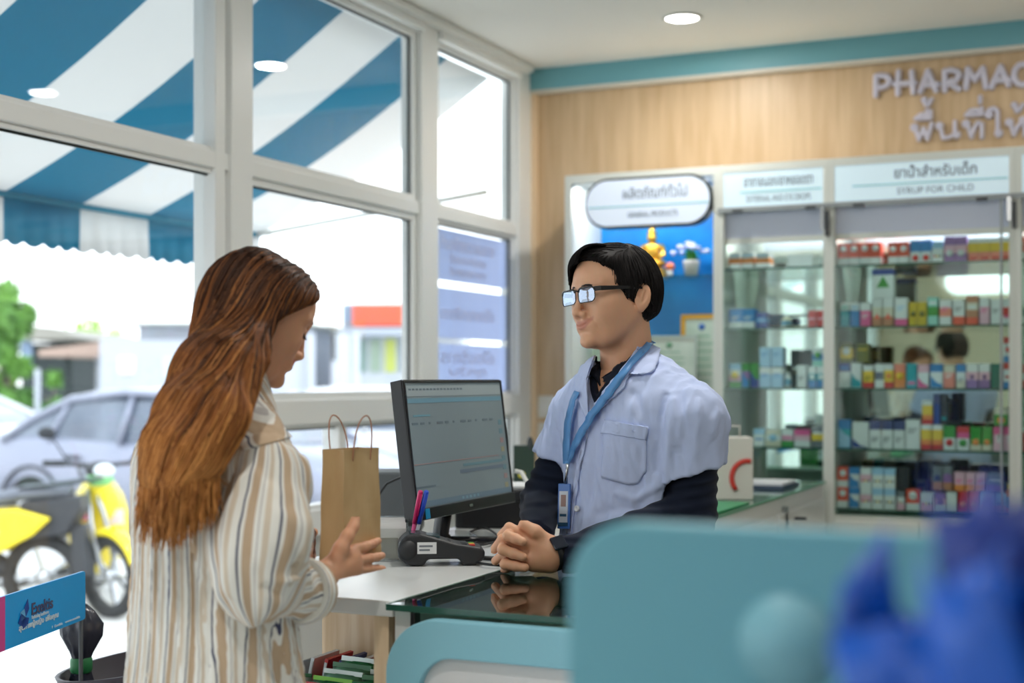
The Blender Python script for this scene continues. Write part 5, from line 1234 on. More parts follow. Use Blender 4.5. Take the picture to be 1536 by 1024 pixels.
def surface(f, lo, hi, h, ss=4):
    lo = np.asarray(lo, float); hi = np.asarray(hi, float)
    n = np.ceil((hi-lo)/(h*ss)).astype(int)*ss+1
    m = (n-1)//ss
    ax = [lo[i]+h*ss*(np.arange(m[i])+.5) for i in range(3)]
    G = np.stack(np.meshgrid(*ax, indexing='ij'), -1).reshape(-1, 3)
    dc = f(G).reshape(m)
    act = np.abs(dc) < h*ss*1.6
    D = np.repeat(np.repeat(np.repeat(np.where(dc < 0, -1., 1.), ss, 0), ss, 1), ss, 2)
    D = np.pad(D, ((0, 1),)*3, mode='edge')
    need = np.zeros(n, bool); bi = np.argwhere(act)
    off = np.arange(ss+1)
    I = (bi[:, 0, None]*ss+off)[:, :, None, None]; J = (bi[:, 1, None]*ss+off)[:, None, :, None]; K = (bi[:, 2, None]*ss+off)[:, None, None, :]
    need[I, J, K] = True
    idx = np.argwhere(need); pts = lo+idx*h; vals = np.empty(len(pts))
    for s_ in range(0, len(pts), 400000): vals[s_:s_+400000] = f(pts[s_:s_+400000])
    D[idx[:, 0], idx[:, 1], idx[:, 2]] = vals
    S = D < 0
    c = [S[a:n[0]-1+a, b:n[1]-1+b, g:n[2]-1+g] for a in (0, 1) for b in (0, 1) for g in (0, 1)]
    cnt = sum(x.astype(np.int8) for x in c); cells = np.argwhere((cnt > 0) & (cnt < 8))
    vid = -np.ones(n-1, int); vid[cells[:, 0], cells[:, 1], cells[:, 2]] = np.arange(len(cells))
    corn = np.array([(a, b, g) for a in (0, 1) for b in (0, 1) for g in (0, 1)])
    cv = np.stack([D[cells[:, 0]+a, cells[:, 1]+b, cells[:, 2]+g] for a, b, g in corn], 1)
    acc = np.zeros((len(cells), 3)); num = np.zeros(len(cells))
    for i in range(8):
        for j in range(i+1, 8):
            if np.abs(corn[i]-corn[j]).sum() != 1: continue
            a, b = cv[:, i], cv[:, j]; x = (a < 0) != (b < 0)
            t = np.where(x, a/(np.where(x, a-b, 1)), 0)
            acc += np.where(x[:, None], corn[i]+t[:, None]*(corn[j]-corn[i]), 0); num += x
    V = lo+(cells+acc/num[:, None])*h
    Fs = []
    for axn in range(3):
        o1, o2 = [(1, 2), (2, 0), (0, 1)][axn]
        sl0 = [slice(0, None)]*3; sl1 = [slice(0, None)]*3
        sl0[axn] = slice(0, n[axn]-1); sl1[axn] = slice(1, n[axn])
        s0, s1 = S[tuple(sl0)], S[tuple(sl1)]
        e = np.argwhere(s0 != s1); e = e[(e[:, o1] > 0) & (e[:, o2] > 0) & (e[:, o1] < n[o1]-1) & (e[:, o2] < n[o2]-1)]
        fl = s0[e[:, 0], e[:, 1], e[:, 2]]
        q = []
        for d1, d2 in ((-1, -1), (0, -1), (0, 0), (-1, 0)):
            g = e.copy(); g[:, o1] += d1; g[:, o2] += d2; q.append(vid[g[:, 0], g[:, 1], g[:, 2]])
        q = np.stack(q, 1); q[~fl] = q[~fl][:, ::-1]; Fs.append(q)
    Fc = np.concatenate(Fs); Fc = Fc[(Fc >= 0).all(1)]
    for _ in range(2):                    # snap to the surface
        g = grad(f, V, h*.4); d = f(V); V = V-g*np.clip(d, -h, h)[:, None]*.8
    return V, Fc
def grad(f, P, e=.001):
    g = np.stack([f(P+np.eye(3)[i]*e)-f(P-np.eye(3)[i]*e) for i in range(3)], 1)
    return g/(np.linalg.norm(g, axis=1, keepdims=True)+1e-9)
def np_mesh(name, V, Fc, m, parent, base, attrs=None, smooth=True):
    me = bpy.data.meshes.new(name); V = np.asarray(V)-np.asarray(base)
    k = Fc.shape[1]
    me.vertices.add(len(V)); me.vertices.foreach_set('co', V.astype(np.float32).ravel())
    me.loops.add(len(Fc)*k); me.loops.foreach_set('vertex_index', Fc.astype(np.int32).ravel())
    me.polygons.add(len(Fc)); me.polygons.foreach_set('loop_start', np.arange(0, len(Fc)*k, k, dtype=np.int32)); me.polygons.foreach_set('loop_total', np.full(len(Fc), k, np.int32))
    me.update(); me.validate()
    if smooth: me.polygons.foreach_set('use_smooth', np.ones(len(me.polygons), bool))
    for an, data in (attrs or {}).items():
        if data.ndim == 1:
            a = me.attributes.new(an, 'FLOAT', 'POINT'); a.data.foreach_set('value', data.astype(np.float32))
        else:
            a = me.attributes.new(an, 'FLOAT_COLOR', 'POINT'); a.data.foreach_set('color', data.astype(np.float32).ravel())
    me.materials.append(m)
    o = bpy.data.objects.new(name, me); COL.objects.link(o)
    if parent is not None: o.parent = parent
    return o
def drape_on(f, px, py, D, offset, n=40):  # follow the line of sight of a pixel until it meets the cloth, return surface point lifted by offset
    px = np.atleast_1d(px).astype(float); py = np.atleast_1d(py).astype(float)
    d = np.stack([(px-768)/FPX, np.ones_like(px), (568-py)/FPX], 1); L_ = np.linalg.norm(d, axis=1, keepdims=True); d = d/L_
    P = A(0, 0, CAMZ)+d*(D-.35)*L_
    best = P.copy(); bf_ = np.abs(f(P))
    for _ in range(n):
        v = f(P); a = np.abs(v) < bf_; best[a] = P[a]; bf_[a] = np.abs(v[a])
        P = P+d*np.clip(v*.8, -.01, .05)[:, None]
    far = bf_ > .002; g_ = grad(f, best); best = best-g_*np.where(far, f(best), 0)[:, None]*.9
    return best+grad(f, best)*offset
def cpx(P, d, q, w, h): return d-h*np.exp(-(polyline_d(P, q)/w)**2)
def on_cloth(f, pts, D): p = np.array(pts, float); return list(drape_on(f, p[:, 0], p[:, 1], D, 0.))
def in_poly(x, y, poly):
    ins = np.zeros(len(x), bool); n_ = len(poly); j = n_-1
    for i in range(n_):
        xi, yi = poly[i]; xj, yj = poly[j]
        c_ = ((yi > y) != (yj > y)) & (x < (xj-xi)*(y-yi)/(yj-yi+1e-12)+xi); ins ^= c_; j = i
    return ins
def patch(name, f, poly, D, offset, th, m, parent, base, nb=14):
    """cloth piece with a polygon outline laid over surface f: fan of strips between its outline and centre"""
    poly = np.array(poly, float); n_ = len(poly)
    den = []
    for i in range(n_):
        a, b = poly[i], poly[(i+1) % n_]; k = max(2, int(np.linalg.norm(b-a)/4))
        for t in range(k): den.append(a+(b-a)*t/k)
    den = np.array(den); c = den.mean(0); K = len(den)
    rings = [c+(den-c)*t for t in np.linspace(.002, 1, nb)]
    R_ = np.concatenate(rings); P = drape_on(f, R_[:, 0], R_[:, 1], D, offset)
    # keep the rim close to the cloth
    g = grad(f, P); N_ = len(P); Pb = P-g*th
    V = np.concatenate([P, Pb]); Fc = []
    for r_ in range(nb-1):
        for k in range(K):
            a, b, c_, d_ = r_*K+k, r_*K+(k+1) % K, (r_+1)*K+(k+1) % K, (r_+1)*K+k
            Fc += [(a, b, c_, d_), (N_+d_, N_+c_, N_+b, N_+a)]
    for k in range(K):
        a, b = (nb-1)*K+k, (nb-1)*K+(k+1) % K; Fc.append((a, b, N_+b, N_+a))
    Fc = np.array(Fc)
    o_ = np_mesh(name, V, Fc, m, parent, base); return o_
def ribbon(name, f, pts, D, w, offset, m, parent, base, th=.0012):
    pts = np.array(pts, float); L_ = np.r_[0, np.cumsum(np.linalg.norm(np.diff(pts, axis=0), axis=1))]
    s_ = np.linspace(0, L_[-1], max(4, int(L_[-1]/4))); c = np.stack([np.interp(s_, L_, pts[:, 0]), np.interp(s_, L_, pts[:, 1])], 1)
    t = np.gradient(c, axis=0); t /= np.linalg.norm(t, axis=1, keepdims=True); nn = np.stack([-t[:, 1], t[:, 0]], 1)
    ww = w if hasattr(w, '__len__') else [w, w]; ww = np.interp(s_, np.linspace(0, L_[-1], len(ww)), ww)[:, None]/2
    Lp, Rp = drape_on(f, *(c+nn*ww).T, D, offset), drape_on(f, *(c-nn*ww).T, D, offset)
    g = grad(f, (Lp+Rp)/2); V = np.concatenate([Lp, Rp, Lp-g*th, Rp-g*th]); n_ = len(c); Fc = []
    for i in range(n_-1): Fc += [(i, i+1, n_+i+1, n_+i), (3*n_+i, 3*n_+i+1, 2*n_+i+1, 2*n_+i), (2*n_+i, 2*n_+i+1, i+1, i), (n_+i, n_+i+1, 3*n_+i+1, 3*n_+i)]
    Fc += [(0, n_, 3*n_, 2*n_), (n_-1, 2*n_-1, 4*n_-1, 3*n_-1)]
    return np_mesh(name, V, np.array(Fc), m, parent, base)

# strands: flow lines over a surface, meshed as thin tapering three sided tubes
def strand_mesh(name, paths, r0, r1, m, parent, base, attr=None):
    Pn, S_, _ = paths.shape; T = np.gradient(paths, axis=1); T /= np.linalg.norm(T, axis=2, keepdims=True)+1e-9
    ref = np.zeros_like(T); ref[..., 0] = .31; ref[..., 1] = .83; ref[..., 2] = .46
    U = np.cross(T, ref); U /= np.linalg.norm(U, axis=2, keepdims=True)+1e-9; W = np.cross(T, U)
    t = np.linspace(0, 1, S_)[None, :, None]; rad = (r0*np.minimum(1, .35+t*5)*(1-t)**.35 + r1*t)
    V = np.stack([paths+rad*(U*math.cos(a)+W*math.sin(a)) for a in (0, 2.094, 4.189)], 2).reshape(-1, 3)
    i = np.arange(Pn)[:, None, None]; j = np.arange(S_-1)[None, :, None]; k = np.arange(3)[None, None, :]
    k2 = (k+1) % 3; b0 = i*S_*3+j*3
    Fc = np.stack([b0+k, b0+k2, b0+3+k2, b0+3+k], -1).reshape(-1, 4)
    at_ = {}
    if attr is not None: at_['tint'] = np.repeat(attr.reshape(-1), 3)
    return np_mesh(name, V, Fc, m, parent, base, at_)

# ------------------------------------------------------------------ head
def head_sdf(Q, female):
    """Q: points in the head frame (x forward, y left, z up; origin between the eyes' level and ears); metres"""
    d = sd_ell(Q, (-.008, 0, .026), (.093, .074, .080))
    d = smin(d, sd_ell(Q, (.035, 0, .030), (.058, .060, .058)), .03)
    d = smin(d, sd_ell(Q, (.034, 0, -.034), (.054, .056, .072)), .025)
    d = smin(d, sd_ell(Q, (.048, 0, -.078), (.037, .036 if not female else .030, .028)), .03)
    for s_ in (1, -1):
        d = smin(d, sd_cone(Q, (.0, s_*.054, -.045), (.052, s_*.024, -.092), .014 if not female else .010, .012), .03)   # jaw
        d = smin(d, sd_ell(Q, (.050, s_*.038, -.030), (.034, .025, .030)), .03)      # cheek
        d = smin(d, sd_cone(Q, (.088, s_*.010, .017), (.072, s_*.046, .020), .008, .008), .014)   # brow ridge
        d = smax(d, -sd_ell(Q, (.100, s_*.031, .000), (.018, .020, .012)), .012)     # socket
        d = smin(d, sd_ell(Q, (.0745, s_*.031, -.001), (.0150, .0170, .0128)), .004)  # closed lid over the eye
    d = smin(d, sd_cone(Q, (.087, 0, .006), ((.106 if not female else .1005), 0, -.034), .0065, .0080), .010)   # nose bridge
    d = smin(d, sd_ell(Q, ((.107 if not female else .1015), 0, -.040), (.0100, .0092, .0080)), .006)
    for s_ in (1, -1): d = smin(d, sd_ell(Q, (.097, s_*.0115, -.043), (.0105, .0075, .0075)), .005)
    for s_ in (1, -1): d = smax(d, -sd_ell(Q, (.099, s_*.0065, -.0525), (.005, .0025, .0030)), .002)
    d = smin(d, sd_ell(Q, (.079, 0, -.066), (.019, .029, .020)), .016)   # muzzle
    lps = None
    for ya, yb in zip((-.026, -.016, -.006, .006, .016), (-.016, -.006, .006, .016, .026)):
        for x0, z0, cu, r0 in ((.0925, -.0612, 13.0, .0033), (.0912, -.0692, 19.0, .0038)):
            fa, fb = 1-(ya/.030)**2, 1-(yb/.030)**2
            q_ = sd_cone(Q, (x0-13*ya*ya, ya, z0+cu*ya*ya), (x0-13*yb*yb, yb, z0+cu*yb*yb), r0*max(.35, fa), r0*max(.35, fb))
            lps = q_ if lps is None else np.minimum(lps, q_)
    d = smin(d, lps, .0035)
    wy = np.abs(Q[:, 1]); zz = Q[:, 2]+.0655-15.0*wy**2     # smiling parting of the lips
    d = d+.0034*np.exp(-((zz)/.0016)**2)*np.exp(-(wy/.024)**4)*np.exp(-((Q[:, 0]-.1)/.02)**2)
    d = smax(d, -sd_ell(Q, (.099, 0, -.083), (.009, .020, .0055)), .01)
    d = smin(d, sd_ell(Q, (.080, 0, -.100), (.017, .019, .014)), .014)   # chin
    for s_ in (1, -1):
        if not female: d = crease(Q, d, [(.094, s_*.020, -.044), (.086, s_*.029, -.056), (.078, s_*.034, -.070)], .0035, -.0016)
    for s_ in (1, -1):   # ears
        R_ = np.array(Matrix.Rotation(math.radians(-12), 3, 'Y')) @ np.array(Matrix.Rotation(math.radians(-s_*24), 3, 'Z'))
        e = sd_ell(Q, (-.010, s_*.079, -.011), (.0178, .0056, .030), R_)
        e = smax(e, -sd_ell(Q, np.array((-.010, s_*.079, -.009))+R_@np.array((.003, s_*.0062, .0)), (.0105, .0062, .0195), R_), .0035)
        e = smin(e, sd_cone(Q, (-.004, s_*.079, -.020), (-.012, s_*.083, .004), .0026, .0024), .004)
        e = smin(e, sd_ell(Q, (-.006, s_*.075, -.036), (.009, .006, .009)), .006)
        d = smin(d, e, .006)
    return d
def frame(yaw, pitch, roll=0.0):
    """columns: forward, left, up in the view frame. yaw measured from +x counter-clockwise; pitch downwards"""
    R_ = Matrix.Rotation(yaw, 3, 'Z') @ Matrix.Rotation(pitch, 3, 'Y') @ Matrix.Rotation(roll, 3, 'X')
    return np.array(R_)

def skin_mat(name, base_c, lip):
    m = bpy.data.materials.new(name); m.use_nodes = True; N, L, b = nodes(m)
    a = N.new('ShaderNodeAttribute'); a.attribute_name = 'tint'
    mx = N.new('ShaderNodeMix'); mx.data_type = 'RGBA'
    mx.inputs['A'].default_value = rgb(*base_c); mx.inputs['B'].default_value = rgb(*lip)
    n = N.new('ShaderNodeTexNoise'); n.inputs['Scale'].default_value = 60; n.inputs['Detail'].default_value = 4
    mx2 = N.new('ShaderNodeMix'); mx2.data_type = 'RGBA'; mx2.blend_type = 'MULTIPLY'; mx2.inputs['Factor'].default_value = .10
    L.new(a.outputs['Fac'], mx.inputs['Factor']); L.new(mx.outputs['Result'], mx2.inputs['A']); L.new(n.outputs['Color'], mx2.inputs['B']); L.new(mx2.outputs['Result'], b.inputs['Base Color'])
    b.inputs['Roughness'].default_value = .5; b.inputs['Subsurface Weight'].default_value = .12
    b.inputs['Subsurface Radius'].default_value = (.010, .004, .002); b.inputs['Subsurface Scale'].default_value = .5
    bu = N.new('ShaderNodeBump'); n2 = N.new('ShaderNodeTexNoise'); n2.inputs['Scale'].default_value = 500; bu.inputs['Strength'].default_value = .08; bu.inputs['Distance'].default_value = .0006
    L.new(n2.outputs['Fac'], bu.inputs['Height']); L.new(bu.outputs[0], b.inputs['Normal'])
    return m
def hair_mat(name, c0, c1, rough=.38, tmid=.5):
    m = bpy.data.materials.new(name); m.use_nodes = True; N, L, b = nodes(m)
    a = N.new('ShaderNodeAttribute'); a.attribute_name = 'tint'; r = N.new('ShaderNodeValToRGB')
    r.color_ramp.elements[0].color = rgb(*c0); r.color_ramp.elements[1].color = rgb(*c1)
    L.new(a.outputs['Fac'], r.inputs[0]); L.new(r.outputs[0], b.inputs['Base Color']); b.inputs['Roughness'].default_value = rough
    b.inputs['Specular IOR Level'].default_value = .22
    return m
def hand_chain(P, d, chain, k=.004):
    """chain: list of (point, radius)"""
    for (a, ra), (b, rb) in zip(chain[:-1], chain[1:]): d = smin(d, sd_cone(P, a, b, ra, rb), k)
    return d

def cloth_mat(name, col, bump=.15, scale=320, rough=.85, stripes=None):
    m = bpy.data.materials.new(name); m.use_nodes = True; N, L, b = nodes(m)
    b.inputs['Base Color'].default_value = rgb(*col); b.inputs['Roughness'].default_value = rough; b.inputs['Specular IOR Level'].default_value = .2; b.inputs['Sheen Weight'].default_value = .08
    n2 = N.new('ShaderNodeTexNoise'); n2.inputs['Scale'].default_value = scale; bu = N.new('ShaderNodeBump'); bu.inputs['Strength'].default_value = bump; bu.inputs['Distance'].default_value = .0008
    t = N.new('ShaderNodeTexCoord'); L.new(t.outputs['Object'], n2.inputs['Vector']); L.new(n2.outputs['Fac'], bu.inputs['Height']); L.new(bu.outputs[0], b.inputs['Normal'])
    if stripes:
        a = N.new('ShaderNodeAttribute'); a.attribute_name = 'stripe'; mo = N.new('ShaderNodeMath'); mo.operation = 'FRACT'; r = N.new('ShaderNodeValToRGB'); r.color_ramp.interpolation = 'LINEAR'
        L.new(a.outputs['Fac'], mo.inputs[0]); L.new(mo.outputs[0], r.inputs[0]); L.new(r.outputs[0], b.inputs['Base Color'])
        els = r.color_ramp.elements
        els[0].position = 0; els[0].color = rgb(*col); els[1].position = 1; els[1].color = rgb(*col)
        e_ = .012
        for p0, p1, c in stripes:
            for pp, cc in ((p0-e_, col), (p0, c), (p1, c), (p1+e_, col)):
                q = els.new(pp); q.color = rgb(*cc)
    return m
# ------------------------------------------------------------------ THE PHARMACIST (view frame coordinates)
MB0 = A(.255, 3.02, 0)                       # point on the floor under him
pm = empty('person', to_world(*MB0), YAW, 'man with glasses in pale blue coat and lanyard, hands clasped on the counter', 'person')
SKM = skin_mat('skin_man', (226, 172, 138), (176, 92, 84))
HR_ = frame(math.radians(180+33), math.radians(1), math.radians(4))
HC = F(924, 443, 3.0)
HS = 1.0
def man_head(P): return head_sdf((P-HC) @ HR_ / HS, False)*HS
def H2V(q): return HC + HR_ @ (np.asarray(q)*HS)      # head frame -> view frame
neckA, neckB = H2V((-.018, 0, -.06)), F(944, 585, 3.04)
tc_ = F(950, 640, 3.02)                         # chest centre
bf, bl_ = A(-.72, -.69, 0), A(.69, -.72, 0)       # facing and his left
up_ = A(0, 0, 1)
TR_ = np.stack([bf, bl_, up_], 1)
S_L = tc_+bl_*.158; S_L[2] = 1.335; S_R = tc_-bl_*.150; S_R[2] = 1.335
E_L = F(1036, 772, 2.90); W_L = F(838, 832, 2.76)
E_R = F(815, 752, 3.16); W_R = F(799, 811, 2.88)
def man_skin_fine(P):
    d = man_head(P)
    d = smin(d, sd_cone(P, neckA, neckB, .054, .062), .022)
    d = smin(d, sd_ell(P, H2V((.092, 0, -.16)), (.012, .012, .016)), .02) if False else d
    return d
def man_torso(P, grow=0.0):
    q = (P-tc_) @ TR_
    d = sd_ell(P, tc_+A(0, 0, -.03), (.112+grow, .172+grow, .17), TR_)
    d = smin(d, sd_ell(P, tc_+A(0, 0, -.30), (.115+grow, .165+grow, .28), TR_), .08)
    d = smin(d, sd_cone(P, S_L+A(0, 0, .0), tc_+A(0, 0, .068), .062+grow, .078+grow), .05)
    d = smin(d, sd_cone(P, S_R+A(0, 0, .0), tc_+A(0, 0, .068), .062+grow, .078+grow), .05)
    return d
V1, F1 = surface(man_skin_fine, (HC-.16)-A(0, 0, .09), HC+A(.16, .16, .16), .0024)
Qh = (V1-HC) @ HR_ / HS
tint = np.zeros(len(V1))
wy = np.abs(Qh[:, 1]); lipc = -.0655+15.*wy**2
tint = np.clip(1.3-np.sqrt(((Qh[:, 2]-lipc)/.0085)**2+(wy/.0270)**2), 0, 1)*(Qh[:, 0] > .085)
tint = np.clip(tint*1.8, 0, .6)
# coarse body inside the clothes, and hands
def man_body_core(P):
    d = man_torso(P, -.02)
    d = smin(d, sd_cone(P, neckB+A(0, 0, .06), neckB-A(0, 0, .05), .055, .07), .03)
    d = smin(d, sd_ell(P, A(.27, 3.04, .93), (.12, .165, .16), TR_), .08)
    for s_ in (1, -1):
        hp = A(.27, 3.04, .88)+bl_*.09*s_; kn = hp+bf*.03+A(0, 0, -.42)+bl_*.01*s_; an = hp+bf*-.02+A(0, 0, -.80)
        d = smin(d, sd_cone(P, hp, kn, .082, .056), .05); d = smin(d, sd_cone(P, kn, an, .054, .038), .03)
        d = smin(d, sd_cone(P, an+A(0, 0, -.04), an+bf*.15+A(0, 0, -.055), .034, .026), .03)
    for s_, e_, w_ in ((S_L, E_L, W_L), (S_R, E_R, W_R)):
        d = smin(d, sd_cone(P, s_, e_, .046, .036), .03); d = smin(d, sd_cone(P, e_, w_, .036, .025), .02)
    return d
V2, F2 = surface(man_body_core, A(-.15, 2.5, -.02), A(.65, 3.4, 1.46), .010)
# clasped hands: his left hand (near, back of hand to the right) and right hand (fingers from the far side)
def g(px, py, D): return F(px, py, D)
def man_hands(P):
    # left hand: palm block from wrist to knuckles
    d = sd_cone(P, W_L+A(.03, .0, 0), g(826, 828, 2.755), .027, .026)
    d = smin(d, sd_cone(P, g(826, 822, 2.752), g(790, 812, 2.755), .024, .017), .014)
    d = smin(d, sd_cone(P, g(824, 838, 2.752), g(796, 838, 2.75), .024, .017), .014)
    d = smin(d, sd_cone(P, g(826, 846, 2.755), g(800, 847, 2.755), .016, .014), .012)
    # left hand fingers pass to the left and wrap down behind the other hand: seen as the knuckles at far left
    for k, (kn, p1, tp) in enumerate(((g(790, 803, 2.755), g(764, 791, 2.765), g(752, 802, 2.79)), (g(785, 818, 2.75), g(754, 808, 2.76), g(741, 824, 2.785)),
                                      (g(786, 831, 2.75), g(760, 828, 2.76), g(743, 841, 2.785)), (g(790, 845, 2.755), g(766, 846, 2.765), g(757, 855, 2.79)))):
        e = hand_chain(P, sd_cone(P, kn, p1, .0112, .0100), [(p1, .0100), (tp, .0086)], .004); d = smin(d, e, .0035)
    # left thumb lying on top
    d = hand_chain(P, d, [(g(822, 812, 2.75), .014), (g(803, 797, 2.742), .0125), (g(786, 787, 2.745), .0112)], .008)
    return d
def man_hand_r(P):
    d = sd_cone(P, W_R, g(792, 822, 2.82), .026, .024)
    d = smin(d, sd_cone(P, g(792, 822, 2.82), g(766, 826, 2.79), .024, .018), .014)
    d = smin(d, sd_cone(P, g(796, 838, 2.81), g(768, 844, 2.79), .018, .015), .012)
    # right hand fingers come over between the left ones and lie on the back of the left hand
    for k, (kn, p1, tp) in enumerate(((g(766, 797, 2.775), g(762, 803, 2.738), g(784, 812, 2.722)), (g(757, 815, 2.775), g(754, 824, 2.738), g(784, 835, 2.722)),
                                      (g(762, 838, 2.775), g(758, 846, 2.74), g(787, 851, 2.726)))):
        e = hand_chain(P, sd_cone(P, kn, p1, .0105, .0106), [(p1, .0106), (g(*((p1[0]-0, 0, 0))) if False else p1*.45+tp*.55, .0102), (tp, .0088)], .004); d = smin(d, e, .0028)
    e = hand_chain(P, sd_cone(P, g(798, 812, 2.80), g(788, 797, 2.775), .0135, .0115), [(g(788, 797, 2.775), .0115), (g(784, 790, 2.758), .0102)], .006); d = smin(d, e, .006)
    return d
def man_hands_all(P):
    return np.minimum(man_hands(P), man_hand_r(P))
V3, F3 = surface(man_hands_all, g(735, 870, 2.68), g(870, 770, 2.92), .0021)
VV = np.concatenate([V1, V2, V3]); FF = np.concatenate([F1, F2+len(V1), F3+len(V1)+len(V2)])
tt = np.concatenate([tint, np.zeros(len(V2)), np.zeros(len(V3))])
body = np_mesh('body', VV, FF, SKM, pm, MB0, {'tint': tt})
# eyes, brows, nails
LASH = mat('lash_dark', (30, 22, 20), .6)
b = MB()
for s_ in (1, -1):
    pts = [H2V((.0885-abs(t)*.006-.0015, s_*.031+t*.0145, -.004+.0035*(1-(t*1.0)**2))) for t in np.linspace(-1, 1, 9)]
    b.tube(pts, [.0006]+[.0013]*7+[.0006], LASH, 6)
o_ = b.build('eyelashes', pm, off=MB0)
b = MB()
for s_ in (1, -1):
    b.tube([H2V((.0995-.0036*i-.0004*i*i, s_*(.012+.0085*i), .0165+.0022*i-.0007*i*i)) for i in range(6)], [.001, .0022, .0026, .0024, .0018, .0008], LASH, 6)
b.build('eyebrows', pm, off=MB0)
# glasses: his own, resting on nose and ears
GLF = mat('glasses_frame', (26, 26, 30), .25); LENS = glass_mat('lens_blue_coated', (214, 226, 240), 1.0)
LN = LENS.node_tree; [setattr(n, 'default', 0) for n in []]
for n in LN.nodes:
    if n.type == 'BSDF_GLOSSY': n.inputs['Color'].default_value = (.62, .78, 1, 1)
    if n.type == 'MATH' and n.operation == 'MULTIPLY_ADD': n.inputs[1].default_value = .7; n.inputs[2].default_value = .30
gl = empty('glasses', to_world(*MB0), YAW, 'black rimmed rectangular glasses with bluish lenses worn by the pharmacist', 'glasses')
rim = MB(); len_ = MB()
for s_ in (1, -1):
    c = np.array((.1065, s_*.0320, -.004)); pr = rrect(.053, .031, .010, 6)
    def lp_(x, z, dx=0): yy = x-.0265; return H2V((c[0]-abs(yy)*.10-(yy*s_ > 0)*abs(yy)*.14+dx, c[1]+yy, c[2]+z-.0155))
    loop = [lp_(x, z) for x, z in pr]; loop.append(loop[0])
    rim.tube(loop, .0010, GLF, 6, cap=False)
    top = [lp_(x, z) for x, z in pr if z > .0215]
    rim.tube(sorted(top, key=lambda p: (p-HC) @ HR_[:, 1]), .0021, GLF, 6)
    cc = lp_(.0265, .0155, .0008); ring = [lp_(x, z) for x, z in pr]
    k = len(ring); Vv = [cc]+ring; len_.add(Vv, [(0, i+1, (i+1) % k+1) for i in range(k)], LENS, True)
rim.tube([H2V((.1055, .0075, .006)), H2V((.109, 0, .008)), H2V((.1055, -.0075, .006))], .0014, GLF, 6)
rim.build('rim', gl, off=MB0); len_.build('lens', gl, off=MB0)
for s_ in (1, -1):
    tm = MB(); pts = [((.100, s_*.0580, .006)), ((.092, s_*.0685, .006)), ((.055, s_*.0755, .007)), ((.0, s_*.0790, .008)), ((-.018, s_*.0795, .006)), ((-.038, s_*.077, -.030))]
    P_ = [H2V(p) for p in pts]; hw = [.0050, .0048, .0038, .0026, .0026, .0022]; v, f = [], []
    for p, w_ in zip(P_, hw):
        for a_, b_ in ((-1, -.45), (1, -.45), (1, .45), (-1, .45)): v.append(p+HR_[:, 2]*w_*a_+HR_[:, 1]*w_*b_)
    for i in range(len(P_)-1):
        for k in range(4): f.append((i*4+k, i*4+(k+1) % 4, (i+1)*4+(k+1) % 4, (i+1)*4+k))
    f += [(3, 2, 1, 0), (len(v)-4, len(v)-3, len(v)-2, len(v)-1)]
    tm.add(v, f, GLF); tm.build('temple', gl, off=MB0)
# hair
def hair_cap(P):
    Q = (P-HC) @ HR_ / HS
    d = sd_ell(Q, (-.008, 0, .028), (.096, .084, .085))
    d = smin(d, sd_ell(Q, (.048, .0, .066), (.052, .062, .030)), .03)
    d = smin(d, sd_ell(Q, (-.040, 0, -.010), (.056, .072, .066)), .03)
    ay = np.abs(Q[:, 1])
    # hairline: forehead arch, temples, sideburn
    arch = .056+.9*np.clip(Q[:, 2]-.046, 0, .05)-.25*np.clip(ay-.05, 0, .03)
    cut = Q[:, 0]-np.where(Q[:, 2] > .080, .12, arch)
    cut = np.where((Q[:, 2] <= .080), cut, np.maximum(Q[:, 0]-.090, -1))
    side = Q[:, 0]-(.030+np.clip((Q[:, 2]+.004)*1.0, 0, .05))+0*Q[:, 0]
    side = np.where(Q[:, 2] > .060, -1., side)
    burn = np.where(Q[:, 0] > -.016, -(Q[:, 2]+.018)+np.clip(np.abs(Q[:, 0]-.012)-.010, 0, 1)*1.2, -1.)
    nape = -(Q[:, 2]+.064+.35*(Q[:, 0]+.03))
    c_ = np.maximum(np.maximum(cut, side), np.maximum(burn, nape))
    ear = -sd_ell(Q, (-.013, .084, -.014), (.022, .024, .031)); ear2 = -sd_ell(Q, (-.013, -.084, -.014), (.022, .024, .031))
    d = smax(d, c_, .010); d = smax(d, ear, .005); d = smax(d, ear2, .005)
    d = d+.0016*wob(Q, (60, 160, 60), 3)
    return d*HS
HMM = hair_mat('hair_black', (12, 10, 11), (34, 29, 29), .62)
V4, F4 = surface(hair_cap, HC-A(.15, .15, .13), HC+A(.15, .15, .16), .0028)
Qc = (V4-HC) @ HR_
hc_ = np_mesh('hair', V4, F4, HMM, pm, MB0, {'tint': np.clip(.3+.3*wob(V4, (300, 300, 60), 8), 0, 1)})
rs = np.random.RandomState(4)
def flow_strands(f, seeds, vel, steps, step, lift0, lift1, jitter):
    P = seeds.copy(); out = [P.copy()]
    for i in range(steps-1):
        v = vel(P, i/(steps-1)); n_ = grad(f, P); v = v-n_*np.clip((v*n_).sum(1, keepdims=True), None, 0)*1.0
        v = v-n_*(v*n_).sum(1, keepdims=True)*.85
        v /= np.linalg.norm(v, axis=1, keepdims=True)+1e-9
        P = P+v*step[:, None]+rs.normal(size=P.shape)*jitter
        dd = f(P); tgt = lift0+(lift1-lift0)*i/(steps-1); P = P-n_*((dd-tgt)*.7)[:, None]
        out.append(P.copy())
    return np.stack(out, 1)
top = V4[(Qc[:, 2] > -.045)]
sd_ = top[rs.choice(len(top), 1700)]
Lft = HR_[:, 1]; Fwd = HR_[:, 0]; Up = HR_[:, 2]
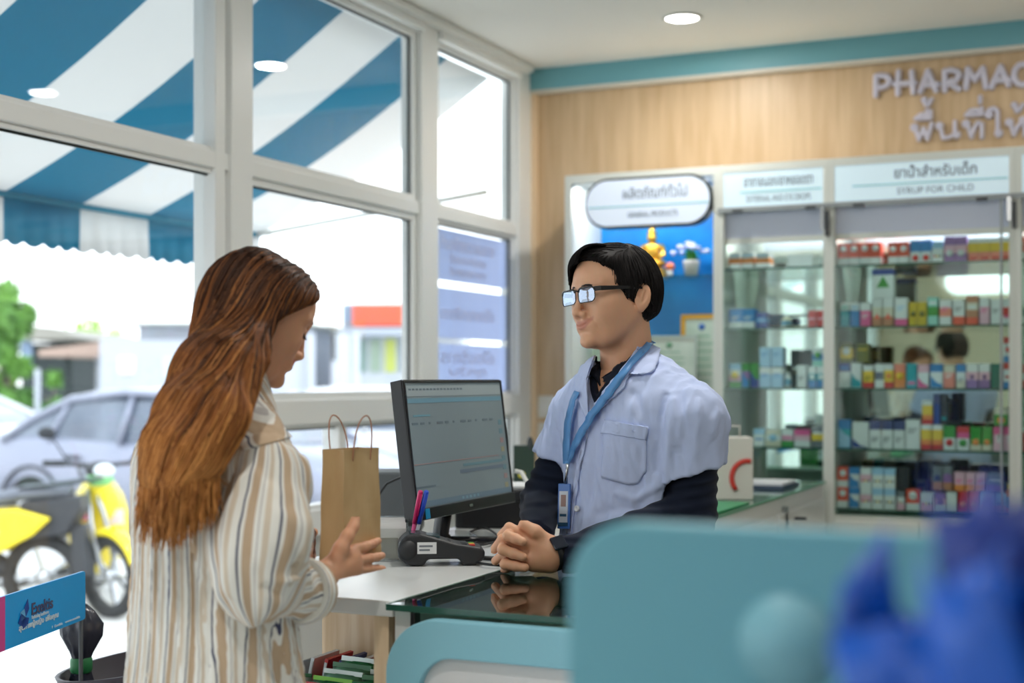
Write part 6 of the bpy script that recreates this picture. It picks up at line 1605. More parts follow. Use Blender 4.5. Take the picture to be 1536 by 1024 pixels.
def vel_m(P, t):
    Q = (P-HC) @ HR_
    part = np.array((-.02, .035, .118))        # crown whorl
    r_ = Q-part; fw = np.clip((Q[:, 0]+.02)/.06, 0, 1)[:, None]
    base_ = r_*1.0; base_[:, 2] -= .05
    swp = np.stack([np.full(len(P), .75), -.95+0*Q[:, 0], -.25-1.2*t+0*Q[:, 0]], 1)*.1     # fringe swept forward to his right
    onside = np.clip((np.abs(Q[:, 1])-.055)/.02, 0, 1)[:, None]
    top_ = np.clip((Q[:, 2]-.06)/.03, 0, 1)[:, None]
    v = base_*(1-fw*top_)+swp*fw*top_; v = v*(1-onside*.8)+np.array((-.02, 0, -.1))*onside*.8
    return v @ HR_.T
ln = rs.uniform(.0022, .0042, len(sd_))
paths = flow_strands(hair_cap, sd_, vel_m, 9, ln*1.9, .0012, .0026, .0004)
strand_mesh('hair_strands', paths, .0009, .0002, HMM, pm, MB0, np.repeat(rs.uniform(0, .9, len(sd_))[:, None], 9, 1))
# fringe locks falling over the forehead on his right, beside the far lens
fr = []
for i in range(420):
    u = rs.uniform(0, 1)                   # 0: parting side (his left), 1: his right temple
    q0 = np.array((.045+.02*rs.uniform(), .040-.075*u, .100-.012*u*u+.004*rs.uniform()))
    yend = .012-.088*u-.010*rs.uniform(); zend = .066-.018*u-.050*max(0, u-.45)/.55*rs.uniform(.5, 1.15)
    xe = math.sqrt(max(.02, 1-(min(abs(yend), .079)/.086)**2))*.100+.006*rs.uniform()
    q2 = np.array((xe+.002, yend, zend)); q1 = np.array((xe*.72+.038, (q0[1]+yend)/2, .112-.026*u))
    fr.append([H2V((1-t)**2*q0+2*t*(1-t)*q1+t*t*q2) for t in np.linspace(0, 1, 9)])
fr = np.array(fr); strand_mesh('fringe', fr, .0020, .0004, HMM, pm, MB0, np.repeat(rs.uniform(0, .8, len(fr))[:, None], 9, 1))

# navy shirt
NAVY = cloth_mat('navy_cotton', (22, 30, 48), .25, 400)
def shirt_navy(P):
    d = man_torso(P, -.004)
    d = smin(d, sd_cone(P, neckB+A(.0, -.0, .012), neckB-A(0, 0, .05), .063, .09), .02)
    a1 = sd_cone(P, S_L, E_L, .064, .052); a1 = smin(a1, sd_cone(P, E_L, W_L+A(.02, .002, .0), .050, .037), .02)
    a2 = sd_cone(P, S_R, E_R, .060, .050); a2 = smin(a2, sd_cone(P, E_R, W_R+A(.006, .02, .008), .048, .036), .02)
    for a_, e_, w_ in ((1, E_L, W_L), (2, E_R, W_R)):
        pass
    wr = .0022*np.sin(P[:, 2]*260+6*wob(P, (22, 22, 10), 5))+.0016*wob(P, (60, 60, 90), 9)
    a1 = a1+wr*.8; a2 = a2+wr
    # cuffs end at the wrist
    a1 = smax(a1, (W_L[0]+.006-P[:, 0]), .004)
    dirR = (W_R-E_R)/np.linalg.norm(W_R-E_R); a2 = smax(a2, (P-(W_R-dirR*.012)) @ dirR, .004)
    d = smin(d, np.minimum(a1, a2), .012)
    q = (P-neckB) @ TR_
    wv = .030-(1.425-P[:, 2])*.72; d = smax(d, -np.where(q[:, 0] > .01, np.abs(q[:, 1]+.002)-wv, 1.), .003)
    d = smax(d, -(sd_cone(P, neckB-A(0, 0, .02), neckB+A(0, 0, .2), .0595, .066)), .004)
    return d
V5, F5 = surface(shirt_navy, A(-.05, 2.55, .92), A(.60, 3.42, 1.46), .0045)
np_mesh('navy_shirt', V5, F5, NAVY, pm, MB0)
# navy shirt collar (stand and two points)
b = MB()
def ring(c, rx, z, a0, a1, n_=20, ry=None, tilt=0): return [c+TR_ @ np.array((rx*math.cos(a), (ry or rx)*math.sin(a), z+tilt*math.cos(a))) for a in np.linspace(a0, a1, n_)]
cN = neckB+A(0, 0, .0)
def collar(nm, prof, a0, a1, m_, th, tiltf, drop, sharp):
    v, f = [], []; n_ = 30
    for j, (r_, z) in enumerate(prof):
        for i, a in enumerate(np.linspace(a0, a1, n_)):
            e_ = max(0, abs(a)/1.0); 
            front = np.clip(math.cos(a), 0, 1)
            zz = z-tiltf*max(0, math.cos(a)) - (drop*front**3 if j == len(prof)-1 else 0)
            rr = r_*(1+(sharp*front**3 if j == len(prof)-1 else 0))
            v.append(cN+TR_ @ np.array((rr*math.cos(a), rr*1.02*math.sin(a), zz)))
    for j in range(len(prof)-1):
        for i in range(n_-1): f.append((j*n_+i, j*n_+i+1, (j+1)*n_+i+1, (j+1)*n_+i))
    b = MB(); b.add(v, f, m_, True); o_ = b.build(nm, pm, off=MB0); md = o_.modifiers.new('th', 'SOLIDIFY'); md.thickness = th; return o_
NAVYC = cloth_mat('navy_collar', (20, 27, 42), .2, 400)
# white coat
COATM = cloth_mat('coat_cotton', (192, 206, 242), .18, 380, .8)
hemL = S_L+(E_L-S_L)*.565; dL = (E_L-S_L)/np.linalg.norm(E_L-S_L)
hemR = S_R+(E_R-S_R)*.56; dR = (E_R-S_R)/np.linalg.norm(E_R-S_R)
def coat_solid(P):
    d = man_torso(P, .014)
    d = smin(d, sd_ell(P, tc_+A(0, 0, -.42), (.135, .185, .30), TR_), .06)
    sl = sd_cone(P, S_L+A(.002, 0, -.004), hemL+dL*.05, .072, .075); sr = sd_cone(P, S_R, hemR+dR*.05, .074, .074)
    sl = smax(sl, (P-hemL) @ A(.27, .0, -.96), .003)
    sr = smax(sr, (P-hemR) @ A(-.42, .0, -.9), .003)
    d = smin(d, sl, .02); d = smin(d, sr, .02)
    return d
def FOLD(P): return .0075*wob(P, (95, 95, 20), 21)+.0036*wob(P, (190, 190, 45), 22)+.0012*wob(P, (300, 300, 160), 23)
CRS = [(on_cloth(coat_solid, p, 2.85), w_, h_) for p, w_, h_ in (([(1000, 592), (990, 640), (984, 706)], .0055, -.011), ([(1010, 600), (1004, 650), (1000, 705)], .008, .006), ([(1048, 600), (1046, 640), (1043, 684)], .006, .0045),
    ([(1020, 590), (1028, 630), (1022, 680)], .008, -.004), ([(925, 740), (955, 748), (985, 728)], .008, .006), ([(900, 770), (930, 762), (960, 765)], .009, -.005), ([(985, 650), (960, 610), (950, 590)], .010, -.004), ([(842, 620), (836, 660), (840, 700)], .006, -.007), ([(1000, 560), (1030, 566), (1055, 580)], .006, -.003))]
def coat(P):
    d = coat_solid(P)
    # folds
    q = (P-tc_) @ TR_
    d = d+FOLD(P)
    for q_, w_, h_ in CRS: d = cpx(P, d, q_, w_, h_)
    # hollow sleeves
    d = smax(d, -(sd_cone(P, hemL-dL*.05, hemL+dL*.14, .060, .072)+FOLD(P)), .002)
    d = smax(d, -(sd_cone(P, hemR-dR*.05, hemR+dR*.14, .060, .070)+FOLD(P)), .002)
    # V opening down the front: wedge around his midline in front
    hV = (1.405-P[:, 2]); wV = np.clip(.046-hV*.75, -.02, .06)
    shift = q[:, 1]+.004
    wedge = np.where((q[:, 0] > .02), np.abs(shift)-wV, 1.)
    d = smax(d, -wedge, .003)
    # neck hole
    d = smax(d, -sd_cone(P, neckB-A(0, 0, .03), neckB+A(0, 0, .2), .067, .080), .004)
    d = smax(d, (.93-P[:, 2]), .002)
    return d
V6, F6 = surface(coat, A(-.06, 2.62, .92), A(.62, 3.42, 1.47), .0042)
coat_o = np_mesh('coat', V6, F6, COATM, pm, MB0)
# coat details laid on the cloth
SEAM = cloth_mat('coat_seam', (186, 198, 228), .1)
patch('chest_pocket', coat, [(906, 630), (972, 640), (971, 708), (957, 727), (945, 728), (904, 718)], 2.85, .0045, .004, COATM, coat_o, (0, 0, 0)) if False else None
def cpatch(nm, poly, off=.004, th=.003, m_=None, nb=12): return patch(nm, coat_solid2, poly, 2.85, off, th, m_ or COATM, pm, MB0, nb)
def coat_solid2(P):
    q = (P-tc_) @ TR_; d = coat_solid(P)
    return d+FOLD(P)
cpatch('chest_pocket', [(907, 631), (971, 641), (970, 706), (957, 725), (944, 727), (903, 716)], .0035, .003)
cpatch('pocket_flap', [(906, 629), (973, 640), (971, 659), (904, 649)], .0062, .003)
cpatch('lapel', [(969, 498), (980, 510), (989, 524), (987, 543), (979, 560), (964, 564), (944, 561), (941, 572), (938, 582), (912, 605), (886, 632), (883, 622), (905, 592), (930, 560), (948, 536), (960, 512)], .008, .004)
cpatch('lapel', [(894, 533), (884, 542), (873, 554), (866, 573), (871, 598), (881, 628), (884, 622), (883, 590), (885, 557), (893, 543)], .008, .004)
def over_n(P): return np.minimum(shirt_navy(P), smin(sd_cone(P, neckA, neckB, .054, .062), sd_cone(P, neckB, neckB-A(0, 0, .04), .062, .07), .02))
patch('shirt_collar', over_n, [(954, 523), (960, 532), (938, 556), (918, 580), (905, 569), (913, 561), (938, 541)], 2.85, .010, .004, NAVYC, pm, MB0)
patch('shirt_collar', over_n, [(898, 534), (886, 546), (887, 563), (897, 582), (904, 569), (899, 552)], 2.85, .010, .004, NAVYC, pm, MB0)
cA2, cB2 = neckB-A(0, 0, .012), neckB+(neckA-neckB)*.42+A(.006, .006, 0)
def coat_collar(P):
    d = np.abs(sd_cone(P, cA2, cB2, .086, .066)-.003)-.0028
    ax = (cB2-cA2)/np.linalg.norm(cB2-cA2); d = smax(smax(d, (P-cB2)@ax, .004), -((P-cA2)@ax), .003)
    q = (P-neckB) @ TR_
    return smax(d, q[:, 0]-.012+.35*(P[:, 2]-1.40), .004)
Vk, Fk = surface(coat_collar, neckB-A(.12, .12, .05), neckB+A(.12, .12, .09), .003); np_mesh('coat_collar', Vk, Fk, COATM, pm, MB0)
cpatch('placket', [(880, 636), (886, 640), (872, 700), (858, 800), (850, 800), (866, 700)], .004, .003)
b = MB(); p_ = drape_on(coat_solid2, [868], [763], 2.85, .006)[0]; n_ = grad(coat_solid2, p_[None])[0]
bt = MB(); ax = n_; u_ = np.cross(ax, (0, 0, 1)); u_ /= np.linalg.norm(u_); w_ = np.cross(ax, u_)
v, f = [], []
for j, (r_, h_) in enumerate(((.0062, -.003), (.0068, .0015), (.0045, .0022), (.004, .0012))):
    for k in range(16): a = 2*math.pi*k/16; v.append(p_+ax*h_+(u_*math.cos(a)+w_*math.sin(a))*r_)
for j in range(3):
    for k in range(16): f.append((j*16+k, j*16+(k+1) % 16, (j+1)*16+(k+1) % 16, (j+1)*16+k))
f.append(tuple(range(48, 64))); bt.add(v, f, mat('shell_button', (228, 230, 236), .2), True); bt.build('button', pm, off=MB0)
# lanyard and badge
LAN = mat('lanyard_blue', (88, 146, 206), .45)
ln_o = empty('lanyard', to_world(*MB0), YAW, 'blue lanyard with name badge hanging on the pharmacist coat', 'lanyard')
def over(P): return np.minimum(coat_solid2(P), np.minimum(shirt_navy(P), sd_cone(P, neckB, neckB+A(0, 0, .03), .075, .075)))-.009
ribbon('strap', over, [(981, 509), (968, 524), (946, 548), (918, 585), (890, 622), (868, 660), (853, 695)], 2.85, [10, 11, 11, 10, 8], .006, LAN, ln_o, MB0)
ribbon('strap', over, [(868, 588), (862, 604), (856, 630), (853, 662), (852, 695)], 2.85, [7, 8, 10, 10, 6], .007, LAN, ln_o, MB0)
def bpt(px, py, off=.012): return drape_on(coat_solid2, [px+8], [py], 2.85, off)[0]
a_, c_ = bpt(852, 694, .016), bpt(850, 724, .018)
MB().tube([a_, (a_+c_)/2, c_], [.004, .0035, .004], CHROME, 8).build('clip', ln_o, off=MB0)
tl, bl2 = bpt(852, 722, .020), bpt(846, 795, .016); upv = (tl-bl2); Hb = np.linalg.norm(upv); upv /= Hb
rt = np.cross(upv, -grad(coat_solid2, tl[None])[0]); rt = A(.80, -.60, 0); rt = rt-upv*(rt@upv); rt /= np.linalg.norm(rt); nn = np.cross(rt, upv)
if nn[1] > 0: nn = -nn
cb = (tl+bl2)/2
bd = MB(); wB = .0155
bd.obox(cb, rt*wB, upv*Hb/2, nn*.0022, mat('badge_blue', (64, 112, 186), .35)); bo = bd.build('badge', ln_o, off=MB0, bevel=.0015)
bd = MB(); bd.obox(cb+nn*.0026-upv*Hb*.03, rt*wB*.72, upv*Hb*.36, nn*.0004, mat('badge_card', (196, 204, 216), .4)); bd.obox(cb+nn*.0032+upv*Hb*.12, rt*wB*.42, upv*Hb*.13, nn*.0003, mat('badge_photo', (150, 120, 112), .5)); bd.obox(cb+nn*.0032-upv*Hb*.20, rt*wB*.55, upv*Hb*.03, nn*.0003, mat('badge_ink', (40, 80, 110), .5)); bd.obox(cb+nn*.0032-upv*Hb*.40, rt*wB*.8, upv*Hb*.04, nn*.0003, mat('badge_ink', (40, 80, 110), .5)); bd.build('name_card', bo, off=(0, 0, 0))
for ob in (bpy.context.scene.collection.objects[-1],):
    for v_ in ob.data.vertices: v_.co = Vector(v_.co)-Vector(MB0)
# wrist watch on his left wrist
wt = empty('wrist_watch', to_world(*MB0), YAW, 'dark smart watch band on the pharmacist left wrist', 'watch')
wc = g(832, 830, 2.757); dW = (E_L-W_L)/np.linalg.norm(E_L-W_L)
u_ = np.cross(dW, (0, 0, 1)); u_ /= np.linalg.norm(u_); w_ = np.cross(dW, u_)
loop = [wc+(u_*math.cos(a)+w_*math.sin(a))*.0335 for a in np.linspace(0, 2*math.pi, 25)]
b = MB(); v, f = [], []
for j, (r_, h_) in enumerate(((.0325, -.008), (.0345, -.008), (.0345, .008), (.0325, .008))):
    for k in range(24): a = 2*math.pi*k/24; v.append(wc+dW*h_+(u_*math.cos(a)+w_*math.sin(a))*r_)
for j in range(4):
    for k in range(24): f.append((j*24+k, j*24+(k+1) % 24, ((j+1) % 4)*24+(k+1) % 24, ((j+1) % 4)*24+k))
b.add(v, f, DARK, True); b.build('band', wt, off=MB0)
fn = A(-.35, -.75, .35); fn = fn-dW*(fn@dW); fn /= np.linalg.norm(fn); cc = wc+fn*.037; sx_ = np.cross(fn, dW)
MB().obox(cc, sx_*.015, dW*.015, fn*.004, mat('watch_face', (30, 36, 50), .08)).build('face', wt, off=MB0, bevel=.003)
# trousers and shoes
TRO = cloth_mat('dark_trousers', (40, 42, 50), .2)
def trousers(P):
    d = sd_ell(P, A(.27, 3.04, .90), (.135, .175, .13), TR_)
    for s_ in (1, -1):
        hp = A(.27, 3.04, .88)+bl_*.09*s_; kn = hp+bf*.03+A(0, 0, -.42)+bl_*.01*s_; an = hp-bf*.02+A(0, 0, -.80)
        d = smin(d, sd_cone(P, hp, kn, .095, .075), .04); d = smin(d, sd_cone(P, kn, an, .075, .062), .03)
    return smax(d, .05-P[:, 2], .004)
V7, F7 = surface(trousers, A(-.0, 2.75, .03), A(.55, 3.35, 1.05), .010); np_mesh('trousers', V7, F7, TRO, pm, MB0)
for s_ in (1, -1):
    an = A(.27, 3.04, .03)+bl_*.09*s_
    def shoe(P): return smax(smin(sd_cone(P, an-bf*.05, an+bf*.15, .044, .036), sd_cone(P, an+A(0, 0, .04)-bf*.03, an+A(0, 0, .07)-bf*.03, .04, .04), .03), .0-P[:, 2], .003)
    Vs, Fs_ = surface(shoe, an-A(.26, .26, .04), an+A(.26, .26, .16), .008); np_mesh('shoe', Vs, Fs_, DARK, pm, MB0)
# ------------------------------------------------------------------ THE WOMAN (view frame coordinates)
WB0 = A(-.47, 2.25, 0)
wm = empty('person', to_world(*WB0), YAW, 'woman with long brown hair in striped shirt holding a brown paper bag', 'person')
SKW = skin_mat('skin_woman', (222, 164, 130), (196, 104, 96))
WR_ = frame(math.radians(23), math.radians(25), math.radians(-2)); WS = .93
WC = F(387, 468, 2.35)
def w2(q): return WC + WR_ @ (np.asarray(q)*WS)
def woman_head(P): return head_sdf((P-WC) @ WR_ / WS, True)*WS
wf, wl = A(.66, .75, 0), A(-.75, .66, 0)
WT = np.stack([wf, wl, up_], 1)
tw = F(325, 700, 2.27)                  # chest centre
sR = tw-wl*.138; sR[2] = 1.282; sL = tw+wl*.135; sL[2] = 1.285
eR = F(386, 868, 2.13); wR = F(488, 863, 2.32)
eL = F(372, 850, 2.52); wLft = F(440, 838, 2.56)
nB = F(350, 622, 2.30)
def woman_fine(P):
    d = woman_head(P)
    return smin(d, sd_cone(P, w2((-.045, 0, -.055)), nB, .040, .042), .016)
V1, F1 = surface(woman_fine, WC-A(.14, .14, .20), WC+A(.15, .14, .14), .0024)
Qh = (V1-WC) @ WR_ / WS; wy = np.abs(Qh[:, 1]); lipc = -.0655+15.*wy**2
tint = np.clip(1.3-np.sqrt(((Qh[:, 2]-lipc)/.0095)**2+(wy/.0235)**2), 0, 1)*(Qh[:, 0] > .085); tint = np.clip(tint*2.4, 0, .9)
def woman_core(P):
    d = sd_ell(P, tw+A(0, 0, -.04), (.080, .12, .11), WT)
    d = smin(d, sd_ell(P, tw+A(0, 0, -.22), (.075, .115, .16), WT), .06); d = smin(d, sd_ell(P, A(tw[0], tw[1], .88), (.095, .145, .14), WT), .08)
    d = smin(d, sd_cone(P, nB, nB-A(0.02, 0, .06), .05, .07), .04)
    for a_, b_, c_ in ((sR, eR, wR), (sL, eL, wLft)): d = smin(d, sd_cone(P, a_, b_, .042, .034), .03); d = smin(d, sd_cone(P, b_, c_, .034, .024), .02)
    for s_ in (1, -1):
        hp = A(tw[0], tw[1], .84)+wl*.08*s_; kn = hp+A(0, 0, -.40); an = hp-wf*.02+A(0, 0, -.77)
        d = smin(d, sd_cone(P, hp, kn, .078, .052), .05); d = smin(d, sd_cone(P, kn, an, .05, .034), .03); d = smin(d, sd_cone(P, an+A(0, 0, -.03), an+wf*.13+A(0, 0, -.045), .03, .024), .03)
    return d
V2, F2 = surface(woman_core, A(-.85, 1.9, -.02), A(-.20, 2.75, 1.40), .010)
def woman_hand(P):
    # forearm and back of the right hand, fingers spread along the bag
    d = sd_cone(P, eR+(wR-eR)*.55, wR, .030, .0235)
    d = smin(d, sd_cone(P, wR, g(526, 836, 2.365), .0215, .017), .012)
    d = smin(d, sd_cone(P, wR+A(0, 0, -.004), g(524, 862, 2.365), .020, .0135), .012)
    d = smin(d, sd_cone(P, g(510, 850, 2.35), g(529, 850, 2.368), .019, .016), .012)
    fingers = (((531, 824, 2.372, .0098), (549, 819, 2.40, .0085), (560, 815, 2.425, .0074), (567, 811, 2.445, .0064)),
               ((535, 840, 2.372, .0096), (554, 837, 2.405, .0084), (566, 835, 2.43, .0074), (573, 833, 2.45, .0064)),
               ((534, 855, 2.370, .0092), (553, 853, 2.405, .0080), (566, 853, 2.43, .0072), (574, 853, 2.448, .0062)),
               ((529, 868, 2.365, .0084), (543, 869, 2.395, .0072), (555, 871, 2.415, .0064), (563, 872, 2.43, .0056)))
    for fg in fingers:
        ch = [(g(a, b, c), r_) for a, b, c, r_ in fg]
        e = hand_chain(P, sd_cone(P, ch[0][0], ch[1][0], ch[0][1], ch[1][1]), ch[1:], .003); d = smin(d, e, .006)
    ch = [(g(499, 848, 2.325), .015), (g(511, 822, 2.332), .0125), (g(521, 804, 2.342), .0108), (g(530, 790, 2.355), .0094), (g(533, 779, 2.362), .0080)]
    e = hand_chain(P, sd_cone(P, ch[0][0], ch[1][0], ch[0][1], ch[1][1]), ch[1:], .005); d = smin(d, e, .012)
    # web between thumb and index
    d = smin(d, sd_cone(P, g(512, 826, 2.338), g(524, 832, 2.362), .0085, .0095), .012)
    return d
V3, F3 = surface(woman_hand, g(440, 900, 2.1)-A(0, 0, 0), g(590, 765, 2.5), .0021)
def woman_hand_l(P):
    d = sd_cone(P, eL+(wLft-eL)*.6, wLft, .028, .023); d = smin(d, sd_cone(P, wLft, g(458, 832, 2.50), .022, .019), .012)
    for k, (y0, y1, dd) in enumerate(((808, 800, 2.44), (820, 814, 2.435), (832, 828, 2.43), (843, 842, 2.43))):
        ch = [(g(458, y0+6, 2.50), .0095), (g(462, y0, 2.475), .0086), (g(468, y1, dd), .0076), (g(474, y1-1, dd-.018), .0066)]
        e = hand_chain(P, sd_cone(P, ch[0][0], ch[1][0], ch[0][1], ch[1][1]), ch[1:], .003); d = smin(d, e, .006)
    e = hand_chain(P, sd_cone(P, g(452, 822, 2.53), g(460, 806, 2.525), .0125, .0105), [(g(460, 806, 2.525), .0105), (g(470, 798, 2.515), .0085)], .005); d = smin(d, e, .01)
    return d
V4, F4 = surface(woman_hand_l, g(430, 880, 2.38), g(492, 765, 2.66), .0026)
o1 = len(V1); o2 = o1+len(V2); o3 = o2+len(V3)
np_mesh('body', np.concatenate([V1, V2, V3, V4]), np.concatenate([F1, F2+o1, F3+o2, F4+o3]), SKW, wm, WB0, {'tint': np.concatenate([tint, np.zeros(len(V2)+len(V3)+len(V4))])})
b = MB()
for s_ in (1, -1):
    pts = [w2((.0885-abs(t)*.006-.001, s_*.031+t*.0145, -.0055+.0030*(1-t*t)*-1)) for t in np.linspace(-1, 1, 9)]
    b.tube(pts, [.0006]+[.0014]*7+[.0006], LASH, 6)
    for t in np.linspace(-.9, .9, 12):
        p = np.array((.0885-abs(t)*.006, s_*.031+t*.0145, -.0085+.003*t*t)); b.tube([w2(p), w2(p+np.array((.004, 0, -.0035))), w2(p+np.array((.008, s_*t*.002, -.004)))], [.0005, .0004, .0002], LASH, 4)
b.build('eyelashes', wm, off=WB0)
b = MB()
for s_ in (1, -1): b.tube([w2((.0985-.0036*i-.0004*i*i, s_*(.012+.0085*i), .0215+.0024*i-.0007*i*i)) for i in range(6)], [.0012, .0022, .0025, .0024, .0016, .0008], mat('brow_brown', (70, 44, 30), .6), 6)
b.build('eyebrows', wm, off=WB0)

# hair: volume hanging behind the head and down the back
hp_ = [F(356, 500, 2.31), F(332, 560, 2.22), F(302, 625, 2.14), F(274, 675, 2.10), F(256, 712, 2.085)]
hr = [.080, .084, .078, .064, .046]
def whair(P):
    Q = (P-WC) @ WR_ / WS
    d = sd_ell(Q, (-.012, 0, .022), (.100, .083, .088))
    d = smin(d, sd_ell(Q, (.040, 0, .048), (.053, .066, .048)), .03)
    R_ = np.stack([A(.80, -.60, 0), A(.60, .80, 0), up_], 1)
    e = None
    for i in range(len(hp_)-1):
        for k, (off, rr) in enumerate(((0.0, .62), (.42, .58), (-.42, .58))):
            a_ = hp_[i]+R_[:, 0]*off*hr[i]; b_ = hp_[i+1]+R_[:, 0]*off*hr[i+1]
            q = sd_cone(P, a_, b_, hr[i]*rr, hr[i+1]*rr); e = q if e is None else smin(e, q, .03)
    # near side curtain from the temple over the ear
    cur = [w2((.020, -.062, .02)), w2((.008, -.070, -.04)), F(366, 560, 2.20), F(335, 630, 2.11), F(303, 685, 2.09)]
    cr = [.026, .028, .032, .030, .018]
    for i in range(4): e = smin(e, sd_cone(P, cur[i], cur[i+1], cr[i], cr[i+1]), .03)
    d = smin(d, e, .06)
    lim = .014+.95*np.clip(Q[:, 2]+.010, 0, .10)
    d = smax(d, (Q[:, 0]-lim)*.75, .008)
    d = d+.0040*wob(P @ np.stack([A(.8, -.6, 0), A(.6, .8, 0), A(.30, 0, .95)], 1), (55, 55, 4), 31)+.0018*wob(P, (150, 150, 12), 32)
    return d
WHM = hair_mat('hair_brown', (58, 34, 21), (222, 156, 88), .45)
N_, L_n, b_n = nodes(WHM)
for n in N_:
    if n.type == 'VALTORGB':
        q = n.color_ramp.elements.new(.45); q.color = rgb(140, 84, 42)
Vh, Fh = surface(whair, A(-.66, 1.90, 1.12), A(-.20, 2.55, 1.70), .0038)
def htint(P): return np.clip((1.60-P[:, 2])/.36, 0, 1)*.78
np_mesh('hair', Vh, Fh, WHM, wm, WB0, {'tint': np.clip(htint(Vh)+.14*wob(Vh @ np.stack([A(.8, -.6, 0), A(.6, .8, 0), A(.3, 0, .95)], 1), (160, 160, 5), 35), 0, 1)})
sel = Vh[(Vh[:, 2] > 1.30)]
seeds = sel[rs.choice(len(sel), 3000)]
dirs = A(-.42, -.26, -1.0)
def vel_w(P, t):
    Q = (P-WC) @ WR_
    onhead = np.clip((Q[:, 2]-.03)/.05, 0, 1)[:, None]
    back = (np.stack([-.55+0*Q[:, 0], np.sign(Q[:, 1])*.55, -.9+0*Q[:, 0]], 1)) @ WR_.T
    v = np.tile(dirs, (len(P), 1))+.10*np.stack([wob(P, (18, 18, 6), 41), wob(P, (18, 18, 6), 42), 0*P[:, 0]], 1)
    return v*(1-onhead)+back*onhead
ln = rs.uniform(.007, .014, len(seeds))
paths = flow_strands(whair, seeds, vel_w, 18, ln, .0010, .0042, .0005)
rnd = np.repeat(rs.normal(0, .20, len(seeds))[:, None], 18, 1)
strand_mesh('hair_strands', paths, .0016, .0004, WHM, wm, WB0, np.clip(htint(paths.reshape(-1, 3)).reshape(paths.shape[:2])+rnd, 0, 1))
# loose tips beyond the volume
tips = Vh[(Vh[:, 2] < 1.28)]; tp = tips[rs.choice(len(tips), 900)]; L2 = []
for p in tp:
    l = rs.uniform(.02, .085); c_ = A(rs.normal(0, .006), rs.normal(0, .006), 0); dd_ = A(-.05, -.05, -1)
    L2.append([p+dd_*l*t+c_*t*t for t in np.linspace(0, 1, 7)])
L2 = np.array(L2); strand_mesh('hair_tips', L2, .0013, .0003, WHM, wm, WB0, np.clip(.66+rs.normal(0, .12, (len(L2), 1))+np.zeros((len(L2), 7)), 0, 1))

# striped shirt
STR = [(.05, .095, (66, 70, 96)), (.20, .44, (190, 166, 140)), (.56, .59, (186, 182, 180)), (.70, .84, (208, 194, 176))]
SHM = cloth_mat('striped_cotton', (228, 226, 220), .2, 420, .85, STR)
Tt = tw+A(-.005, 0, 0)
def tors(P):
    d = sd_ell(P, Tt+A(0, 0, -.02), (.100, .150, .15), WT)
    d = smin(d, sd_ell(P, Tt+A(.002, -.005, -.24), (.118, .158, .32), WT), .08)
    d = smin(d, sd_ell(P, A(Tt[0]+.01, Tt[1], .80), (.135, .165, .22), WT), .08)
    d = smin(d, sd_cone(P, sR+A(-.012, 0, -.012), nB-A(.01, 0, .035), .048, .058), .05); d = smin(d, sd_cone(P, sL, nB-A(.01, 0, .035), .048, .058), .05)
    return d
def axis_coord(P, a, b):
    ax = (b-a)/np.linalg.norm(b-a); u_ = np.cross(ax, A(.3, .5, .1)); u_ /= np.linalg.norm(u_); w_ = np.cross(ax, u_)
    q = P-a; return np.arctan2(q@w_, q@u_), q@ax
def vfold(P, s=0): return .0110*wob(P, (75, 75, 13), 51+s)+.0055*wob(P, (160, 160, 30), 52+s)+.0016*wob(P, (300, 300, 150), 53)
def wshirt(P):
    d = tors(P); d = d+vfold(P)*np.clip((1.34-P[:, 2])*8, .25, 1)
    d = crease(P, d, [F(255, 800, 2.12), F(262, 850, 2.11), F(288, 905, 2.10), F(300, 925, 2.10), F(290, 1010, 2.10)], .010, .009)
    d = crease(P, d, [F(300, 700, 2.14), F(285, 760, 2.12), F(262, 830, 2.11)], .012, .007)
    d = crease(P, d, [F(370, 700, 2.12), F(350, 790, 2.10), F(335, 900, 2.10)], .016, -.008)
    d = smax(d, -sd_cone(P, nB-A(0, 0, .04), w2((-.02, 0, -.05)), .056, .062), .004)
    d = smax(d, .78-P[:, 2], .004)
    return d
Vt, Ft = surface(wshirt, A(-.72, 1.95, .76), A(-.22, 2.62, 1.42), .0045)
qt = (Vt-Tt) @ WT; th_ = np.arctan2(qt[:, 1], qt[:, 0]); Rr = .150
s_t = np.where(np.abs(qt[:, 1]) < .2, th_*Rr, th_*Rr)/.047 + .10*wob(Vt, (9, 9, 5), 61)+ (1.3-Vt[:, 2])*.35 + 30*vfold(Vt)
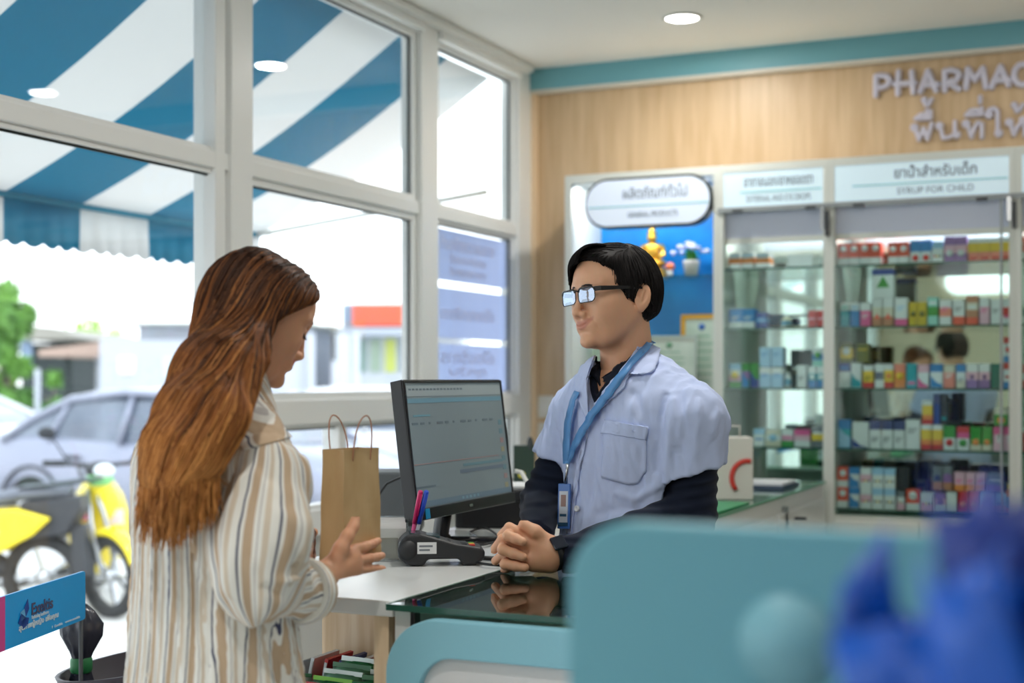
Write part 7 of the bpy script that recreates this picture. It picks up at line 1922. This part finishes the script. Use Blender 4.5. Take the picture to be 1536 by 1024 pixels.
# on the shoulders the yoke stripes run across
np_mesh('shirt', Vt, Ft, SHM, wm, WB0, {'stripe': s_t})
def yoke_surface(P): return wshirt(P)
cufc = F(461, 886, 2.235)
def sleeve_r(P):
    d = sd_cone(P, sR+A(-.012, 0, -.010), eR+A(0, 0, .04), .062, .066)
    d = smin(d, sd_cone(P, eR+A(0, 0, .05), eR+A(-.004, 0, -.004), .066, .055), .03)
    d = smin(d, sd_cone(P, eR+A(0, 0, -.002), cufc, .054, .044), .035)
    d = smin(d, sd_cone(P, sR+A(.005, 0, -.03), F(415, 800, 2.12), .055, .052), .03)
    d = d+.0085*wob(P, (85, 85, 18), 71)+.0028*wob(P, (150, 150, 50), 72)
    for pts, w_, h_ in (([F(400, 838, 2.09), F(418, 850, 2.09), F(440, 846, 2.1)], .007, -.010), ([F(408, 862, 2.08), F(432, 872, 2.08), F(450, 868, 2.1)], .006, .010), ([F(398, 880, 2.07), F(420, 893, 2.08), F(445, 895, 2.1)], .007, -.008),
                        ([F(365, 700, 2.1), F(345, 740, 2.1), F(335, 800, 2.09)], .010, .006), ([F(385, 690, 2.09), F(372, 750, 2.07), F(380, 830, 2.06)], .010, -.006), ([F(420, 700, 2.1), F(425, 760, 2.08), F(425, 820, 2.08)], .010, .004)):
        d = crease(P, d, pts, w_, h_)
    dr = (wR-eR)/np.linalg.norm(wR-eR)
    return smax(d, (P-cufc) @ dr, .004)
Vr, Fr = surface(sleeve_r, A(-.52, 1.95, 1.0), A(-.24, 2.36, 1.42), .0040)
def sleeve_s(V, a, b, c):
    t1, h1 = axis_coord(V, a, b); t2, h2 = axis_coord(V, b, c)
    return t1*.062/.047
an_, h_ = axis_coord(Vr, sR, eR)
# unroll round the upper arm, then keep following round the forearm
qv = Vr-eR; bend = np.clip((qv[:, 0]*.45+qv[:, 1]*.85+.01)/.05, 0, 1)*np.clip((.06-qv[:, 2])/.05, 0, 1)
ca = sR*(1-np.clip(h_/.25, 0, 1))[:, None]+eR*np.clip(h_/.25, 0, 1)[:, None] if False else None
qa = Vr-(sR+(eR-sR)*np.clip(h_/np.linalg.norm(eR-sR), 0, 1)[:, None])
t1 = np.arctan2(qa[:, 0]*.9+qa[:, 1]*.42, -qa[:, 1]*.9+qa[:, 0]*.42)
fd_ = (cufc-eR)/np.linalg.norm(cufc-eR); qb = Vr-eR; nb_ = np.cross(fd_, up_); nb_ /= np.linalg.norm(nb_)
t2 = np.arctan2(qb[:, 2], qb@nb_)
cs = t1*.062/.047; cf = t2*.062/.047
sl_o = np_mesh('sleeve', Vr, Fr, SHM, wm, WB0, {'stripe': cs*(1-bend)+cf*bend+.10*wob(Vr, (20, 20, 8), 81)})
dr = (wR-eR)/np.linalg.norm(wR-eR)
def cuff(P):
    q = P-cufc; ax = q@dr; rad = np.linalg.norm(q-ax[:, None]*dr, axis=1)
    R0 = .0445+.0015*wob(P, (60, 60, 60), 91)
    d = np.maximum(np.abs(rad-R0)-.0045, np.abs(ax+.006)-.0165)
    return smin(d, np.maximum(np.abs(rad-R0-.0035)-.004, np.abs(ax+.012)-.008), .004)-.001
Vc, Fc_ = surface(cuff, cufc-A(.08, .08, .08), cufc+A(.08, .08, .08), .0026)
np_mesh('cuff', Vc, Fc_, SHM, wm, WB0, {'stripe': ((Vc-cufc)@dr)/.040+.1})
def sleeve_l(P):
    d = sd_cone(P, sL, eL, .058, .056); d = smin(d, sd_cone(P, eL, wLft-A(.02, .01, 0), .055, .044), .03)+.003*wob(P, (34, 34, 8), 73)
    return smax(d, (P-wLft+A(.02, .01, 0)) @ A(.9, .4, 0), .004)
Vl, Fl = surface(sleeve_l, A(-.74, 2.2, 1.0), A(-.3, 2.68, 1.42), .006)
np_mesh('sleeve', Vl, Fl, SHM, wm, WB0, {'stripe': (Vl[:, 0])/.047+(Vl[:, 2])*2})
# collar and yoke
YK = cloth_mat('yoke_cotton', (228, 226, 220), .2, 420, .85, STR)
def shw(P): return np.minimum(wshirt(P), sleeve_r(P))
def spatch(nm, poly, off, th, fn, D=2.0, f=None):
    o_ = patch(nm, f or shw, poly, D+.1, off, th, SHM, wm, WB0)
    V = np.array([v.co[:] for v in o_.data.vertices])+WB0; a_ = o_.data.attributes.new('stripe', 'FLOAT', 'POINT'); a_.data.foreach_set('value', fn(V).astype(np.float32)); return o_
spatch('yoke', [(383, 590), (402, 600), (424, 640), (436, 656), (418, 662), (395, 668), (366, 676), (350, 664), (352, 640), (366, 612)], .003, .003, lambda V: (V[:, 2]*1.0+V[:, 0]*.45-.4*V[:, 1])/.047, D=2.0)
cA, cB = nB+A(.004, 0, -.035), nB+(w2((-.045, 0, -.055))-nB)*.80
def collar_w(P):
    d = np.abs(sd_cone(P, cA, cB, .074, .048)-.002+.0012*wob(P, (90, 90, 60), 95))-.0028
    ax = (cB-cA)/np.linalg.norm(cB-cA)
    return smax(smax(d, (P-cB)@ax, .003), -((P-cA-ax*.006)@ax), .003)
Vk, Fk = surface(collar_w, nB-A(.11, .11, .08), nB+A(.11, .11, .12), .0032)
np_mesh('collar', Vk, Fk, SHM, wm, WB0, {'stripe': (np.arctan2(Vk[:, 1]-nB[1], Vk[:, 0]-nB[0])*.06+Vk[:, 2]*.5)/.047})
TW_ = cloth_mat('woman_trousers', (150, 140, 126), .2)
def wtr(P):
    d = sd_ell(P, A(tw[0], tw[1], .86), (.115, .155, .12), WT)
    for s_ in (1, -1):
        hp = A(tw[0], tw[1], .84)+wl*.08*s_; kn = hp+A(0, 0, -.40); an = hp-wf*.02+A(0, 0, -.77)
        d = smin(d, sd_cone(P, hp, kn, .09, .07), .04); d = smin(d, sd_cone(P, kn, an, .07, .062), .03)
    return smax(d, .06-P[:, 2], .004)
Vq, Fq = surface(wtr, A(-.8, 1.95, .04), A(-.2, 2.6, 1.0), .010); np_mesh('trousers', Vq, Fq, TW_, wm, WB0)
for s_ in (1, -1):
    an = A(tw[0], tw[1], .026)+wl*.08*s_
    def shoe2(P): return smax(smin(sd_cone(P, an-wf*.05, an+wf*.13, .036, .030), sd_cone(P, an+A(0, 0, .04)-wf*.03, an+A(0, 0, .07)-wf*.03, .035, .035), .03), .0-P[:, 2], .003)
    Vs, Fs_ = surface(shoe2, an-A(.24, .24, .04), an+A(.24, .24, .14), .008); np_mesh('shoe', Vs, Fs_, cm('c'), wm, WB0)

# ------------------------------------------------------------------ paper bag
KR = mat('kraft_paper', (196, 164, 118), .7); noise_col(KR, (190, 158, 112), (204, 174, 130), 14, (1, 1, .4)); add_bump(KR, 24, .25, (1, 1, .5), .003, 1)
pc = A((515-768)/FPX*2.375, 2.375, 0)              # near vertical edge
zt, zb_ = F(515, 675, 2.375)[2], F(515, 843, 2.375)[2]
r1 = A(.52, .854, 0); r2 = A(-.854, .52, 0); W1, W2 = .106, .050
bg = empty('paper_bag', to_world(*(pc+r1*W1/2+r2*W2/2)[:2], zb_), YAW, 'brown kraft paper bag with twisted handles held by the woman', 'bag')
bo_ = (pc+r1*W1/2+r2*W2/2); bo_[2] = zb_
rsb = np.random.RandomState(3)
NV = 15; ringpts = []
def ring_at(t):   # t 0 bottom .. 1 top
    k1 = 1.03-.10*t; z = zb_+(zt-zb_)*t; c = pc+r1*W1/2+r2*W2/2
    pts = []; K1, K2 = 12, 8
    for i in range(K1): pts.append((-1+2*i/K1, -1))
    for i in range(K2): pts.append((1, -1+2*i/K2))
    for i in range(K1): pts.append((1-2*i/K1, 1))
    for i in range(K2): pts.append((-1, 1-2*i/K2))
    out = []
    for u, w_ in pts:
        in1 = .0; 
        du = (W1/2)*u*k1; dw = (W2/2)*w_*k1
        if abs(u) == 1 or abs(w_) == 1:
            if abs(w_) < 1 and abs(u) == 1: du -= u*.008*t*(1-w_*w_)          # gusset fold pulled in at the top
            if abs(u) < 1 and abs(w_) == 1: dw += w_*.004*(1-u*u)*(1-t)
        x = c+r1*du+r2*dw; x[2] = z
        x = x+A(*(.0007*np.array([math.sin(z*60+u*5), math.cos(z*50+w_*4), 0])))
        out.append(x)
    return out
rg = [ring_at(t) for t in np.linspace(0, 1, NV)]; M_ = len(rg[0])
b = MB(); v = [p for r_ in rg for p in r_]; f = [(i*M_+k, i*M_+(k+1) % M_, (i+1)*M_+(k+1) % M_, (i+1)*M_+k) for i in range(NV-1) for k in range(M_)]; f.append(tuple(range(M_))[::-1])
b.add(v, f, KR, False); o_ = b.build('bag_wall', bg, off=bo_); md = o_.modifiers.new('th', 'SOLIDIFY'); md.thickness = .0012
HDL = mat('handle_cord', (176, 126, 100), .6)
def bagp(u, w_, z): q = pc+r1*W1/2*(1+u*.94)+r2*W2/2*(1+w_*.94); return A(q[0], q[1], z)
for w_, lean in ((-1, -.004), (1, .006)):
    pts = [bagp(-.5, w_, zt-.02), bagp(-.48, w_, zt+.02)+r2*lean, bagp(-.30, w_, zt+.048)+r2*lean*2, bagp(0, w_, zt+.058)+r2*lean*2.5, bagp(.30, w_, zt+.048)+r2*lean*2, bagp(.48, w_, zt+.02)+r2*lean, bagp(.5, w_, zt-.02)]
    tt_ = []
    for i in range(len(pts)-1):
        for u in np.linspace(0, 1, 5)[:-1]:
            p_1, p_2, p_3, p_4 = pts[max(i-1, 0)], pts[i], pts[i+1], pts[min(i+2, len(pts)-1)]
            tt_.append(.5*((2*p_2)+(-p_1+p_3)*u+(2*p_1-5*p_2+4*p_3-p_4)*u*u+(-p_1+3*p_2-3*p_3+p_4)*u**3))
    tt_.append(pts[-1]); MB().tube(tt_, .0013, HDL, 8).build('handle', bg, off=bo_)
